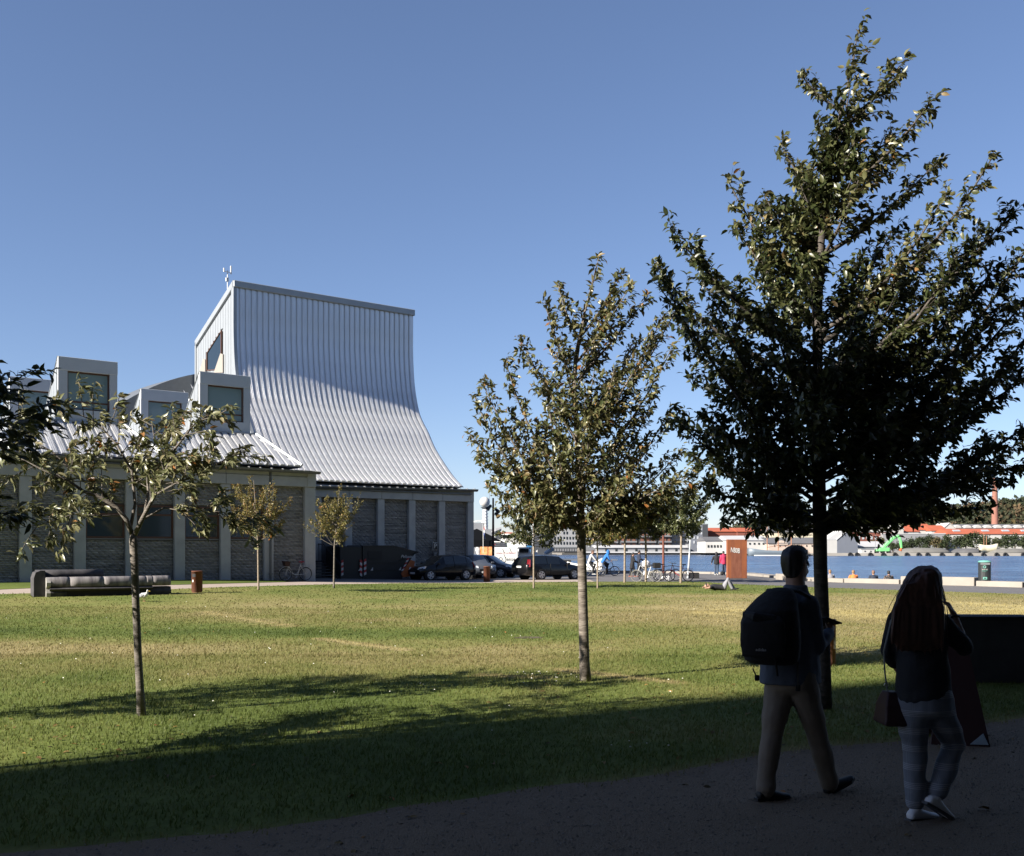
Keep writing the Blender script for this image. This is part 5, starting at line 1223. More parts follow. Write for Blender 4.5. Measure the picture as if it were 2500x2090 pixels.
# middle: sheds and warehouses
Ym = 540
block('red_roof_terrace','long red tiled brick terrace left of the tallest tree',1726,1800,1297,1312,Ym+70,BRK,26,14,1,ww=.5,wh=.5,wz=(.3,.9),roof='eaves',roofm=REDT,ridge=9.5)
block('red_roof_terrace','second red tiled brick terrace, nearer the scaffolding',1801,1874,1297,1312,Ym+66,BRK,26,12,1,ww=.5,wh=.5,wz=(.3,.9),roof='eaves',roofm=REDT,ridge=9.5)
block('grey_roof_shed','low shed with grey roof behind the rusty pillar',1722,1790,1319,1350,Ym+20,WHW,24,8,1,wz=(.35,.7),ww=.5,roof='eaves',roofm=GRS,ridge=9)
block('white_shed','wide white shed with pale sloping roof above the rusty pillar',1776,1874,1318,1352,Ym+8,WHW,30,8,1,wz=(.6,.85),ww=.35,wh=.5,roof='eaves',roofm=WRF,ridge=11)
T, W_, H = block('cream_warehouse','cream warehouse upper storey with faded lettering and dark grey roof',1882,2036,1298,1312,Ym+26,CRM,26,0,0,roof='eaves',roofm=GRS,ridge=11)
text('Dansk  P.Mortensen  &  A', 2.2, mat('faded_letter',(.33,.29,.22),.9), 'lettering', T, Matrix.Translation((-1,-.12,H-1.7)) @ Matrix.Rotation(R(90),4,'X'), .05)
T, W_, H = block('pink_warehouse','pale pink warehouse with two small gables and grey roof on the quay',1876,2036,1325.5,1352,Ym,PNK,26,11,2,ww=.16,wh=.40,skip=3,roof='eaves',roofm=GRS,ridge=14)
for fx_ in (-.29,.26):
    m = MB(); m.prism([Vector((W_*fx_-3.0,-.5,H-1)),Vector((W_*fx_+3.0,-.5,H-1)),Vector((W_*fx_+3.0,-.5,H)),Vector((W_*fx_,-.5,H+1.3)),Vector((W_*fx_-3.0,-.5,H))],(0,7,0)); m.build('gable', PNK, T)
T = thing('scaffolded_block','pale building wrapped in scaffolding above the cream warehouse','building',Pq(1930,Ym+90,-.2)); Wd = 112/F*(Ym+90); zt = zv(1269,Ym+90)
m = MB(); m.box((-Wd/2,0,0),(Wd/2,20,zt)); m.build('wall', cm('sheeted_wall',(.46,.46,.48)), T)
for k in range(6): m = MB(); m.box((-Wd/2-1,-2.2,zt-2-k*2.6),(Wd/2+1,-.4,zt-1.8-k*2.6)); m.build('scaffold_deck', WRF, T)
for k in range(13): m = MB(); x = -Wd/2+Wd*k/12; m.box((x-.1,-2.3,0),(x+.1,-2.1,zt+1.5)); m.build('scaffold_pole', LGR, T)
T, W_, H = block('gabled_shed','big shed with blue grey gable end and pale side wall right of the tallest tree',2044,2094,1318,1350.5,Ym-18,BGR,26,0,0,roof='gable',roofm=WRF,ridge=21)
m = MB(); m.box((-W_/2-5.4,.3,0),(-W_/2-.02,24,H)); m.build('side_wall', WHW, T)
m = MB(); m.prism([Vector((-W_/2-5.6,.2,H-.1)),Vector((-W_/2,.2,H)),Vector((-1.2,.2,H+4.4)),Vector((-W_/2+.2,.2,H+4.2))],(0,24,0)); m.build('roof', WRF, T)
block('white_hall','low white roofed hall between the gabled shed and the green crane',2090,2164,1334,1350,Ym-4,WHW,30,0,0,roof='eaves',roofm=WRF,ridge=13)
block('white_terrace','white balcony block behind the big crown right of the trunk',2062,2182,1286,1300,Ym+80,WHW,20,9,1,ww=.6,wh=.4,roof='flat',roofm=WRF)
block('dark_terrace','dark brick base storeys below the white balcony block',2076,2180,1300,1318,Ym+74,BRK,20,9,2,ww=.5,wh=.4,wm=WNL)
block('white_hut','small white hut on the far quay beside the green crane',2103,2134,1341,1351,502,WHW,5,2,1,ww=.2,wh=.3,cat='hut')
# right: red roofed houses below the wooded hill
Yr = 640
block('gabled_house','pale house with plain gable left of the red roofs',2178,2206,1292,1304,Yr,WHW,22,1,1,ww=.2,wh=.3,roof='gable',ridge=10)
block('red_roof_house','red tiled house with white dormer in front of the chimney hill',2200,2243,1297,1312,Yr+4,WHW,20,4,1,ww=.6,wh=.5,roof='eaves',roofm=REDT,ridge=13)
block('red_roof_house','taller red tiled house in the middle of the row of roofs',2236,2276,1293,1312,Yr+14,WHW,20,4,1,ww=.6,wh=.5,roof='eaves',roofm=REDT,ridge=15)
block('red_roof_house','red tiled house right of the taller one with pale gable edge',2274,2312,1295,1312,Yr+6,WHW,20,4,1,ww=.6,wh=.5,roof='eaves',roofm=REDT,ridge=13.5)
block('white_gable_house','white gabled house between the two red roofs',2304,2332,1290,1304,Yr+20,WHW,18,0,0,roof='gable',ridge=12)
T, W_, H = block('grey_roof_terrace','long grey roofed terrace with white dormers below the brick chimney',2324,2560,1290,1302,Yr+34,WHW,22,0,0,roof='eaves',roofm=GRS,ridge=11)
me = MB(); me.prism([Vector((-2.2,-1.2,0)),Vector((2.2,-1.2,0)),Vector((1.6,-1.2,1.3)),Vector((0,-1.2,2.0)),Vector((-1.6,-1.2,1.3))],(0,6,0)); me = me.mesh('dormer', WHW)
for k in range(9): o_ = link('dormer', me, T); o_.location = (-W_*.44+k*W_*.105,.5,H+.3)
T, W_, H = block('long_red_roof','long terrace with wide red roof and white balconies at the right edge',2318,2580,1303,1322,Yr-20,WHW,24,16,1,ww=.62,wh=.45,roof='eaves',roofm=REDT,ridge=13)
me = MB(); me.box((-2.2,-.2,-.1),(2.2,.2,2.2)); me = me.mesh('roof_window', WNL)
for x in (-.40,-.13,.06,.24): o_ = link('roof_window', me, T); o_.location = (W_*x,4.4,H+1.6); o_.rotation_euler = (R(-68),0,0)
block('white_low_terrace','low white terrace behind the bushes and the green crane arm',2156,2308,1304,1316,Yr-30,LGR,20,0,0,roof='flat',roofm=WRF)
Yc = 720; q = Pq(2429, Yc, 0); T = thing('brick_chimney','tall tapering red brick chimney in front of the wooded hill','chimney',q)
hc = zv(1167,Yc); w0 = 8/F*Yc; CHM = mat('chimney_brick',(.30,.135,.10),.9,vary=.12,vscale=.6,stretch=(1,1,3))
m = MB(); m.lathe([(w0*1.05,0),(w0*.98,hc*.4),(w0*.72,hc*.93)],20); m.build('shaft', CHM, T); m = MB(); m.lathe([(w0*.80,hc*.93),(w0*.80,hc*.96),(w0*.72,hc),(w0*.6,hc)],20); m.build('cap', CHM, T)
q = Pq(2222, 1450, zv(1250,1450)); T = thing('water_tower','small white block standing on top of the wooded hill','water tower',q); m = MB(); m.box((-4.6,0,-8),(4.6,9,zv(1238.5,1450)-zv(1250,1450))); m.box((-3.2,1,6),(-1.6,3,8.2)); m.build('wall', WHW, T)
# wooded hill
HILLM = mat('hill_ground',(.05,.05,.03),.95,vary=.3,vscale=.02)
def hill_z(x, y):
    u = CU+x/y*F
    top = np.interp(u, [1500,1700,1800,1872,1890,2100,2150,2200,2260,2330,2400,2450,2500,2700,3000],[1338,1330,1296,1288,1292,1300,1288,1262,1256,1252,1244,1238,1232,1226,1230])
    f = S((y-900)/420); return (zv(top, 1400)*.98-4)*f-.3
xs = np.linspace(100, 1100, 90); ys = np.linspace(880, 1750, 40); Xg, Yg = np.meshgrid(xs, ys, indexing='ij'); Zg = hill_z(Xg, np.minimum(Yg,1400.))
V = np.stack([Xg,Yg,Zg],-1).reshape(-1,3); i = np.arange(89)[:,None]*40+np.arange(39)[None,:]; Fq = np.stack([i,i+40,i+41,i+1],-1).reshape(-1,4)
npmesh('hill', V, Fq, HILLM, None, None, 'structure', smooth=True)
WR = [(0,(.022,.030,.018)),(.35,(.040,.050,.026)),(.6,(.075,.062,.034)),(.8,(.11,.068,.042)),(1,(.13,.10,.045))]
WOODM = mat('woodland_leaf',(.05,.05,.03),.8,attr='tone',ramp=WR,spec=.15)
def clumps(n_trees, pos, rad, ztop, seed, tone, per=42, leaf=.42, name='woods', parent=None, kind='stuff', m_=None):
    """crowns made of many small tilted leaf clumps"""
    r = np.random.default_rng(seed); P_ = []; D_ = []; N_ = []; S_ = []; Tn = []
    for k in range(n_trees):
        c = pos[k]; R0 = rad[k]; 
        v = r.normal(0,1,(per,3)); v /= np.linalg.norm(v,axis=1,keepdims=True); v *= (r.random((per,1))**.35); v[:,2] = np.abs(v[:,2])*1.15-.25
        q = np.array(c)+v*R0; P_.append(q); D_.append(r.normal(0,1,(per,3))+np.array([.2,0,-.2])); N_.append(v+r.normal(0,.5,(per,3))); S_.append(R0*leaf*(.6+.8*r.random(per))); Tn.append(np.clip(tone[k]+r.normal(0,.10,per),0,1))
    return leaf_mesh(name, np.concatenate(P_), np.concatenate(D_), np.concatenate(N_), np.concatenate(S_), np.concatenate(Tn), m_ or WOODM, parent, .42)
r = np.random.default_rng(33); hx = r.uniform(180, 1080, 2300); hy = 960+r.random(2300)**.8*440
uu = CU+hx/hy*F; ok = (uu > 1780) & (uu < 3150); hx, hy = hx[ok], hy[ok]; hz_ = hill_z(hx, hy); ok = hz_ > .5; hx, hy, hz_ = hx[ok], hy[ok], hz_[ok]
tn = np.clip(.42+.75*(fbm(hx, hy, .013, 4)-.5)+r.normal(0,.16,len(hx)),0,1)
clumps(len(hx), np.stack([hx,hy,hz_+5],-1), r.uniform(6,10.5,len(hx)), None, 35, tn, per=36)
# trees along the far quay, each one a tree
GRN = [(0,(.020,.030,.016)),(.45,(.038,.052,.022)),(.75,(.075,.075,.030)),(1,(.13,.10,.05))]
BUSH = mat('far_tree_leaf',(.05,.06,.03),.8,attr='tone',ramp=GRN,spec=.2)
tl = [(2132,1314,12,.7),(2152,1308,14,.75),(2180,1322,13,.35),(2200,1318,16,.35),(2222,1310,18,.30),(2245,1306,17,.35),(2268,1302,17,.30),(2290,1308,19,.88),(2312,1300,16,.40),(2335,1304,18,.25),(2358,1299,17,.35),(2384,1293,22,.30),(2408,1303,18,.35),(2430,1310,16,.55),(2455,1300,17,.35),(2478,1298,16,.3),(2500,1304,18,.4),(2530,1300,20,.4)]
kinds = ['dark green bushy far tree','olive green bushy far tree','tan autumn coloured far tree']
far_names = ['left of the green crane arm','behind the green crane arm','above the grey gravel heap','below the long red roof','at the right picture edge']
for k, (u, vt, wpx, tn) in enumerate(tl):
    Y = 560+ (k*37 % 40); R0 = wpx/F*Y*.98; zt = zv(vt, Y)
    where = far_names[0 if u < 2180 else 1 if u < 2235 else 2 if u < 2320 else 3 if u < 2460 else 4]
    kd = 2 if tn > .6 else (1 if tn > .37 else 0)
    nth = ('first','second','third','fourth','fifth','sixth','seventh')[sum(1 for (a,b,c,d) in tl[:k] if far_names[0 if a < 2180 else 1 if a < 2235 else 2 if a < 2320 else 3 if a < 2460 else 4] == where)]
    T = thing('far_tree', f'{kinds[kd]}, {nth} of those {where}', 'tree', Pq(u, Y, -.25), 0, 'trees along the far quay')
    rr = np.random.default_rng(50+k); nb = 6; pos = [(rr.normal(0,R0*.40), rr.normal(0,R0*.3), zt*(.30+.5*q/nb)) for q in range(nb)]+[(0,0,zt-R0*.72)]
    clumps(nb+1, pos, [R0*.70]*(nb+1), None, 60+k, [min(.98,max(.05,tn+rr.normal(0,.06))) for _ in range(nb+1)], per=110, leaf=.26, name='crown', parent=T, m_=BUSH)
    m = MB(); m.tube([(0,0,0),(0,0,zt*.6)],[.5,.25],6); m.build('trunk', BARKD, T)
# gravel heaps
GH = mat('grey_gravel',(.165,.16,.15),.95,vary=.12,vscale=.5,bump=.3,bscale=1.2); GHD = mat('dark_gravel',(.10,.10,.105),.95,vary=.12,vscale=.5,bump=.3,bscale=1.2)
for (u0,u1,vt,Y,mt_,lab) in ((2186,2326,1337,520,GH,'long grey gravel heap beside the green crane'),(2322,2402,1338,528,GHD,'darker gravel heap in the middle'),(2395,2520,1338.5,515,GH,'grey gravel heap at the right behind the pale boat'),(2490,2640,1336,525,GH,'gravel heap cut by the right picture edge')):
    c = Pq((u0+u1)/2, Y, -.25); hw_ = (u1-u0)/F*Y/2; h_ = zv(vt,Y); m = MB(); m.smooth = True; rg = []
    for (f, zf) in ((1,0),(.86,.42),(.72,.80),(.60,.97),(.3,1.02)):
        rg.append([Vector((hw_*f*math.cos(a)*(1+.03*math.sin(5*a)), 9*f*math.sin(a), h_*zf*(1+.03*math.sin(3*a+1)))) for a in np.linspace(0,2*math.pi,29)[:-1]])
    T = thing('gravel_heap', lab, 'heap', c, 0, 'gravel heaps on the far quay'); m.loft(rg); m.build('heap', mt_, T)
# green crane
GRC = mat('green_crane',(.20,.62,.22),.45); q = Pq(2150, 503, -.25)
T = thing('green_crane','bright green material handling crane with bent arm on the far quay','crane',q); s = 503/F
m = MB(); m.bbox((1.5,0,1.7),(5.2,3,1.9),bev=.2); m.bbox((-1.5,0,1.3),(2.2,2.8,1.3),bev=.2); m.build('cab', GRC, T)
m = MB(); 
for x in (-2,1,4): m.bbox((x,-1.2,.5),(1.2,.6,1.0)); m.bbox((x,1.2,.5),(1.2,.6,1.0))
m.build('undercarriage', BLACK, T)
A_ = [(3,0,2.2),(9*s/ s*1.0,0,6.0)]
pv = lambda u, v: Vector(((u-2150)*s, -.4, zv(v,503)+.25))
m = MB(); P_ = [pv(2152,1341), pv(2165,1328), pv(2180,1314), pv(2194,1308)]; m.tube(P_, [.75,.95,.8,.6], 6); m.build('boom', GRC, T)
m = MB(); m.tube([pv(2194,1308), pv(2198,1322), pv(2200,1338)], [.7,.75,.5], 6); m.build('stick', GRC, T)
m = MB(); m.tube([pv(2200,1338), pv(2197,1345)], [.4,.9], 8); m.build('grab', ORG, T)
# boats over there
def hull(parent, L_, B_, H_, m_, name='hull', sheer=.25):
    mm = MB(); mm.smooth = True; rg = []
    for t in np.linspace(0,1,11):
        x = -L_/2+L_*t; w = B_/2*(math.sin(math.pi*min(1,.22+.78*(1-t)**.9))**.6 if t > .3 else .86+.14*t/.3); w = max(w,.04); z = H_*(1+sheer*(2*t-1)**2*(1 if t > .5 else .4))
        rg.append([Vector((x,-w,z)),Vector((x,-w*.92,z*.4)),Vector((x,-w*.45,-.5)),Vector((x,w*.45,-.5)),Vector((x,w*.92,z*.4)),Vector((x,w,z))])
    mm.loft(rg); return mm.build(name, m_, parent)
q = Pq(1898, 500, WZ); T = thing('schooner','grey hulled sailing ship with three wooden masts moored at the far quay','ship',q,math.pi)
hull(T, 29, 6, 2.6, mat('blue_grey_hull',(.17,.21,.25),.5), sheer=.5); MAST = mat('mast_wood',(.40,.20,.12),.6); m = MB(); m.box((-14,-3.1,-.1),(12,3.1,.45)); m.build('waterline', WHITE, T)
for u, vt in ((1873,1281),(1900,1280),(1932,1281)):
    m = MB(); x = -(u-1898)/F*500; zt = zv(vt,500)-WZ; m.tube([(x,0,2),(x,0,zt)],[.30,.16],6); m.build('mast', MAST, T)
    m = MB(); m.tube([(x,0,4.2),(x-6.5,0,5.4)],[.15,.12],5); m.build('boom', MAST, T)
m = MB(); m.tube([(13,0,3.4),(17.5,0,4.6)],.14,5); m.build('bowsprit', MAST, T)
q = Pq(2413, 512, -.2); T = thing('pale_boat','pale yellow boat hull propped up between the gravel heaps','boat',q,0); o_ = hull(T, 9, 2.6, 3.0, mat('cream_hull',(.72,.66,.48),.5), sheer=.3); o_.location.z = .9
m = MB(); m.tube([(-1,0,3),(-1,0,zv(1308,512))],.14,5); m.build('mast', MAST, T)
m = MB(); m.box((-4.5,-.9,0),(-4.2,.9,1.4)); m.box((3.0,-.9,0),(3.3,.9,1.6)); m.build('cradle', DARK, T)
text('LO', 2.0, WHITE, 'lettering', T, Matrix.Translation((-6.4,-1.5,3.6)) @ Matrix.Rotation(R(90),4,'X'), .05)
for (u, vt, Y, lab) in ((2137,1305,530,'tall thin lamp mast left of the green crane'),(2402,1300,540,'thin wooden pole above the pale boat')):
    T = thing('quay_mast', lab, 'pole', Pq(u,Y,-.25)); m = MB(); m.tube([(0,0,0),(0,0,zv(vt,Y))],[.18,.1],5); m.build('pole', MAST if u > 2300 else LGR, T)
for (x, y) in ((2128,1353.5),(2385,1377),(2470,1366)): pass

# ------------------------------------------------ harbour edge left of centre: tent, trailer, boats
TB = mat('black_canvas',(.007,.008,.010),1.0,spec=.03)
Yt = 84.6; px = lambda u: (u-1250)/F*Yt; zz = lambda v: zv(v, Yt)
T = thing('black_tent','black pop-up tent with banner beside the museum corner','tent',(px(1190),Yt,0)); X_ = lambda u: px(u)-px(1190)
m = MB(); rx0, rx1 = X_(1100), X_(1228); pk = Vector((X_(1163),1.3,zz(1290))); zb_ = zz(1322)
c4 = [Vector((rx0,0,zb_+.25)),Vector((rx1,0,zb_)),Vector((rx1,2.6,zb_)),Vector((rx0,2.6,zb_+.25))]
m.add(c4+[pk], [(0,1,4),(1,2,4),(2,3,4),(3,0,4),(3,2,1,0)]); m.build('roof', TB, T)
m = MB(); m.prism([Vector((rx0,-.01,zz(1336))),Vector((X_(1202),-.01,zz(1336))),Vector((X_(1202),-.01,zb_+.05)),Vector((rx0,-.01,zb_+.25))],(0,-.03,0)); m.build('valance', TB, T)
for x in (X_(1157),X_(1204)): m = MB(); m.tube([(x,.05,0),(x,.05,zb_)],.03,6); m.build('leg', STEEL, T)
T = thing('banner','dark banner with faded white lettering hung from the tent edge','banner',(px(1229),Yt-.1,zz(1329.5)))
wb_ = (1255-1203)/F*Yt; hb_ = 11.5/F*Yt; m = MB(); m.box((-wb_/2,-.02,-hb_/2),(.2,.02,hb_/2)); m.build('cloth', mat('navy_cloth',(.018,.02,.03),.7), T)
m = MB(); m.box((.205,-.02,-hb_/2),(wb_/2,.02,hb_/2)); m.build('green_cloth', mat('teal_cloth',(.02,.05,.05),.7), T)
LT = mat('banner_letter',(.22,.24,.28),.7); RX = Matrix.Rotation(R(90),4,'X')
text('SPAREKASSEN', .13, LT, 'lettering', T, Matrix.Translation((-.25,-.03,.07)) @ RX, .003); text('NORDJYLLAND', .13, LT, 'lettering', T, Matrix.Translation((-.25,-.03,-.07)) @ RX, .003); text('Frie Fugl', .17, LT, 'lettering', T, Matrix.Translation((.52,-.03,-.05)) @ RX, .003)
m = MB(); m.lathe([(.07,0),(.07,.01)],6,Matrix.Translation((-.70,-.02,0)) @ RX); m.build('logo', mat('dark_red_logo',(.18,.03,.04),.6), T)
T = thing('orange_poster','orange picture panel under the black tent','poster',(px(1186.5),Yt-.12,zz(1347)))
m = MB(); hw_ = 14.5/F*Yt; hh_ = 12/F*Yt; m.box((-hw_,-.02,-hh_),(hw_,.02,hh_)); m.build('panel', mat('orange_print',(.75,.20,.05),.6,col2=(.85,.50,.22),vscale=3.5), T)
T = thing('white_sheet','crumpled white sheet hung at the left tent leg','cloth',(px(1166),Yt-.1,zz(1346))); m = MB(); m.rings([((0,0,.35),(.12,0,0),(0,.1,0)),((.02,0,.1),(.20,0,0),(0,.14,0)),((.06,0,-.2),(.13,0,0),(0,.1,0)),((.12,0,-.4),(.06,0,0),(0,.05,0))],8); m.build('sheet', WHITE, T)
Yk = 81.0; qx_ = lambda u: (u-1250)/F*Yk
T = thing('white_trailer','white trailer side lettered N.O. Jensen behind the parked cars','trailer',(qx_(1233),Yk,0)); w_ = 63/F*Yk; h0, h1 = .35, zv(1336,Yk)
m = MB(); m.bbox((0,1.1,(h0+h1)/2),(w_,2.2,h1-h0),bev=.03); m.build('body', WHITE, T)
m = MB(); m.prism([Vector((w_*.10,.4,h1)),Vector((w_/2+.55,.4,h1)),Vector((w_*.36,.4,zv(1311,Yk))),Vector((w_*.05,.4,zv(1318,Yk)))],(0,1.6,0)); m.build('canopy', WHITE, T)
BLK = mat('letter_black',(.04,.05,.055),.6); PKL = mat('letter_pink',(.60,.28,.33),.6)
text('N.O. Jensen', .44, BLK, 'lettering', T, Matrix.Translation((.06,-.01,zv(1365.5,Yk))) @ RX, .004, scalex=.9); text('smagen af nordjylland', .18, PKL, 'lettering', T, Matrix.Translation((.05,-.01,zv(1350,Yk))) @ RX, .003)
for dx, v in ((-.15,1345),(.42,1343),(-.05,1358)): mm = MB(); mm.tube([(dx-.05,-.012,zv(v,Yk)+.16),(dx+.02,-.012,zv(v,Yk)),(dx+.06,-.012,zv(v,Yk)-.14)],.018,4); mm.build('swallow_mark', BLK, T)
for sx in (-.6,.6): m = MB(); m.lathe([(.3,0),(.3,.2),(.05,.2)],14,Matrix.Translation((sx,.3,.3)) @ Matrix.Rotation(R(90),4,'X')); m.build('wheel', BLACK, T)
# flag
q = at(1179, 1340, 84.2); T = thing('flag','red white and blue flag on a slanted pole above the black tent','flag',(q.x,q.y,0)); m = MB(); m.tube([(.02,0,1.5),(.02,0,zv(1279,84.2))],.022,6); m.build('pole', WHITE, T)
zt = zv(1280,84.2)
for k, c in enumerate(((.50,.03,.04),(.72,.72,.72),(.035,.07,.28))):
    m = MB(); n = 7; rg = []
    for i in range(n):
        f = i/(n-1); zc = zt-.95*f; off_ = .02+.42*f*f+.03*math.sin(f*7); hw0 = .27*(k/3-.0); 
        x0 = .02+off_*.35+(k/3)*(.10+.10*f); 
        rg.append([Vector((.03+f*.15+.10*math.sin(f*4)*.2, .04*math.sin(6*f+k), zt-.05-(.27*k)-(.36*f))), Vector((.03+f*.15+.10*math.sin(f*4)*.2, .04*math.sin(6*f+k+1), zt-.05-(.27*(k+1))-(.36*f)))])
    m.loft(rg, cap=False, close=False); m.build('stripe', mat('flag_'+('red','white','blue')[k], c, .8), T)
# radar mast ship
Ys = 118; T = thing('grey_ship','grey ship superstructure with white radar dome tower behind the tent','ship',Pq(1166,Ys,WZ)); e = lambda u: (u-1166)/F*Ys; z_ = lambda v: zv(v,Ys)-WZ
SHG = mat('ship_grey',(.22,.23,.25),.6,vary=.08,vscale=.5); m = MB(); m.box((e(1060),0,0),(e(1205),5,z_(1292))); m.box((e(1120),.6,z_(1292)),(e(1179),4,z_(1276))); m.build('superstructure', SHG, T)
m = MB(); m.tube([(e(1184),1,z_(1300)),(e(1184),1,z_(1243))],[.34,.26],10); 
for k in range(7): m.lathe([(.36,0),(.36,.10)],10,Matrix.Translation((e(1184),1,z_(1292)+k*.36)))
m.build('tower', WHITE, T); m = MB(); m.lathe([(.26,z_(1243)),(.52,z_(1238)),(.56,z_(1237))],14,Matrix.Translation((e(1184),1,0))); m.build('pedestal', LEAD, T)
m = MB(); m.smooth = True; m.ball((e(1183),1,z_(1224.5)),.605,20,14); m.build('radar_dome', mat('dome_white',(.62,.60,.57),.5), T)
m = MB(); m.tube([(e(1194),1.3,z_(1236)),(e(1194),1.3,z_(1197))],.03,5); m.build('whip_aerial', LGR, T)
m = MB(); m.tube([(e(1150),1,z_(1276)),(e(1166),1,z_(1271)),(e(1176),1,z_(1272)),(e(1177),1,z_(1284))],.07,5); m.build('rail', WHITE, T)
m = MB(); m.rings([((e(1200),0,z_(1300)),(0,.4,0),(0,0,.15)),((e(1210),0,z_(1297)),(0,.6,0),(0,0,.35)),((e(1224),0,z_(1291)),(0,.35,0),(0,0,.22))],8); m.build('dinghy', LGR, T)
# boats moored between the tent and the tower
def boat(label, u0, u1, v_deck, Y, hm, cab=None, cat='boat', extra=None):
    Lb = (u1-u0)/F*Y; T = thing('motor_boat', label, cat, Pq((u0+u1)/2, Y, WZ), 0, 'boats moored at the quay'); hull(T, Lb, Lb*.32, zv(v_deck,Y)-WZ, hm); 
    if cab:
        c0, c1, vt = cab; zc = zv(vt,Y)-WZ; zd = zv(v_deck,Y)-WZ; x0 = (c0-(u0+u1)/2)/F*Y; x1 = (c1-(u0+u1)/2)/F*Y
        m = MB(); m.loft([[Vector((x0,-.9,zd-.2)),Vector((x1,-.9,zd-.2)),Vector((x1,.9,zd-.2)),Vector((x0,.9,zd-.2))],[Vector((x0+.1,-.75,zc)),Vector((x1-.3,-.75,zc)),Vector((x1-.3,.75,zc)),Vector((x0+.1,.75,zc))]]); m.build('cabin', WHITE, T)
        m = MB(); m.box((x0+.15,-.93,zc-(zc-zd)*.5),(x1-.35,-.80,zc-.12)); m.build('cabin_window', GLASS, T)
    return T
T = boat('white boat with big pale cabin behind the white trailer',1205,1285,1322,88,WHITE,(1222,1262,1303))
T = boat('white cabin boat left of the black estate car',1252,1312,1362,84,WHITE,(1264,1300,1336))
T = boat('white motor boat with dark engine box right of the estate car',1384,1470,1377,86,WHITE)
m = MB(); m.bbox((-1.55,0,zv(1368,86)-WZ-.25),(.75,.7,.55)); m.build('engine_box', BLACK, T)
T = thing('blue_tarp','bright blue boat cover among the masts','boat cover',Pq(1288,96,0)); m = MB(); m.prism([Vector((-.42,0,zv(1336,96))),Vector((.42,0,zv(1336,96))),Vector((.36,0,zv(1327,96))),Vector((-.42,0,zv(1328,96)))],(0,1.5,0)); m.prism([Vector((-.3,.2,zv(1336,96))),Vector((.3,.2,zv(1336,96))),Vector((.25,.2,WZ-.2)),Vector((-.25,.2,WZ-.2))],(0,1,0)); m.build('cover', mat('blue_cover',(.03,.17,.38),.6), T)
for u, v0, v1, Y, lab in ((1267,1303,1345,98,'leaning white yacht mast, leftmost of three'),(1276,1312,1345,98,'short upright white mast, middle of three'),(1302,1245,1345,104,'tall white mast in front of the dark tower'),(1284,1314,1335,100,'small mast with orange pennant')):
    T = thing('yacht_mast', lab, 'mast', Pq(u,Y,WZ), 0, 'masts of moored yachts'); m = MB(); m.tube([(0.25 if u==1267 else 0,0,0),(-.15 if u==1267 else 0,0,zv(v0,Y)-WZ)],[.07,.045],6); m.build('mast', WHITE, T)
    if u == 1284: m = MB(); m.prism([Vector((-.05,0,zv(1315,Y)-WZ)),Vector((-.3,0,zv(1320,Y)-WZ)),Vector((-.05,0,zv(1324,Y)-WZ))],(0,.02,0)); m.build('pennant', ORG, T)
    m = MB(); m.rings([((-1.6,0,.25),(0,.3,0),(0,0,.35)),((0,0,.3),(0,.8,0),(0,0,.5)),((2.2,0,.5),(0,.1,0),(0,0,.3))],8); m.build('hull', WHITE, T)
T = thing('dark_shed_row','dark low sheds behind the yacht masts','building',Pq(1262,300,-1.5)); m = MB(); m.box((-6.5,0,0),(10.5,12,zv(1303,300)+1.5)); m.build('wall', DGR, T)
m = MB(); m.prism([Vector((-6.7,-.3,zv(1303,300)+1.4)),Vector((-6.7,5,zv(1299,300)+1.5)),Vector((-6.7,12,zv(1303,300)+1.5))],(6,0,0)); m.build('roof', REDT, T)
me = win_mesh(.9,.8,.2,WNL)
for k, (x, z) in enumerate(((-1,3),(2,4.2),(4.5,2.6),(7,4))): o_ = link('window', me, T); o_.location = (x,0,z+2.2)
m = MB(); m.box((-22,-1,-3),(30,30,.2)); m.build('quay_base', LEAD, T)
T = thing('quay_crane','pale telescopic boat crane standing by the estate car roof','crane',(Pq(1338,80,0))); m = MB(); m.tube([(-.25,0,-.2),(-.22,0,zv(1352,80))],.16,8); m.build('post', WHITE, T); m = MB(); m.tube([(-.25,0,zv(1352,80)),(.42,0,zv(1338,80))],[.15,.20],8); m.build('arm', mat('pale_blue_paint',(.42,.50,.58),.5), T)
# ------------------------------------------------ people
SKIN = mat('skin', (.40,.23,.16), .6, vary=.05, vscale=12); HAIRB = mat('black_hair', (.012,.010,.010), .55); HAIRR = mat('auburn_hair', (.085,.035,.020), .5, vary=.4, vscale=22, stretch=(2.5,2.5,.12)); HAIRG = mat('fair_hair', (.26,.15,.07), .6)
def cloth(n, c, **k): return mat(n, c, .85, vary=k.pop('vary',.12), vscale=k.pop('vscale',9), bump=k.pop('bump',.25), bscale=k.pop('bscale',26), **k)
def noise3(q):
    i = np.floor(q).astype(np.int64); f = q-i; f = f*f*(3-2*f)
    def h(a, b, c):
        n = (a*374761393+b*668265263+c*2147483647) & 0x7fffffff; n = ((n ^ (n >> 13))*1274126177) & 0x7fffffff
        return ((n ^ (n >> 16)) & 0xffff)/65535.0
    o = 0
    for dx in (0,1):
        for dy in (0,1):
            for dz in (0,1):
                w = (f[:,0] if dx else 1-f[:,0])*(f[:,1] if dy else 1-f[:,1])*(f[:,2] if dz else 1-f[:,2]); o = o+w*h(i[:,0]+dx, i[:,1]+dy, i[:,2]+dz)
    return o
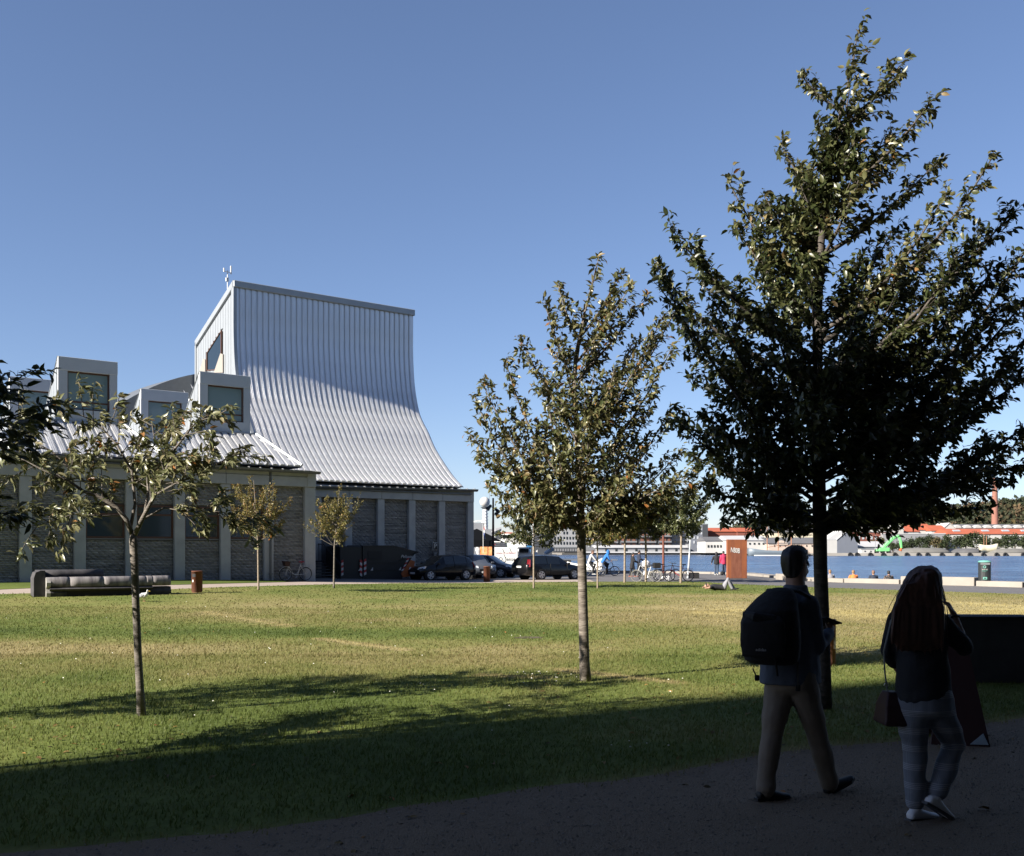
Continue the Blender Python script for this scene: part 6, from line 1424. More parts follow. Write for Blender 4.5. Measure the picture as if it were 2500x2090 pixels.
def solid(mb, name, mt, parent, vox=.012, smooth=6, label=None, fold=None):
    """fuses overlapping shapes into one continuous smooth surface"""
    me0 = mb.mesh('tmp', mt); o = bpy.data.objects.new('tmp', me0); COL.objects.link(o)
    m1 = o.modifiers.new('r', 'REMESH'); m1.mode = 'VOXEL'; m1.voxel_size = vox; m1.use_smooth_shade = True
    if smooth: m2 = o.modifiers.new('s', 'SMOOTH'); m2.iterations = smooth; m2.factor = .5
    dg = bpy.context.evaluated_depsgraph_get(); me = bpy.data.meshes.new_from_object(o.evaluated_get(dg)); me.name = name
    bpy.data.objects.remove(o); bpy.data.meshes.remove(me0)
    me.materials.clear(); me.materials.append(mt); me.polygons.foreach_set('use_smooth', [True]*len(me.polygons))
    me.polygons.foreach_set('material_index', [0]*len(me.polygons))
    if fold:
        amp, fq = fold; n_ = len(me.vertices); co = np.zeros(n_*3, np.float32); me.vertices.foreach_get('co', co); co = co.reshape(-1,3)
        nr = np.zeros(n_*3, np.float32); me.vertex_normals.foreach_get('vector', nr); nr = nr.reshape(-1,3); q = co*np.array(fq)
        h = noise3(q)+.45*noise3(q*2.1+7)-.7; co = co+nr*(amp*h)[:,None]; me.vertices.foreach_set('co', co.ravel().astype(np.float32))
        me.update()
    return link(name, me, parent, label)
V3 = lambda *a: Vector(a)
def interp(J, a, b, t): return J[a].lerp(J[b], t)
def limb_tube(m, pts, rr, n=12): 
    P = [Vector(p) for p in pts]; m.tube(P, rr, n); m.ball(P[0], rr[0]*.98, n, 6); m.ball(P[-1], rr[-1]*.98, n, 6)
    for p, r_ in zip(P[1:-1], rr[1:-1]): m.ball(p, r_*.97, n, 6)
def hand(m, w, d, up, s=1.0, curl=.5, side=1):
    """palm, four unequal bent fingers and a thumb; w wrist, d along the hand, up = back of the hand"""
    d = d.normalized(); up = (up-d*up.dot(d)).normalized(); x = d.cross(up)*side
    pc = w+d*.045*s; m.rings([(w, x*.026*s, up*.019*s), (w+d*.03*s, x*.037*s, up*.017*s), (w+d*.075*s, x*.042*s, up*.015*s), (w+d*.092*s, x*.038*s, up*.011*s)], 10)
    for k, (off_, L_) in enumerate(((-.031,.066),(-.010,.078),(.011,.072),(.031,.056))):
        b = w+d*.085*s+x*off_*s; c1 = curl*.7; c2 = curl*1.5
        p1 = b+(d*math.cos(c1)-up*math.sin(c1))*L_*.5*s; p2 = p1+(d*math.cos(c2)-up*math.sin(c2))*L_*.5*s
        m.tube([b-d*.02*s, b, p1, p2], [.0095*s,.0095*s,.0088*s,.0072*s], 7)
    tb = w+d*.02*s-x*.030*s; t1 = tb+(d*.55-x*.75-up*.25).normalized()*.035*s; t2 = t1+(d*.9-x*.25-up*.3).normalized()*.030*s
    m.tube([tb, t1, t2], [.013*s,.011*s,.009*s], 7)
def head(m, c, f, up, s=1.0, face=True):
    """skull with face: f is where it looks"""
    f = f.normalized(); up = (up-f*up.dot(f)).normalized(); r_ = f.cross(up)
    M = Matrix((r_, f, up)).transposed(); mm = lambda x, y, z: c+(r_*x+f*y+up*z)*s
    m.rings([(mm(0,.035,-.118),r_*.030*s,f*.034*s),(mm(0,.028,-.10),r_*.048*s,f*.058*s),(mm(0,.014,-.06),r_*.064*s,f*.078*s),(mm(0,.0,-.01),r_*.073*s,f*.092*s),(mm(0,-.004,.04),r_*.076*s,f*.097*s),(mm(0,-.006,.08),r_*.064*s,f*.082*s),(mm(0,-.008,.108),r_*.036*s,f*.046*s),(mm(0,-.008,.116),r_*.012*s,f*.016*s)], 16)
    if face:
        m.tube([mm(0,.090,.012), mm(0,.106,-.020), mm(0,.112,-.034), mm(0,.094,-.044)], [.009*s,.011*s,.014*s,.010*s], 7)
        for sx in (-1,1):
            m.ball(mm(sx*.030,.083,.006), .012*s, 8, 6); m.ball(mm(sx*.036,.078,-.035), .020*s, 8, 6)
            m.rings([(mm(sx*.071,-.012,.02),f*.018*s,up*.030*s),(mm(sx*.083,-.020,.016),f*.016*s,up*.028*s)], 8)
        m.rings([(mm(0,.085,-.066),r_*.024*s,up*.008*s),(mm(0,.093,-.068),r_*.018*s,up*.006*s)], 8); m.ball(mm(0,.074,-.098), .020*s, 8, 6)
def torso(m, J, k=1.0, wide=1.0, pad=0.0, bottom=None, chest=1.0):
    pe, ch, nk = J['pelvis'], J['chest'], J['neck']; sv = (J['shR']-J['shL']).normalized(); ax = (nk-pe).normalized(); fv = ax.cross(sv)*-1
    hv = (J['hipR']-J['hipL']).normalized(); sw = (J['shR']-J['shL']).length/2
    R_ = lambda p, a, b, s_=sv: (p, s_*(a+pad), fv*(b+pad))
    low = bottom if bottom is not None else -.08
    L_ = (nk-pe).length; P = lambda t: pe.lerp(ch, t/.62) if t < .62 else ch.lerp(nk, (t-.62)/.38)
    rg = [R_(pe+ax*low, .158*wide*k, .112*k, hv), R_(P(.0), .165*wide*k, .118*k, hv), R_(P(.2), .150*wide*k, .105*k), R_(P(.42), .150*wide*k, .105*k), R_(P(.68), sw*.92, .118*k*chest), R_(P(.86), sw*.93, .100*k*chest), R_(P(.95), sw*.62, .078*k), R_(P(1.02), .065*k, .062*k)]
    m.rings(rg, 18)
def person(name, label, loc, J, top, legs, shoe, hair, group=None, *a_, **k_):
    return _person(name, label, loc, J, top, legs, shoe, hair, group, *a_, **k_)
def _person(name, label, loc, J, top, legs, shoe, hair, group=None, vox=.02, top_low=-.10, hairfn=None, sleeve='long', look=None, s=1.0, fingers=False, hands=None, leg_low=1.0, extra=None, skirt=None, sock=None):
    """one continuous body with hair, top, trousers and shoes over it"""
    T = thing(name, label, 'person', loc, 0, group)
    hd = J['head']; look = look or V3(0,1,0); up = (hd-J['neck']).normalized(); up = (up+V3(0,0,1.2)).normalized()
    m = MB(); head(m, hd, look, up, 1.0*s); nkf = 1.35 if s > 1.1 else 1.0; m.tube([J['neck']-V3(0,0,.05), J['neck'], hd-V3(0,0,.07)+look.normalized()*-.01], [.062*nkf,.056*nkf,.052*nkf], 12)
    torso(m, J)
    for sd in 'LR':
        limb_tube(m, [J['sh'+sd], J['sh'+sd].lerp(J['el'+sd],.5), J['el'+sd], J['el'+sd].lerp(J['wr'+sd],.35), J['wr'+sd]], [.050,.046,.038,.038,.026])
        hdv, hup, cu = (hands or {}).get(sd, ((J['wr'+sd]-J['el'+sd]), V3(1 if sd=='R' else -1,0,0)+V3(0,0,.01), .5))
        if fingers: hand(m, J['wr'+sd], hdv, hup, 1.0, cu, 1 if sd=='R' else -1)
        else:
            d = hdv.normalized(); m.rings([(J['wr'+sd],V3(.024,0,0),V3(0,.022,0)),(J['wr'+sd]+d*.05,V3(.036,0,0),V3(0,.025,0)),(J['wr'+sd]+d*.10,V3(.032,0,0),V3(0,.022,0)),(J['wr'+sd]+d*.15,V3(.014,0,0),V3(0,.012,0))], 8)
        limb_tube(m, [J['hip'+sd], J['hip'+sd].lerp(J['kn'+sd],.5), J['kn'+sd], J['kn'+sd].lerp(J['an'+sd],.35), J['an'+sd]], [.082,.072,.052,.054,.036])
        limb_tube(m, [J['an'+sd]+V3(0,0,-.02), J['an'+sd].lerp(J['toe'+sd],.5)+V3(0,0,-.015), J['toe'+sd]], [.036,.034,.024], 8)
    solid(m, 'body', SKIN, T, vox, 4)
    if top:                                     # garment over torso and arms
        m = MB(); torso(m, J, 1.04, 1.02, .016, top_low)
        for sd in 'LR':
            e = J['el'+sd]; w_ = J['wr'+sd]; stop = {'long': [e, e.lerp(w_,.5), e.lerp(w_,.93)], '3q': [e, e.lerp(w_,.16 if sd == 'R' else .5)], 'short': [J['sh'+sd].lerp(e,.62)], 'none': []}[sleeve]
            rr = {'long': [.062,.057,.048], '3q': [.062,.054], 'short': [.066], 'none': []}[sleeve]
            if stop: limb_tube(m, [J['sh'+sd]+V3(0,0,-.005), J['sh'+sd].lerp(J['el'+sd],.45 if sleeve != 'short' else .3)]+stop, [.070,.066]+rr)
        if extra: extra(m, J)
        solid(m, 'top', top, T, vox, 5, fold=(.017,(7,7,9)) if fingers else None)
    if legs:
        m = MB(); pe = J['pelvis']; hv = (J['hipR']-J['hipL']).normalized(); ax = (J['neck']-pe).normalized(); fv = (ax.cross(hv)*-1).normalized()
        kf = 1.08 if fingers else 1.0
        m.rings([(pe+ax*.10,hv*.160,fv*.120),(pe,hv*.176*kf,fv*.132*kf),(pe-ax*.09,hv*.178*kf,fv*.136*kf),(pe-ax*.14,hv*.12,fv*.1)], 16)
        for sd in 'LR':
            h_, k_, a_ = J['hip'+sd], J['kn'+sd], J['an'+sd]; b_ = k_.lerp(a_, leg_low)
            limb_tube(m, [h_, h_.lerp(k_,.5), k_, k_.lerp(b_,.5), b_], [.106*kf,.094*kf,.077*kf,.072*kf,.064*kf])
        solid(m, 'trousers', legs, T, vox, 5, fold=(.017,(5,5,10)) if fingers else None)
    if skirt: skirt(T, J)
    if shoe:
        for sd in 'LR':
            a_, t_ = J['an'+sd], J['toe'+sd]; f = (t_-a_); fl = V3(f.x, f.y, 0).normalized() if abs(f.z) < .16 else f.normalized(); 
            sl = (t_-a_+V3(0,0,.06)).normalized(); sx_ = sl.cross(V3(0,0,1)).normalized(); un = sx_.cross(sl); hl = a_-sl*.055-un*.055
            m = MB(); m.rings([(hl-sl*.012+un*.02,sx_*.022,un*.018),(hl+un*.022,sx_*.036,un*.036),(hl+sl*.06+un*.035,sx_*.040,un*.048),(hl+sl*.13+un*.018,sx_*.046,un*.036),(hl+sl*.20+un*.008,sx_*.048,un*.026),(hl+sl*.255+un*.004,sx_*.038,un*.020),(hl+sl*.28+un*.004,sx_*.016,un*.012)], 12)
            m.tube([hl+sl*.05+un*.05, a_+V3(0,0,.02)], [.040,.042], 10)
            solid(m, 'shoe', shoe, T, max(vox*.55,.008), 3)
            m = MB(); m.prism([hl+sl*x-un*.016+sx_*y for x, y in ((-.025,-.026),(.05,-.036),(.15,-.050),(.22,-.048),(.28,-.022),(.28,.022),(.22,.048),(.15,.046),(.05,.036),(-.025,.026))], un*.018); m.build('sole', sock or shoe, T)
    if hair:
        m = MB(); f = look.normalized(); r_ = f.cross(up).normalized(); mm = lambda x, y, z: hd+(r_*x+f*y+up*z)*s
        if hairfn: hairfn(m, mm, f, r_, up)
        else:
            m.rings([(mm(0,-.060,-.075),r_*.052*s,f*.035*s),(mm(0,-.040,-.03),r_*.079*s,f*.068*s),(mm(0,-.026,.02),r_*.085*s,f*.088*s),(mm(0,-.012,.065),r_*.083*s,f*.102*s),(mm(0,-.006,.10),r_*.066*s,f*.084*s),(mm(0,-.004,.128),r_*.034*s,f*.046*s)], 14)
        solid(m, 'hair', hair, T, .010 if fingers else vox, 2, fold=(.012,(42,42,3)) if hairfn and fingers else ((.006,(45,45,30)) if fingers else None))
    return T
def stand(h=1.75, face=90, stride=0.0, arms='down', lean=0, armlift=0.2):
    """joints of a standing figure facing 'face' degrees (0 = +X, 90 = away)"""
    k = h/1.75; f = V3(math.cos(R(face)),math.sin(R(face)),0); r_ = V3(f.y,-f.x,0); z = lambda v: V3(0,0,v*k)
    J = {'pelvis': z(.95), 'chest': z(1.27)+f*lean*.5, 'neck': z(1.49)+f*lean, 'head': z(1.63)+f*(lean*1.15+.02)}
    for sd, s_ in (('L',-1),('R',1)):
        J['sh'+sd] = z(1.42)+r_*s_*.185*k+f*lean; J['hip'+sd] = z(.91)+r_*s_*.088*k; st = stride*s_
        J['kn'+sd] = z(.50)+r_*s_*.09*k+f*(st*.45+.02); J['an'+sd] = z(.085)+r_*s_*.09*k+f*st; J['toe'+sd] = J['an'+sd]+f*.15*k-z(.055)
        if arms == 'down': J['el'+sd] = z(1.14)+r_*s_*.24*k+f*(lean-.02); J['wr'+sd] = z(.89)+r_*s_*.24*k+f*(lean+.05)
        if arms == 'push': J['el'+sd] = z(1.15)+r_*s_*.21*k+f*.10; J['wr'+sd] = z(1.03)+r_*s_*.12*k+f*.36
        if arms == 'pockets': J['el'+sd] = z(1.14)+r_*s_*.27*k-f*.05; J['wr'+sd] = z(.95)+r_*s_*.20*k+f*.06
    return J, f
# --- the man with the backpack
def px2(u, v, dy, p0):
    q = at(u, v, p0.y+dy); return Vector((q.x-p0.x, dy, q.z))
pm = gnd(1945, 1944); km = F/pm.y; M_ = lambda u, v, dy: px2(u, v, dy, pm)
J = dict(pelvis=M_(1932,1650,0), chest=M_(1927,1532,-.01), neck=M_(1943,1440,.02), head=M_(1942,1381,.04), shL=M_(1876,1474,.10), shR=M_(1976,1472,-.10), elL=M_(1884,1570,.30), elR=M_(1996,1578,-.04), wrL=M_(1960,1556,.36), wrR=M_(2026,1545,.16),
    hipL=M_(1906,1668,.05), hipR=M_(1958,1668,-.05), knL=M_(1884,1795,-.02), knR=M_(1994,1790,.06), anL=M_(1868,1929,-.12), anR=M_(2026,1913,.12), toeL=M_(1914,1946,-.05), toeR=M_(2072,1904,.20))
man_look = V3(.70,.72,-.05)
SHIRT = cloth('blue_grey_shirt', (.095,.115,.155), vscale=5, bump=.5, bscale=14); CHINO = cloth('beige_chinos', (.235,.19,.145), vscale=4, bump=.6, bscale=11); BSHOE = mat('black_shoe',(.010,.010,.011),.6)
def mhair(m, mm, f, r_, up):
    m.rings([(mm(0,-.062,-.082),r_*.040,f*.020),(mm(0,-.052,-.06),r_*.060,f*.038),(mm(0,-.042,-.025),r_*.080,f*.062),(mm(0,-.030,.02),r_*.091,f*.088),(mm(0,-.014,.062),r_*.096,f*.110),(mm(0,-.004,.096),r_*.086,f*.104),(mm(0,.002,.120),r_*.062,f*.078),(mm(0,.004,.137),r_*.028,f*.036)], 18)
    for sx in (-1,1): m.rings([(mm(sx*.082,.020,.0),f*.012,up*.035),(mm(sx*.078,.022,.03),f*.03,up*.04)],8)
def manx(m, J):
    pe = J['pelvis']; m.rings([(M_(1929,1668,0),V3(.232,.03,0),V3(-.02,.172,0)),(M_(1928,1600,0),V3(.218,.03,0),V3(-.02,.16,0)),(M_(1930,1530,0),V3(.185,.03,0),V3(-.02,.14,0))],18)
    m.rings([(J['neck']+V3(0,0,-.05),V3(.125,0,0),V3(0,.10,0)),(J['neck']+V3(0,0,-.01),V3(.098,0,0),V3(0,.09,0)),(J['neck']+V3(-.005,-.01,.04),V3(.088,0,0),V3(0,.084,0))],14)
man = person('person', 'man with black backpack walking on the shaded gravel, blue grey shirt and beige trousers', (pm.x, pm.y, 0), J, SHIRT, CHINO, BSHOE, HAIRB, 'people in the park', .012, -.02, mhair, 'long', man_look, 1.14, True,
    {'R': (V3(.35,.55,.45), V3(.6,-.6,.3), .9), 'L': (V3(.8,.3,.2), V3(0,.3,1), .8)}, .99, manx)
m = MB(); rs = np.random.default_rng(6); hd = J['head']
for k in range(420):
    v_ = Vector(rs.normal(0,1,3)).normalized()
    if v_.z < -.25 or (v_.dot(man_look.normalized()) > .55 and v_.z < .5): continue
    p_ = hd+Vector((v_.x*.104, v_.y*.108, v_.z*.125+.028)); m.tube([p_, p_+(v_*.6+Vector((.5,.4,-.3))).normalized()*(.012+.012*rs.random())], [.0022,.0008], 3, cap=False)
m.build('hair_strands', HAIRB, man, kind='stuff')
# spectacles, held book
m = MB(); hd = J['head']; f = man_look.normalized(); r_ = V3(f.y,-f.x,0)
for sx in (-1,1): m.torus(hd+f*.108+r_*sx*.034+V3(0,0,.008), .022, .003, f, 14, 4); m.tube([hd+f*.105+r_*sx*.058+V3(0,0,.012), hd+r_*sx*.085+V3(0,0,.014)], .0025, 4)
m.build('glasses', DARK, man)
TB_ = thing('tablet', 'dark flat tablet held in front of the man with the backpack', 'tablet', (pm.x, pm.y, 0)); m = MB()
m.bbox((0,0,0),(.17,.24,.012), Matrix.Translation(M_(2010,1518,.27)) @ Matrix.Rotation(R(12),4,'Y') @ Matrix.Rotation(R(-16),4,'X') @ Matrix.Rotation(R(25),4,'Z'), .006); m.build('case', BLACK, TB_)
# the backpack
BPK = cloth('black_canvas_bag', (.012,.012,.014), bump=.4); BP = thing('backpack', 'black backpack with roll top and side straps on the back of the man', 'backpack', (pm.x, pm.y, 0))
bx_ = lambda u, v, dy=-.24: M_(u, v, dy)
m = MB(); sv = V3(.80,-.30,0).normalized(); fv = V3(.30,.80,0).normalized()
m.rings([(bx_(1886,1622),sv*.150,fv*.085),(bx_(1884,1612),sv*.195,fv*.125),(bx_(1882,1570),sv*.215,fv*.145),(bx_(1880,1520),sv*.212,fv*.150),(bx_(1884,1490),sv*.190,fv*.140),(bx_(1896,1462,-.20),sv*.150,fv*.115),(bx_(1905,1440,-.17),sv*.095,fv*.075),(bx_(1907,1434,-.16),sv*.04,fv*.03)], 20)
bg_ = solid(m, 'body', BPK, BP, .012, 5)
m = MB(); m.rings([(bx_(1868,1600)-fv*.13,sv*.15,fv*.03),(bx_(1868,1560)-fv*.14,sv*.165,fv*.05),(bx_(1868,1515)-fv*.14,sv*.155,fv*.045),(bx_(1870,1500)-fv*.12,sv*.12,fv*.02)],14); solid(m, 'front_pocket', BPK, BP, .012, 4)
m = MB(); m.tube([bx_(1822,1500)-fv*.02, bx_(1850,1503)-fv*.15, bx_(1890,1508)-fv*.16, bx_(1925,1512)-fv*.05],[.030,.034,.034,.028],10); m.build('roll_top', BPK, BP)
m = MB(); m.tube([bx_(1822,1492)-fv*.03, bx_(1823,1510)-fv*.03],.022,8); m.build('bottle', BLACK, BP)
for (u0,v0,u1,v1,dy) in ((1815,1530,1830,1522,-.3),(1818,1586,1832,1594,-.3),(1838,1632,1848,1655,-.16),(1948,1588,1948,1680,-.20)):
    m = MB(); m.tube([bx_(u0,v0,dy), bx_((u0+u1)/2,(v0+v1)/2,dy-.01), bx_(u1,v1,dy)], .013, 5, flat=.35); 
    m.bbox(bx_(u1,v1,dy),(.035,.012,.045)); m.build('strap', BPK, BP)
for (pts) in ([(1878,1445,.0),(1880,1440,.08),(1890,1470,.17),(1890,1530,.18)], [(1915,1440,-.12),(1948,1443,-.16),(1972,1456,-.14),(1984,1480,-.12),(1982,1530,-.08),(1970,1590,-.10)]):
    m = MB(); m.tube([M_(*q) for q in pts], .030, 6, flat=.45); m.build('shoulder_strap', BPK, BP)
m = MB(); m.tube([M_(1892,1600,-.41),M_(1898,1650,-.30)],.008,4); m.build('cord', BPK, BP)
text('adidas', .030, mat('pale_print',(.55,.55,.56),.6), 'print', BP, Matrix.Translation(bx_(1866,1580)-fv*.205) @ Matrix.Rotation(R(-20),4,'Z') @ RX, .002)
# --- the woman
pw = gnd(2258, 1998); kw_ = F/pw.y; U_ = lambda u, v, dy: px2(u, v, dy, pw)
J = dict(pelvis=U_(2258,1702,0), chest=U_(2250,1590,.0), neck=U_(2252,1478,.02), head=U_(2262,1432,.04), shL=U_(2192,1508,.03), shR=U_(2300,1518,-.02), elL=U_(2170,1590,.10), elR=U_(2354,1582,-.01), wrL=U_(2196,1640,.28), wrR=U_(2328,1500,.12),
    hipL=U_(2230,1722,.0), hipR=U_(2286,1722,.0), knL=U_(2233,1835,.03), knR=U_(2328,1818,.10), anL=U_(2236,1978,-.02), anR=U_(2284,1950,-.06), toeL=U_(2275,1995,.06), toeR=U_(2322,1996,-.0))
wl = V3(.25,.96,0)
BLKT = cloth('black_top', (.014,.016,.022)); DENIM = mat('checked_trousers', (.12,.14,.185), .85, bump=.4, bscale=14)
def checks(mt):
    n = mt.node_tree.nodes; Lk = mt.node_tree.links; b = n['Principled BSDF']; co = n.new('ShaderNodeTexCoord'); sp = n.new('ShaderNodeSeparateXYZ'); Lk.new(co.outputs['Object'], sp.inputs[0])
    def lines(sock, per, w_, cnt, gap):
        out = None
        for i in range(cnt):
            a = n.new('ShaderNodeMath'); a.operation = 'ADD'; a.inputs[1].default_value = 10+i*gap; Lk.new(sock, a.inputs[0])
            md = n.new('ShaderNodeMath'); md.operation = 'MODULO'; md.inputs[1].default_value = per; Lk.new(a.outputs[0], md.inputs[0])
            lt = n.new('ShaderNodeMath'); lt.operation = 'LESS_THAN'; lt.inputs[1].default_value = w_; Lk.new(md.outputs[0], lt.inputs[0])
            if out is None: out = lt.outputs[0]
            else: mx = n.new('ShaderNodeMath'); mx.operation = 'MAXIMUM'; Lk.new(out, mx.inputs[0]); Lk.new(lt.outputs[0], mx.inputs[1]); out = mx.outputs[0]
        return out
    h = lines(sp.outputs['Z'], .125, .0050, 4, .0115); v = lines(sp.outputs['X'], .095, .004, 2, .010)
    mx = n.new('ShaderNodeMath'); mx.operation = 'MULTIPLY_ADD'; mx.inputs[1].default_value = .22; Lk.new(v, mx.inputs[0]); Lk.new(h, mx.inputs[2])
    mi = n.new('ShaderNodeMix'); mi.data_type = 'RGBA'; mi.inputs[6].default_value = (.15,.165,.20,1); mi.inputs[7].default_value = (.30,.315,.345,1); Lk.new(mx.outputs[0], mi.inputs[0]); Lk.new(mi.outputs[2], b.inputs['Base Color'])
checks(DENIM)
WSH = mat('white_canvas_shoe', (.95,.95,.98), .7); SOL = mat('white_sole_dark_line',(.10,.10,.11),.7)
def whair(m, mm, f, r_, up):
    a = V3(1,.05,0).normalized(); b = V3(-.05,1,0).normalized(); q = lambda u, v, dy: U_(u, v, dy)
    m.rings([(q(2242,1588,-.13),a*.120,b*.025),(q(2240,1570,-.135),a*.165,b*.045),(q(2238,1530,-.13),a*.178,b*.060),(q(2239,1485,-.11),a*.170,b*.075),(q(2246,1450,-.06),a*.150,b*.085),(q(2252,1420,-.01),a*.128,b*.110),(q(2257,1400,.02),a*.108,b*.115),(q(2261,1387,.03),a*.075,b*.085),(q(2263,1381,.03),a*.03,b*.035)], 20)
    for k in range(14):
        u0 = 2180+k*9.2; m.tube([q(2248+(u0-2240)*.55,1425,-.10),q(2243+(u0-2240)*.95,1485,-.165),q(u0,1550,-.172),q(u0+(k%3)*4-3,1584+(k*11)%24,-.15)],[.010,.016,.015,.003],6)
def wx(m, J):
    m.rings([(U_(2253,1702,0),V3(.180,.0,0),V3(0,.145,0)),(U_(2252,1640,0),V3(.172,.0,0),V3(0,.135,0)),(U_(2251,1570,0),V3(.168,0,0),V3(0,.125,0))],18)
wom = person('person', 'woman with long auburn hair, black top and checked trousers, hand raised to her face', (pw.x, pw.y, 0), J, BLKT, DENIM, WSH, HAIRR, 'people in the park', .012, -.04, whair, '3q', wl, 1.0, True,
    {'R': (V3(-.38,.15,.9), V3(.9,-.3,.3), 1.1), 'L': (V3(.2,.7,-.4), V3(-1,0,0), .8)}, .86, wx, None, SOL)
m = MB(); rs = np.random.default_rng(4)
for k in range(46):
    a_ = float(np.sign(rs.uniform(-1,1)))*rs.uniform(.55,1); u0 = 2258+a_*34; v0 = 1386+abs(a_)*22; ue = 2240+a_*(62+14*rs.random()); ve = 1540+rs.uniform(-60,66)
    d0 = -.02-.09*(1-abs(a_)); P_ = [U_(u0,v0,d0), U_(u0*.45+ue*.55+a_*9,v0*.6+ve*.4,-.14-.05*(1-abs(a_))), U_(ue+a_*6*rs.random(),ve,-.16)]; m.tube(bez(P_[0],P_[1],P_[2],6), [.0022]*5+[.0008], 3, cap=False)
m.build('hair_strands', HAIRR, wom, kind='stuff')
m = MB(); m.torus(J['elR'].lerp(J['wrR'],.90), .031, .006, J['wrR']-J['elR'], 14, 5); m.build('bracelet', BLACK, wom)
PH = thing('phone', 'pale phone the woman holds up to her ear', 'phone', (pw.x, pw.y, 0)); m = MB(); m.bbox((0,0,0),(.012,.075,.145), Matrix.Translation(U_(2302,1452,.16)) @ Matrix.Rotation(R(-14),4,'Y') @ Matrix.Rotation(R(-20),4,'Z'), .006); m.build('case', mat('pale_phone',(.38,.42,.5),.4), PH)
HB = thing('handbag', 'dark red handbag hanging from a strap at the left side of the woman', 'handbag', (pw.x, pw.y, 0)); MAR = mat('maroon_leather',(.040,.012,.014),.6)
m = MB(); c = U_(2176,1728,.06); m.loft([[c+V3(x*w_,y*d_,z) for x,y in ((-1,-1),(1,-1),(1,1),(-1,1))] for w_,d_,z in ((.060,.10,-.115),(.085,.125,-.105),(.072,.10,.03),(.045,.06,.115))]); solid(m, 'body', MAR, HB, .010, 3)
m = MB(); m.tube([U_(2168,1700,.06),U_(2160,1640,.05),U_(2158,1590,.03),U_(2176,1515,-.03),U_(2196,1494,-.02)],.012,6,flat=.4); m.build('strap', LEAD, HB)
for v in (1672,1704): m = MB(); m.torus(U_(2164,v,.05),.014,.003,(0,1,0),12,4); m.build('ring', STEEL, HB)
# A-board behind the woman
pa = gnd(2330, 1808); T = thing('sidewalk_board', 'dark maroon folding board standing on the gravel edge behind the woman', 'sign', pa, R(-12)); ka = F/pa.y
MB_ = mat('maroon_board',(.042,.012,.013),.75)
for sg in (-1,1):
    m = MB(); m.prism([Vector((-.26,sg*.26,0)),Vector((.26,sg*.26,0)),Vector((.10,sg*.02,1.0)),Vector((-.10,sg*.02,1.0))],(0,.03,0)); m.build('panel', MB_, T)
m = MB(); m.prism([Vector((.08,-.275,.02)),Vector((.24,-.275,.02)),Vector((.20,-.25,.12))],(0,-.008,0)); m.build('poster_corner', mat('pale_blue_paper',(.35,.45,.52),.6), T)
# ---------------------------------------------- small figures
blk_ = cloth('black_cloth',(.014,.014,.018)); navy = cloth('navy_cloth_top',(.022,.032,.06)); jeans = cloth('blue_jeans',(.05,.08,.14)); gry = cloth('grey_trousers',(.26,.26,.29)); pink = cloth('pink_jacket',(.52,.03,.10)); blue = cloth('blue_hoodie',(.02,.16,.50)); pale = cloth('pale_shirt',(.45,.45,.46)); olive = cloth('grey_green_vest',(.12,.115,.10)); orng = cloth('orange_top',(.70,.22,.06)); dk = mat('dark_shoe',(.02,.02,.022),.7); whs = mat('white_shoe',(.6,.6,.58),.6); orsh = mat('orange_shoe',(.62,.20,.12),.6)
GP = 'people in the park'
# standing pair by the water
def hood(m, J): m.rings([(J['neck']+V3(0,-.03,-.02),V3(.10,0,0),V3(0,.09,0)),(J['neck']+V3(0,-.05,.05),V3(.105,0,0),V3(0,.08,0))],10)
q = gnd(1749,1404); Jp, f = stand(1.62, 80); Jp['elL'] += V3(-.06,0,.02); Jp['wrL'] += V3(-.10,0,.03)
def lhair(m, mm, f, r_, up): m.rings([(mm(0,-.075,-.13),r_*.085,f*.03),(mm(0,-.05,-.05),r_*.095,f*.07),(mm(0,-.03,.03),r_*.095,f*.095),(mm(0,-.01,.09),r_*.08,f*.09),(mm(0,0,.13),r_*.04,f*.045)],12)
person('person', 'person in black jacket and blue jeans standing at the water left of the rusty pillar', (q.x,q.y,0), Jp, blk_, jeans, whs, HAIRB, GP, .022, -.13, lhair, 'long', f, 1, extra=hood)
q = gnd(1769,1404.5); Jp, f = stand(1.70, 95, .05)
person('person', 'person in bright pink jacket half hidden behind the rusty pillar', (q.x,q.y+.35,0), Jp, pink, jeans, whs, HAIRB, GP, .022, -.16, None, 'long', f, 1, extra=hood)
q = gnd(1763,1404.3); T = thing('dark_bag','small dark bag on the ground between the pair at the water','bag',(q.x,q.y,0)); m = MB(); m.bbox((0,0,.13),(.26,.18,.24),bev=.06); m.tube([(-.07,0,.25),(0,0,.33),(.07,0,.25)],.012,5); m.build('body', BLACK, T)
# couple with the pushchair
q = gnd(1544,1408); Jp, f = stand(1.60, 8, .16, 'push', .02)
def coat(m, J): pe = J['pelvis']; m.rings([(pe+V3(-.04,0,-.34),V3(.15,0,0),V3(0,.19,0)),(pe+V3(-.02,0,-.1),V3(.155,0,0),V3(0,.19,0)),(pe+V3(0,0,.1),V3(.13,0,0),V3(0,.17,0))],14)
def bun(m, mm, f, r_, up): m.rings([(mm(0,-.06,-.06),r_*.05,f*.04),(mm(0,-.03,.02),r_*.085,f*.09),(mm(0,-.01,.08),r_*.075,f*.09),(mm(0,0,.125),r_*.04,f*.045)],12); m.ball(mm(0,-.10,-.02),.035); m.tube([mm(0,-.10,-.02),mm(0,-.13,-.14),mm(0,-.10,-.24)],[.03,.028,.01],8)
person('person', 'woman in long black coat and orange shoes pushing a pushchair', (q.x,q.y,0), Jp, blk_, blk_, orsh, HAIRB, GP, .022, -.13, bun, 'long', f, 1, extra=coat)
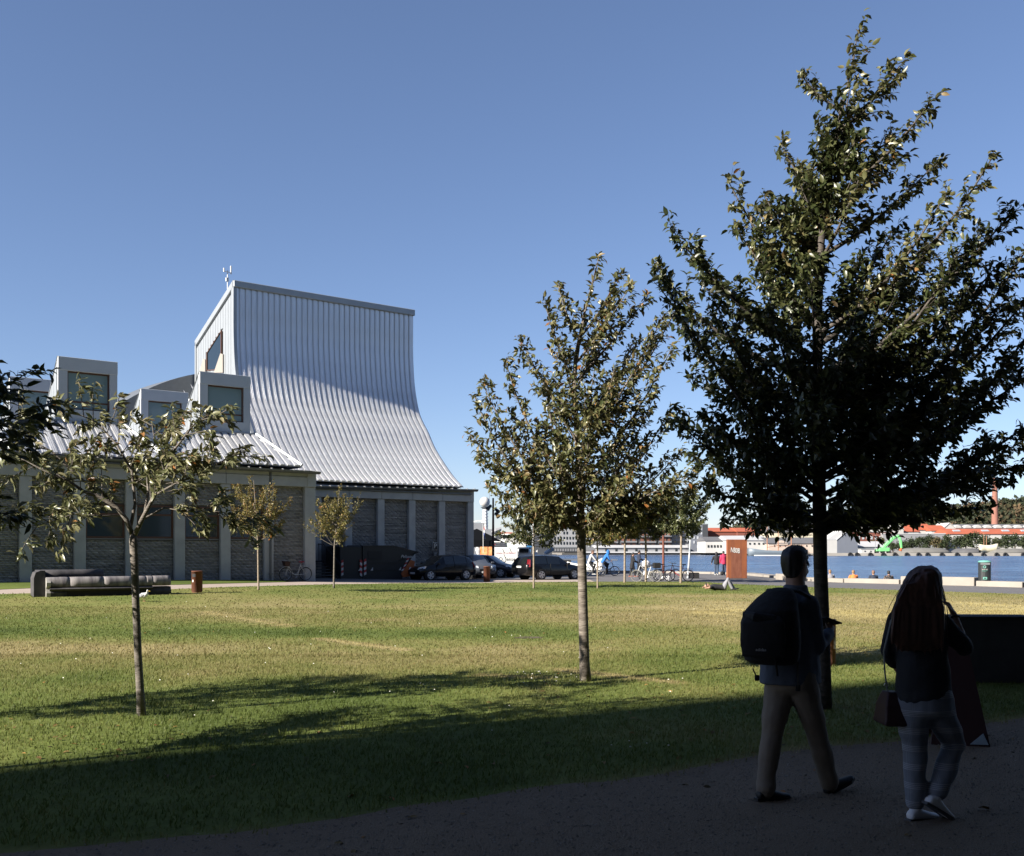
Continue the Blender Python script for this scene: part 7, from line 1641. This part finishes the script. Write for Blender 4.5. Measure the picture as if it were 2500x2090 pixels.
q2 = gnd(1560,1404); Jp, f = stand(1.74, 5, -.15, 'push', .02)
person('person', 'bearded man in dark jacket walking behind the pushchair woman', (q2.x,q2.y+.2,0), Jp, navy, blk_, dk, HAIRB, GP, .022, -.12, None, 'long', f, 1)
T = thing('pushchair', 'pushchair with spotted white cover in front of the walking couple', 'pushchair', (q.x+.85,q.y+.25,0), 0)
m = MB()
for s_ in (-.22,.22): m.tube([(-.50,s_,1.02),(-.12,s_,.55),(.28,s_,.22)],.018,6); m.tube([(-.22,s_,.20),(.05,s_,.55)],.015,6)
m.tube([(-.50,-.22,1.02),(-.52,0,1.04),(-.50,.22,1.02)],.02,6); m.build('frame', mat('pale_frame',(.6,.6,.6),.5), T)
for x, r0 in ((-.24,.17),(.33,.14)):
    for s_ in (-.26,.26): m = MB(); m.torus((x,s_,r0),r0-.02,.022,(0,1,0),18,6); m.lathe([(.03,-.02),(.03,.02)],8,Matrix.Translation((x,s_,r0)) @ Matrix.Rotation(R(90),4,'X')); m.build('wheel', BLACK, T)
m = MB(); m.rings([((-.10,0,.50),(.16,0,0),(0,.20,0)),((.05,0,.62),(.34,0,0),(0,.22,0)),((.08,0,.72),(.36,0,0),(0,.22,0))],12); m.build('seat', BLACK, T)
SPOT = mat('spotted_cover',(.7,.7,.69),.8); 
def spots(mt, c0, c1, sc, th):
    n = mt.node_tree.nodes; Lk = mt.node_tree.links; v = n.new('ShaderNodeTexVoronoi'); v.inputs['Scale'].default_value = sc; co = n.new('ShaderNodeTexCoord'); Lk.new(co.outputs['Object'], v.inputs[0])
    lt = n.new('ShaderNodeMath'); lt.operation = 'LESS_THAN'; lt.inputs[1].default_value = th; Lk.new(v.outputs['Distance'], lt.inputs[0]); mi = n.new('ShaderNodeMix'); mi.data_type = 'RGBA'; mi.inputs[6].default_value = (*c0,1); mi.inputs[7].default_value = (*c1,1); Lk.new(lt.outputs[0], mi.inputs[0]); Lk.new(mi.outputs[2], n['Principled BSDF'].inputs['Base Color'])
spots(SPOT, (.7,.7,.69), (.06,.06,.07), 14, .33)
m = MB(); m.smooth = True; m.rings([((.02,0,.68),(.30,0,0),(0,.24,0)),((.06,0,.85),(.33,0,0),(0,.25,0)),((.08,0,1.0),(.25,0,0),(0,.21,0)),((.08,0,1.08),(.10,0,0),(0,.10,0))],14); m.build('cover', SPOT, T)
# cyclists
def rider(lab, u, v, rz, topm, legm, hairm, bike_lab, frame, hooded, up_, grp='cyclists on the quay', shoe_=dk):
    q = gnd(u, v); bicycle(bike_lab, (q.x,q.y,-.005), rz, frame, group='bicycles being ridden'); c, s_ = math.cos(rz), math.sin(rz)
    P = lambda x, y, z: V3(x*c-y*s_, x*s_+y*c, z)
    J = dict(pelvis=P(-.27,0,1.0), chest=P(-.17 if up_ else -.08,0,1.30), neck=P(-.10 if up_ else .04,0,1.50), head=P(-.05 if up_ else .11,0,1.64), shL=P(-.11 if up_ else .02,.18,1.44), shR=P(-.11 if up_ else .02,-.18,1.44), elL=P(.08,.25,1.20), elR=P(.08,-.25,1.20), wrL=P(.20,.27,1.07), wrR=P(.20,-.27,1.07),
        hipL=P(-.25,.09,.96), hipR=P(-.25,-.09,.96), knL=P(.10,.12,.80), knR=P(.0,-.12,.58), anL=P(-.02,.12,.46), anR=P(-.02,-.12,.20), toeL=P(.14,.12,.42), toeR=P(.14,-.12,.14))
    ex = None
    if hooded:
        def ex(m, J): h = J['head']; m.rings([(h+P(-.03,0,-.16),P(.10,0,0),P(0,.11,0)),(h+P(-.035,0,-.05),P(.115,0,0),P(0,.105,0)),(h+P(-.035,0,.06),P(.115,0,0),P(0,.10,0)),(h+P(-.03,0,.15),P(.06,0,0),P(0,.06,0))],12)
    return person('person', lab, (q.x,q.y,-.005), J, topm, legm, shoe_, None if hooded else hairm, GP, .022, -.14, None, 'long', P(1,-.15,-.15), 1, extra=ex)
rider('cyclist in pale shirt and grey vest riding left of the blue hooded one', 1449, 1407, R(-12), pale, blk_, mat('brown_hair',(.10,.05,.03),.6), 'white bicycle ridden by the pale shirted cyclist', WHF, False, True, shoe_=whs)
rider('cyclist in bright blue hooded jacket riding to the right', 1482, 1406, R(2), blue, blk_, HAIRB, 'black bicycle ridden by the blue hooded cyclist', BLF, True, False)
# lying person
q = gnd(1750, 1442); P = lambda u, v, dy: Vector(((u-1750)/F*q.y, dy, (1442-v)/F*q.y))
J = dict(pelvis=V3(.28,.0,.13), chest=V3(-.06,-.0,.15), neck=V3(-.30,0,.15), head=V3(-.44,.0,.19), shL=V3(-.24,.19,.14), shR=V3(-.24,-.19,.14), elL=V3(-.52,.40,.14), elR=V3(-.40,-.42,.14), wrL=V3(-.58,.17,.10), wrR=V3(-.55,-.17,.10), hipL=V3(.30,.09,.13), hipR=V3(.30,-.09,.13), knL=V3(.52,.12,.50), knR=V3(.46,-.10,.47), anL=V3(.78,.12,.09), anR=V3(.66,-.10,.09), toeL=V3(.92,.13,.06), toeR=V3(.80,-.10,.06))
J = {k: v*1.0 for k, v in J.items()}
person('person', 'person lying on the lawn with knees up and hands behind the head, dark shirt', (q.x,q.y,.01), J, blk_, gry, dk, HAIRB, GP, .020, -.05, None, 'short', V3(.15,0,1), 1)
# people sitting at the water's edge, backs to the viewer
def seated(lab, u, v, w_, topm, hairm, lean=0.0, legm=jeans, sleeve='long', turn=0, dv=0):
    q = gnd(u, v); z0 = -.20
    J = dict(pelvis=V3(0,0,.10), chest=V3(lean*.5,.06,.38), neck=V3(lean,.10,.60), head=V3(lean*1.15,.14,.74), shL=V3(-.18+lean,.08,.54), shR=V3(.18+lean,.08,.54), elL=V3(-.26+lean,.18,.30), elR=V3(.26+lean,.18,.30), wrL=V3(-.12,.40,.22), wrR=V3(.14,.40,.22), hipL=V3(-.1,.03,.09), hipR=V3(.1,.03,.09), knL=V3(-.14,.46,.12), knR=V3(.14,.46,.12), anL=V3(-.14,.52,-.30), anR=V3(.14,.52,-.30), toeL=V3(-.14,.66,-.36), toeR=V3(.14,.66,-.36))
    return person('person', lab, (q.x+.55,q.y+1.15,z0+dv), J, topm, legm, dk, hairm, GP, .022, -.06, None, sleeve, V3(math.sin(turn),math.cos(turn),-.1), 1)
FLO = cloth('floral_top',(.02,.02,.022)); spots(FLO, (.018,.018,.02), (.50,.30,.22), 16, .26)
seated('person in orange top with tied fair hair sitting at the water', 2078, 1422.4, 1, orng, HAIRG, .0)
seated('short haired person in navy top sitting right of the orange one', 2127, 1423.6, 1, navy, mat('short_brown_hair',(.20,.11,.07),.6), .02)
seated('person in black floral shirt sitting by the water, rightmost of the seated row', 2164, 1424.8, 1, FLO, HAIRB, .05, whs, 'short', .5)
seated('person in white shirt mostly hidden behind the trunk of the tallest tree', 1992, 1420, 1, cloth('white_shirt',(.6,.6,.6)), HAIRB, 0)
seated('person in grey jacket sitting just right of the tall trunk', 2020, 1420.8, 1, gry, HAIRG, 0)

# the ledge they sit on
m = MB(); e0 = Vector((16.9,64.9,-.6)); e1 = Vector((27.3,48.6,-.6)); m.prism([e0,e1,e1+Vector((.9,.55,0)),e0+Vector((.9,.55,0))],(0,0,.46)); m.build('quay_ledge', KERB, kind='structure')
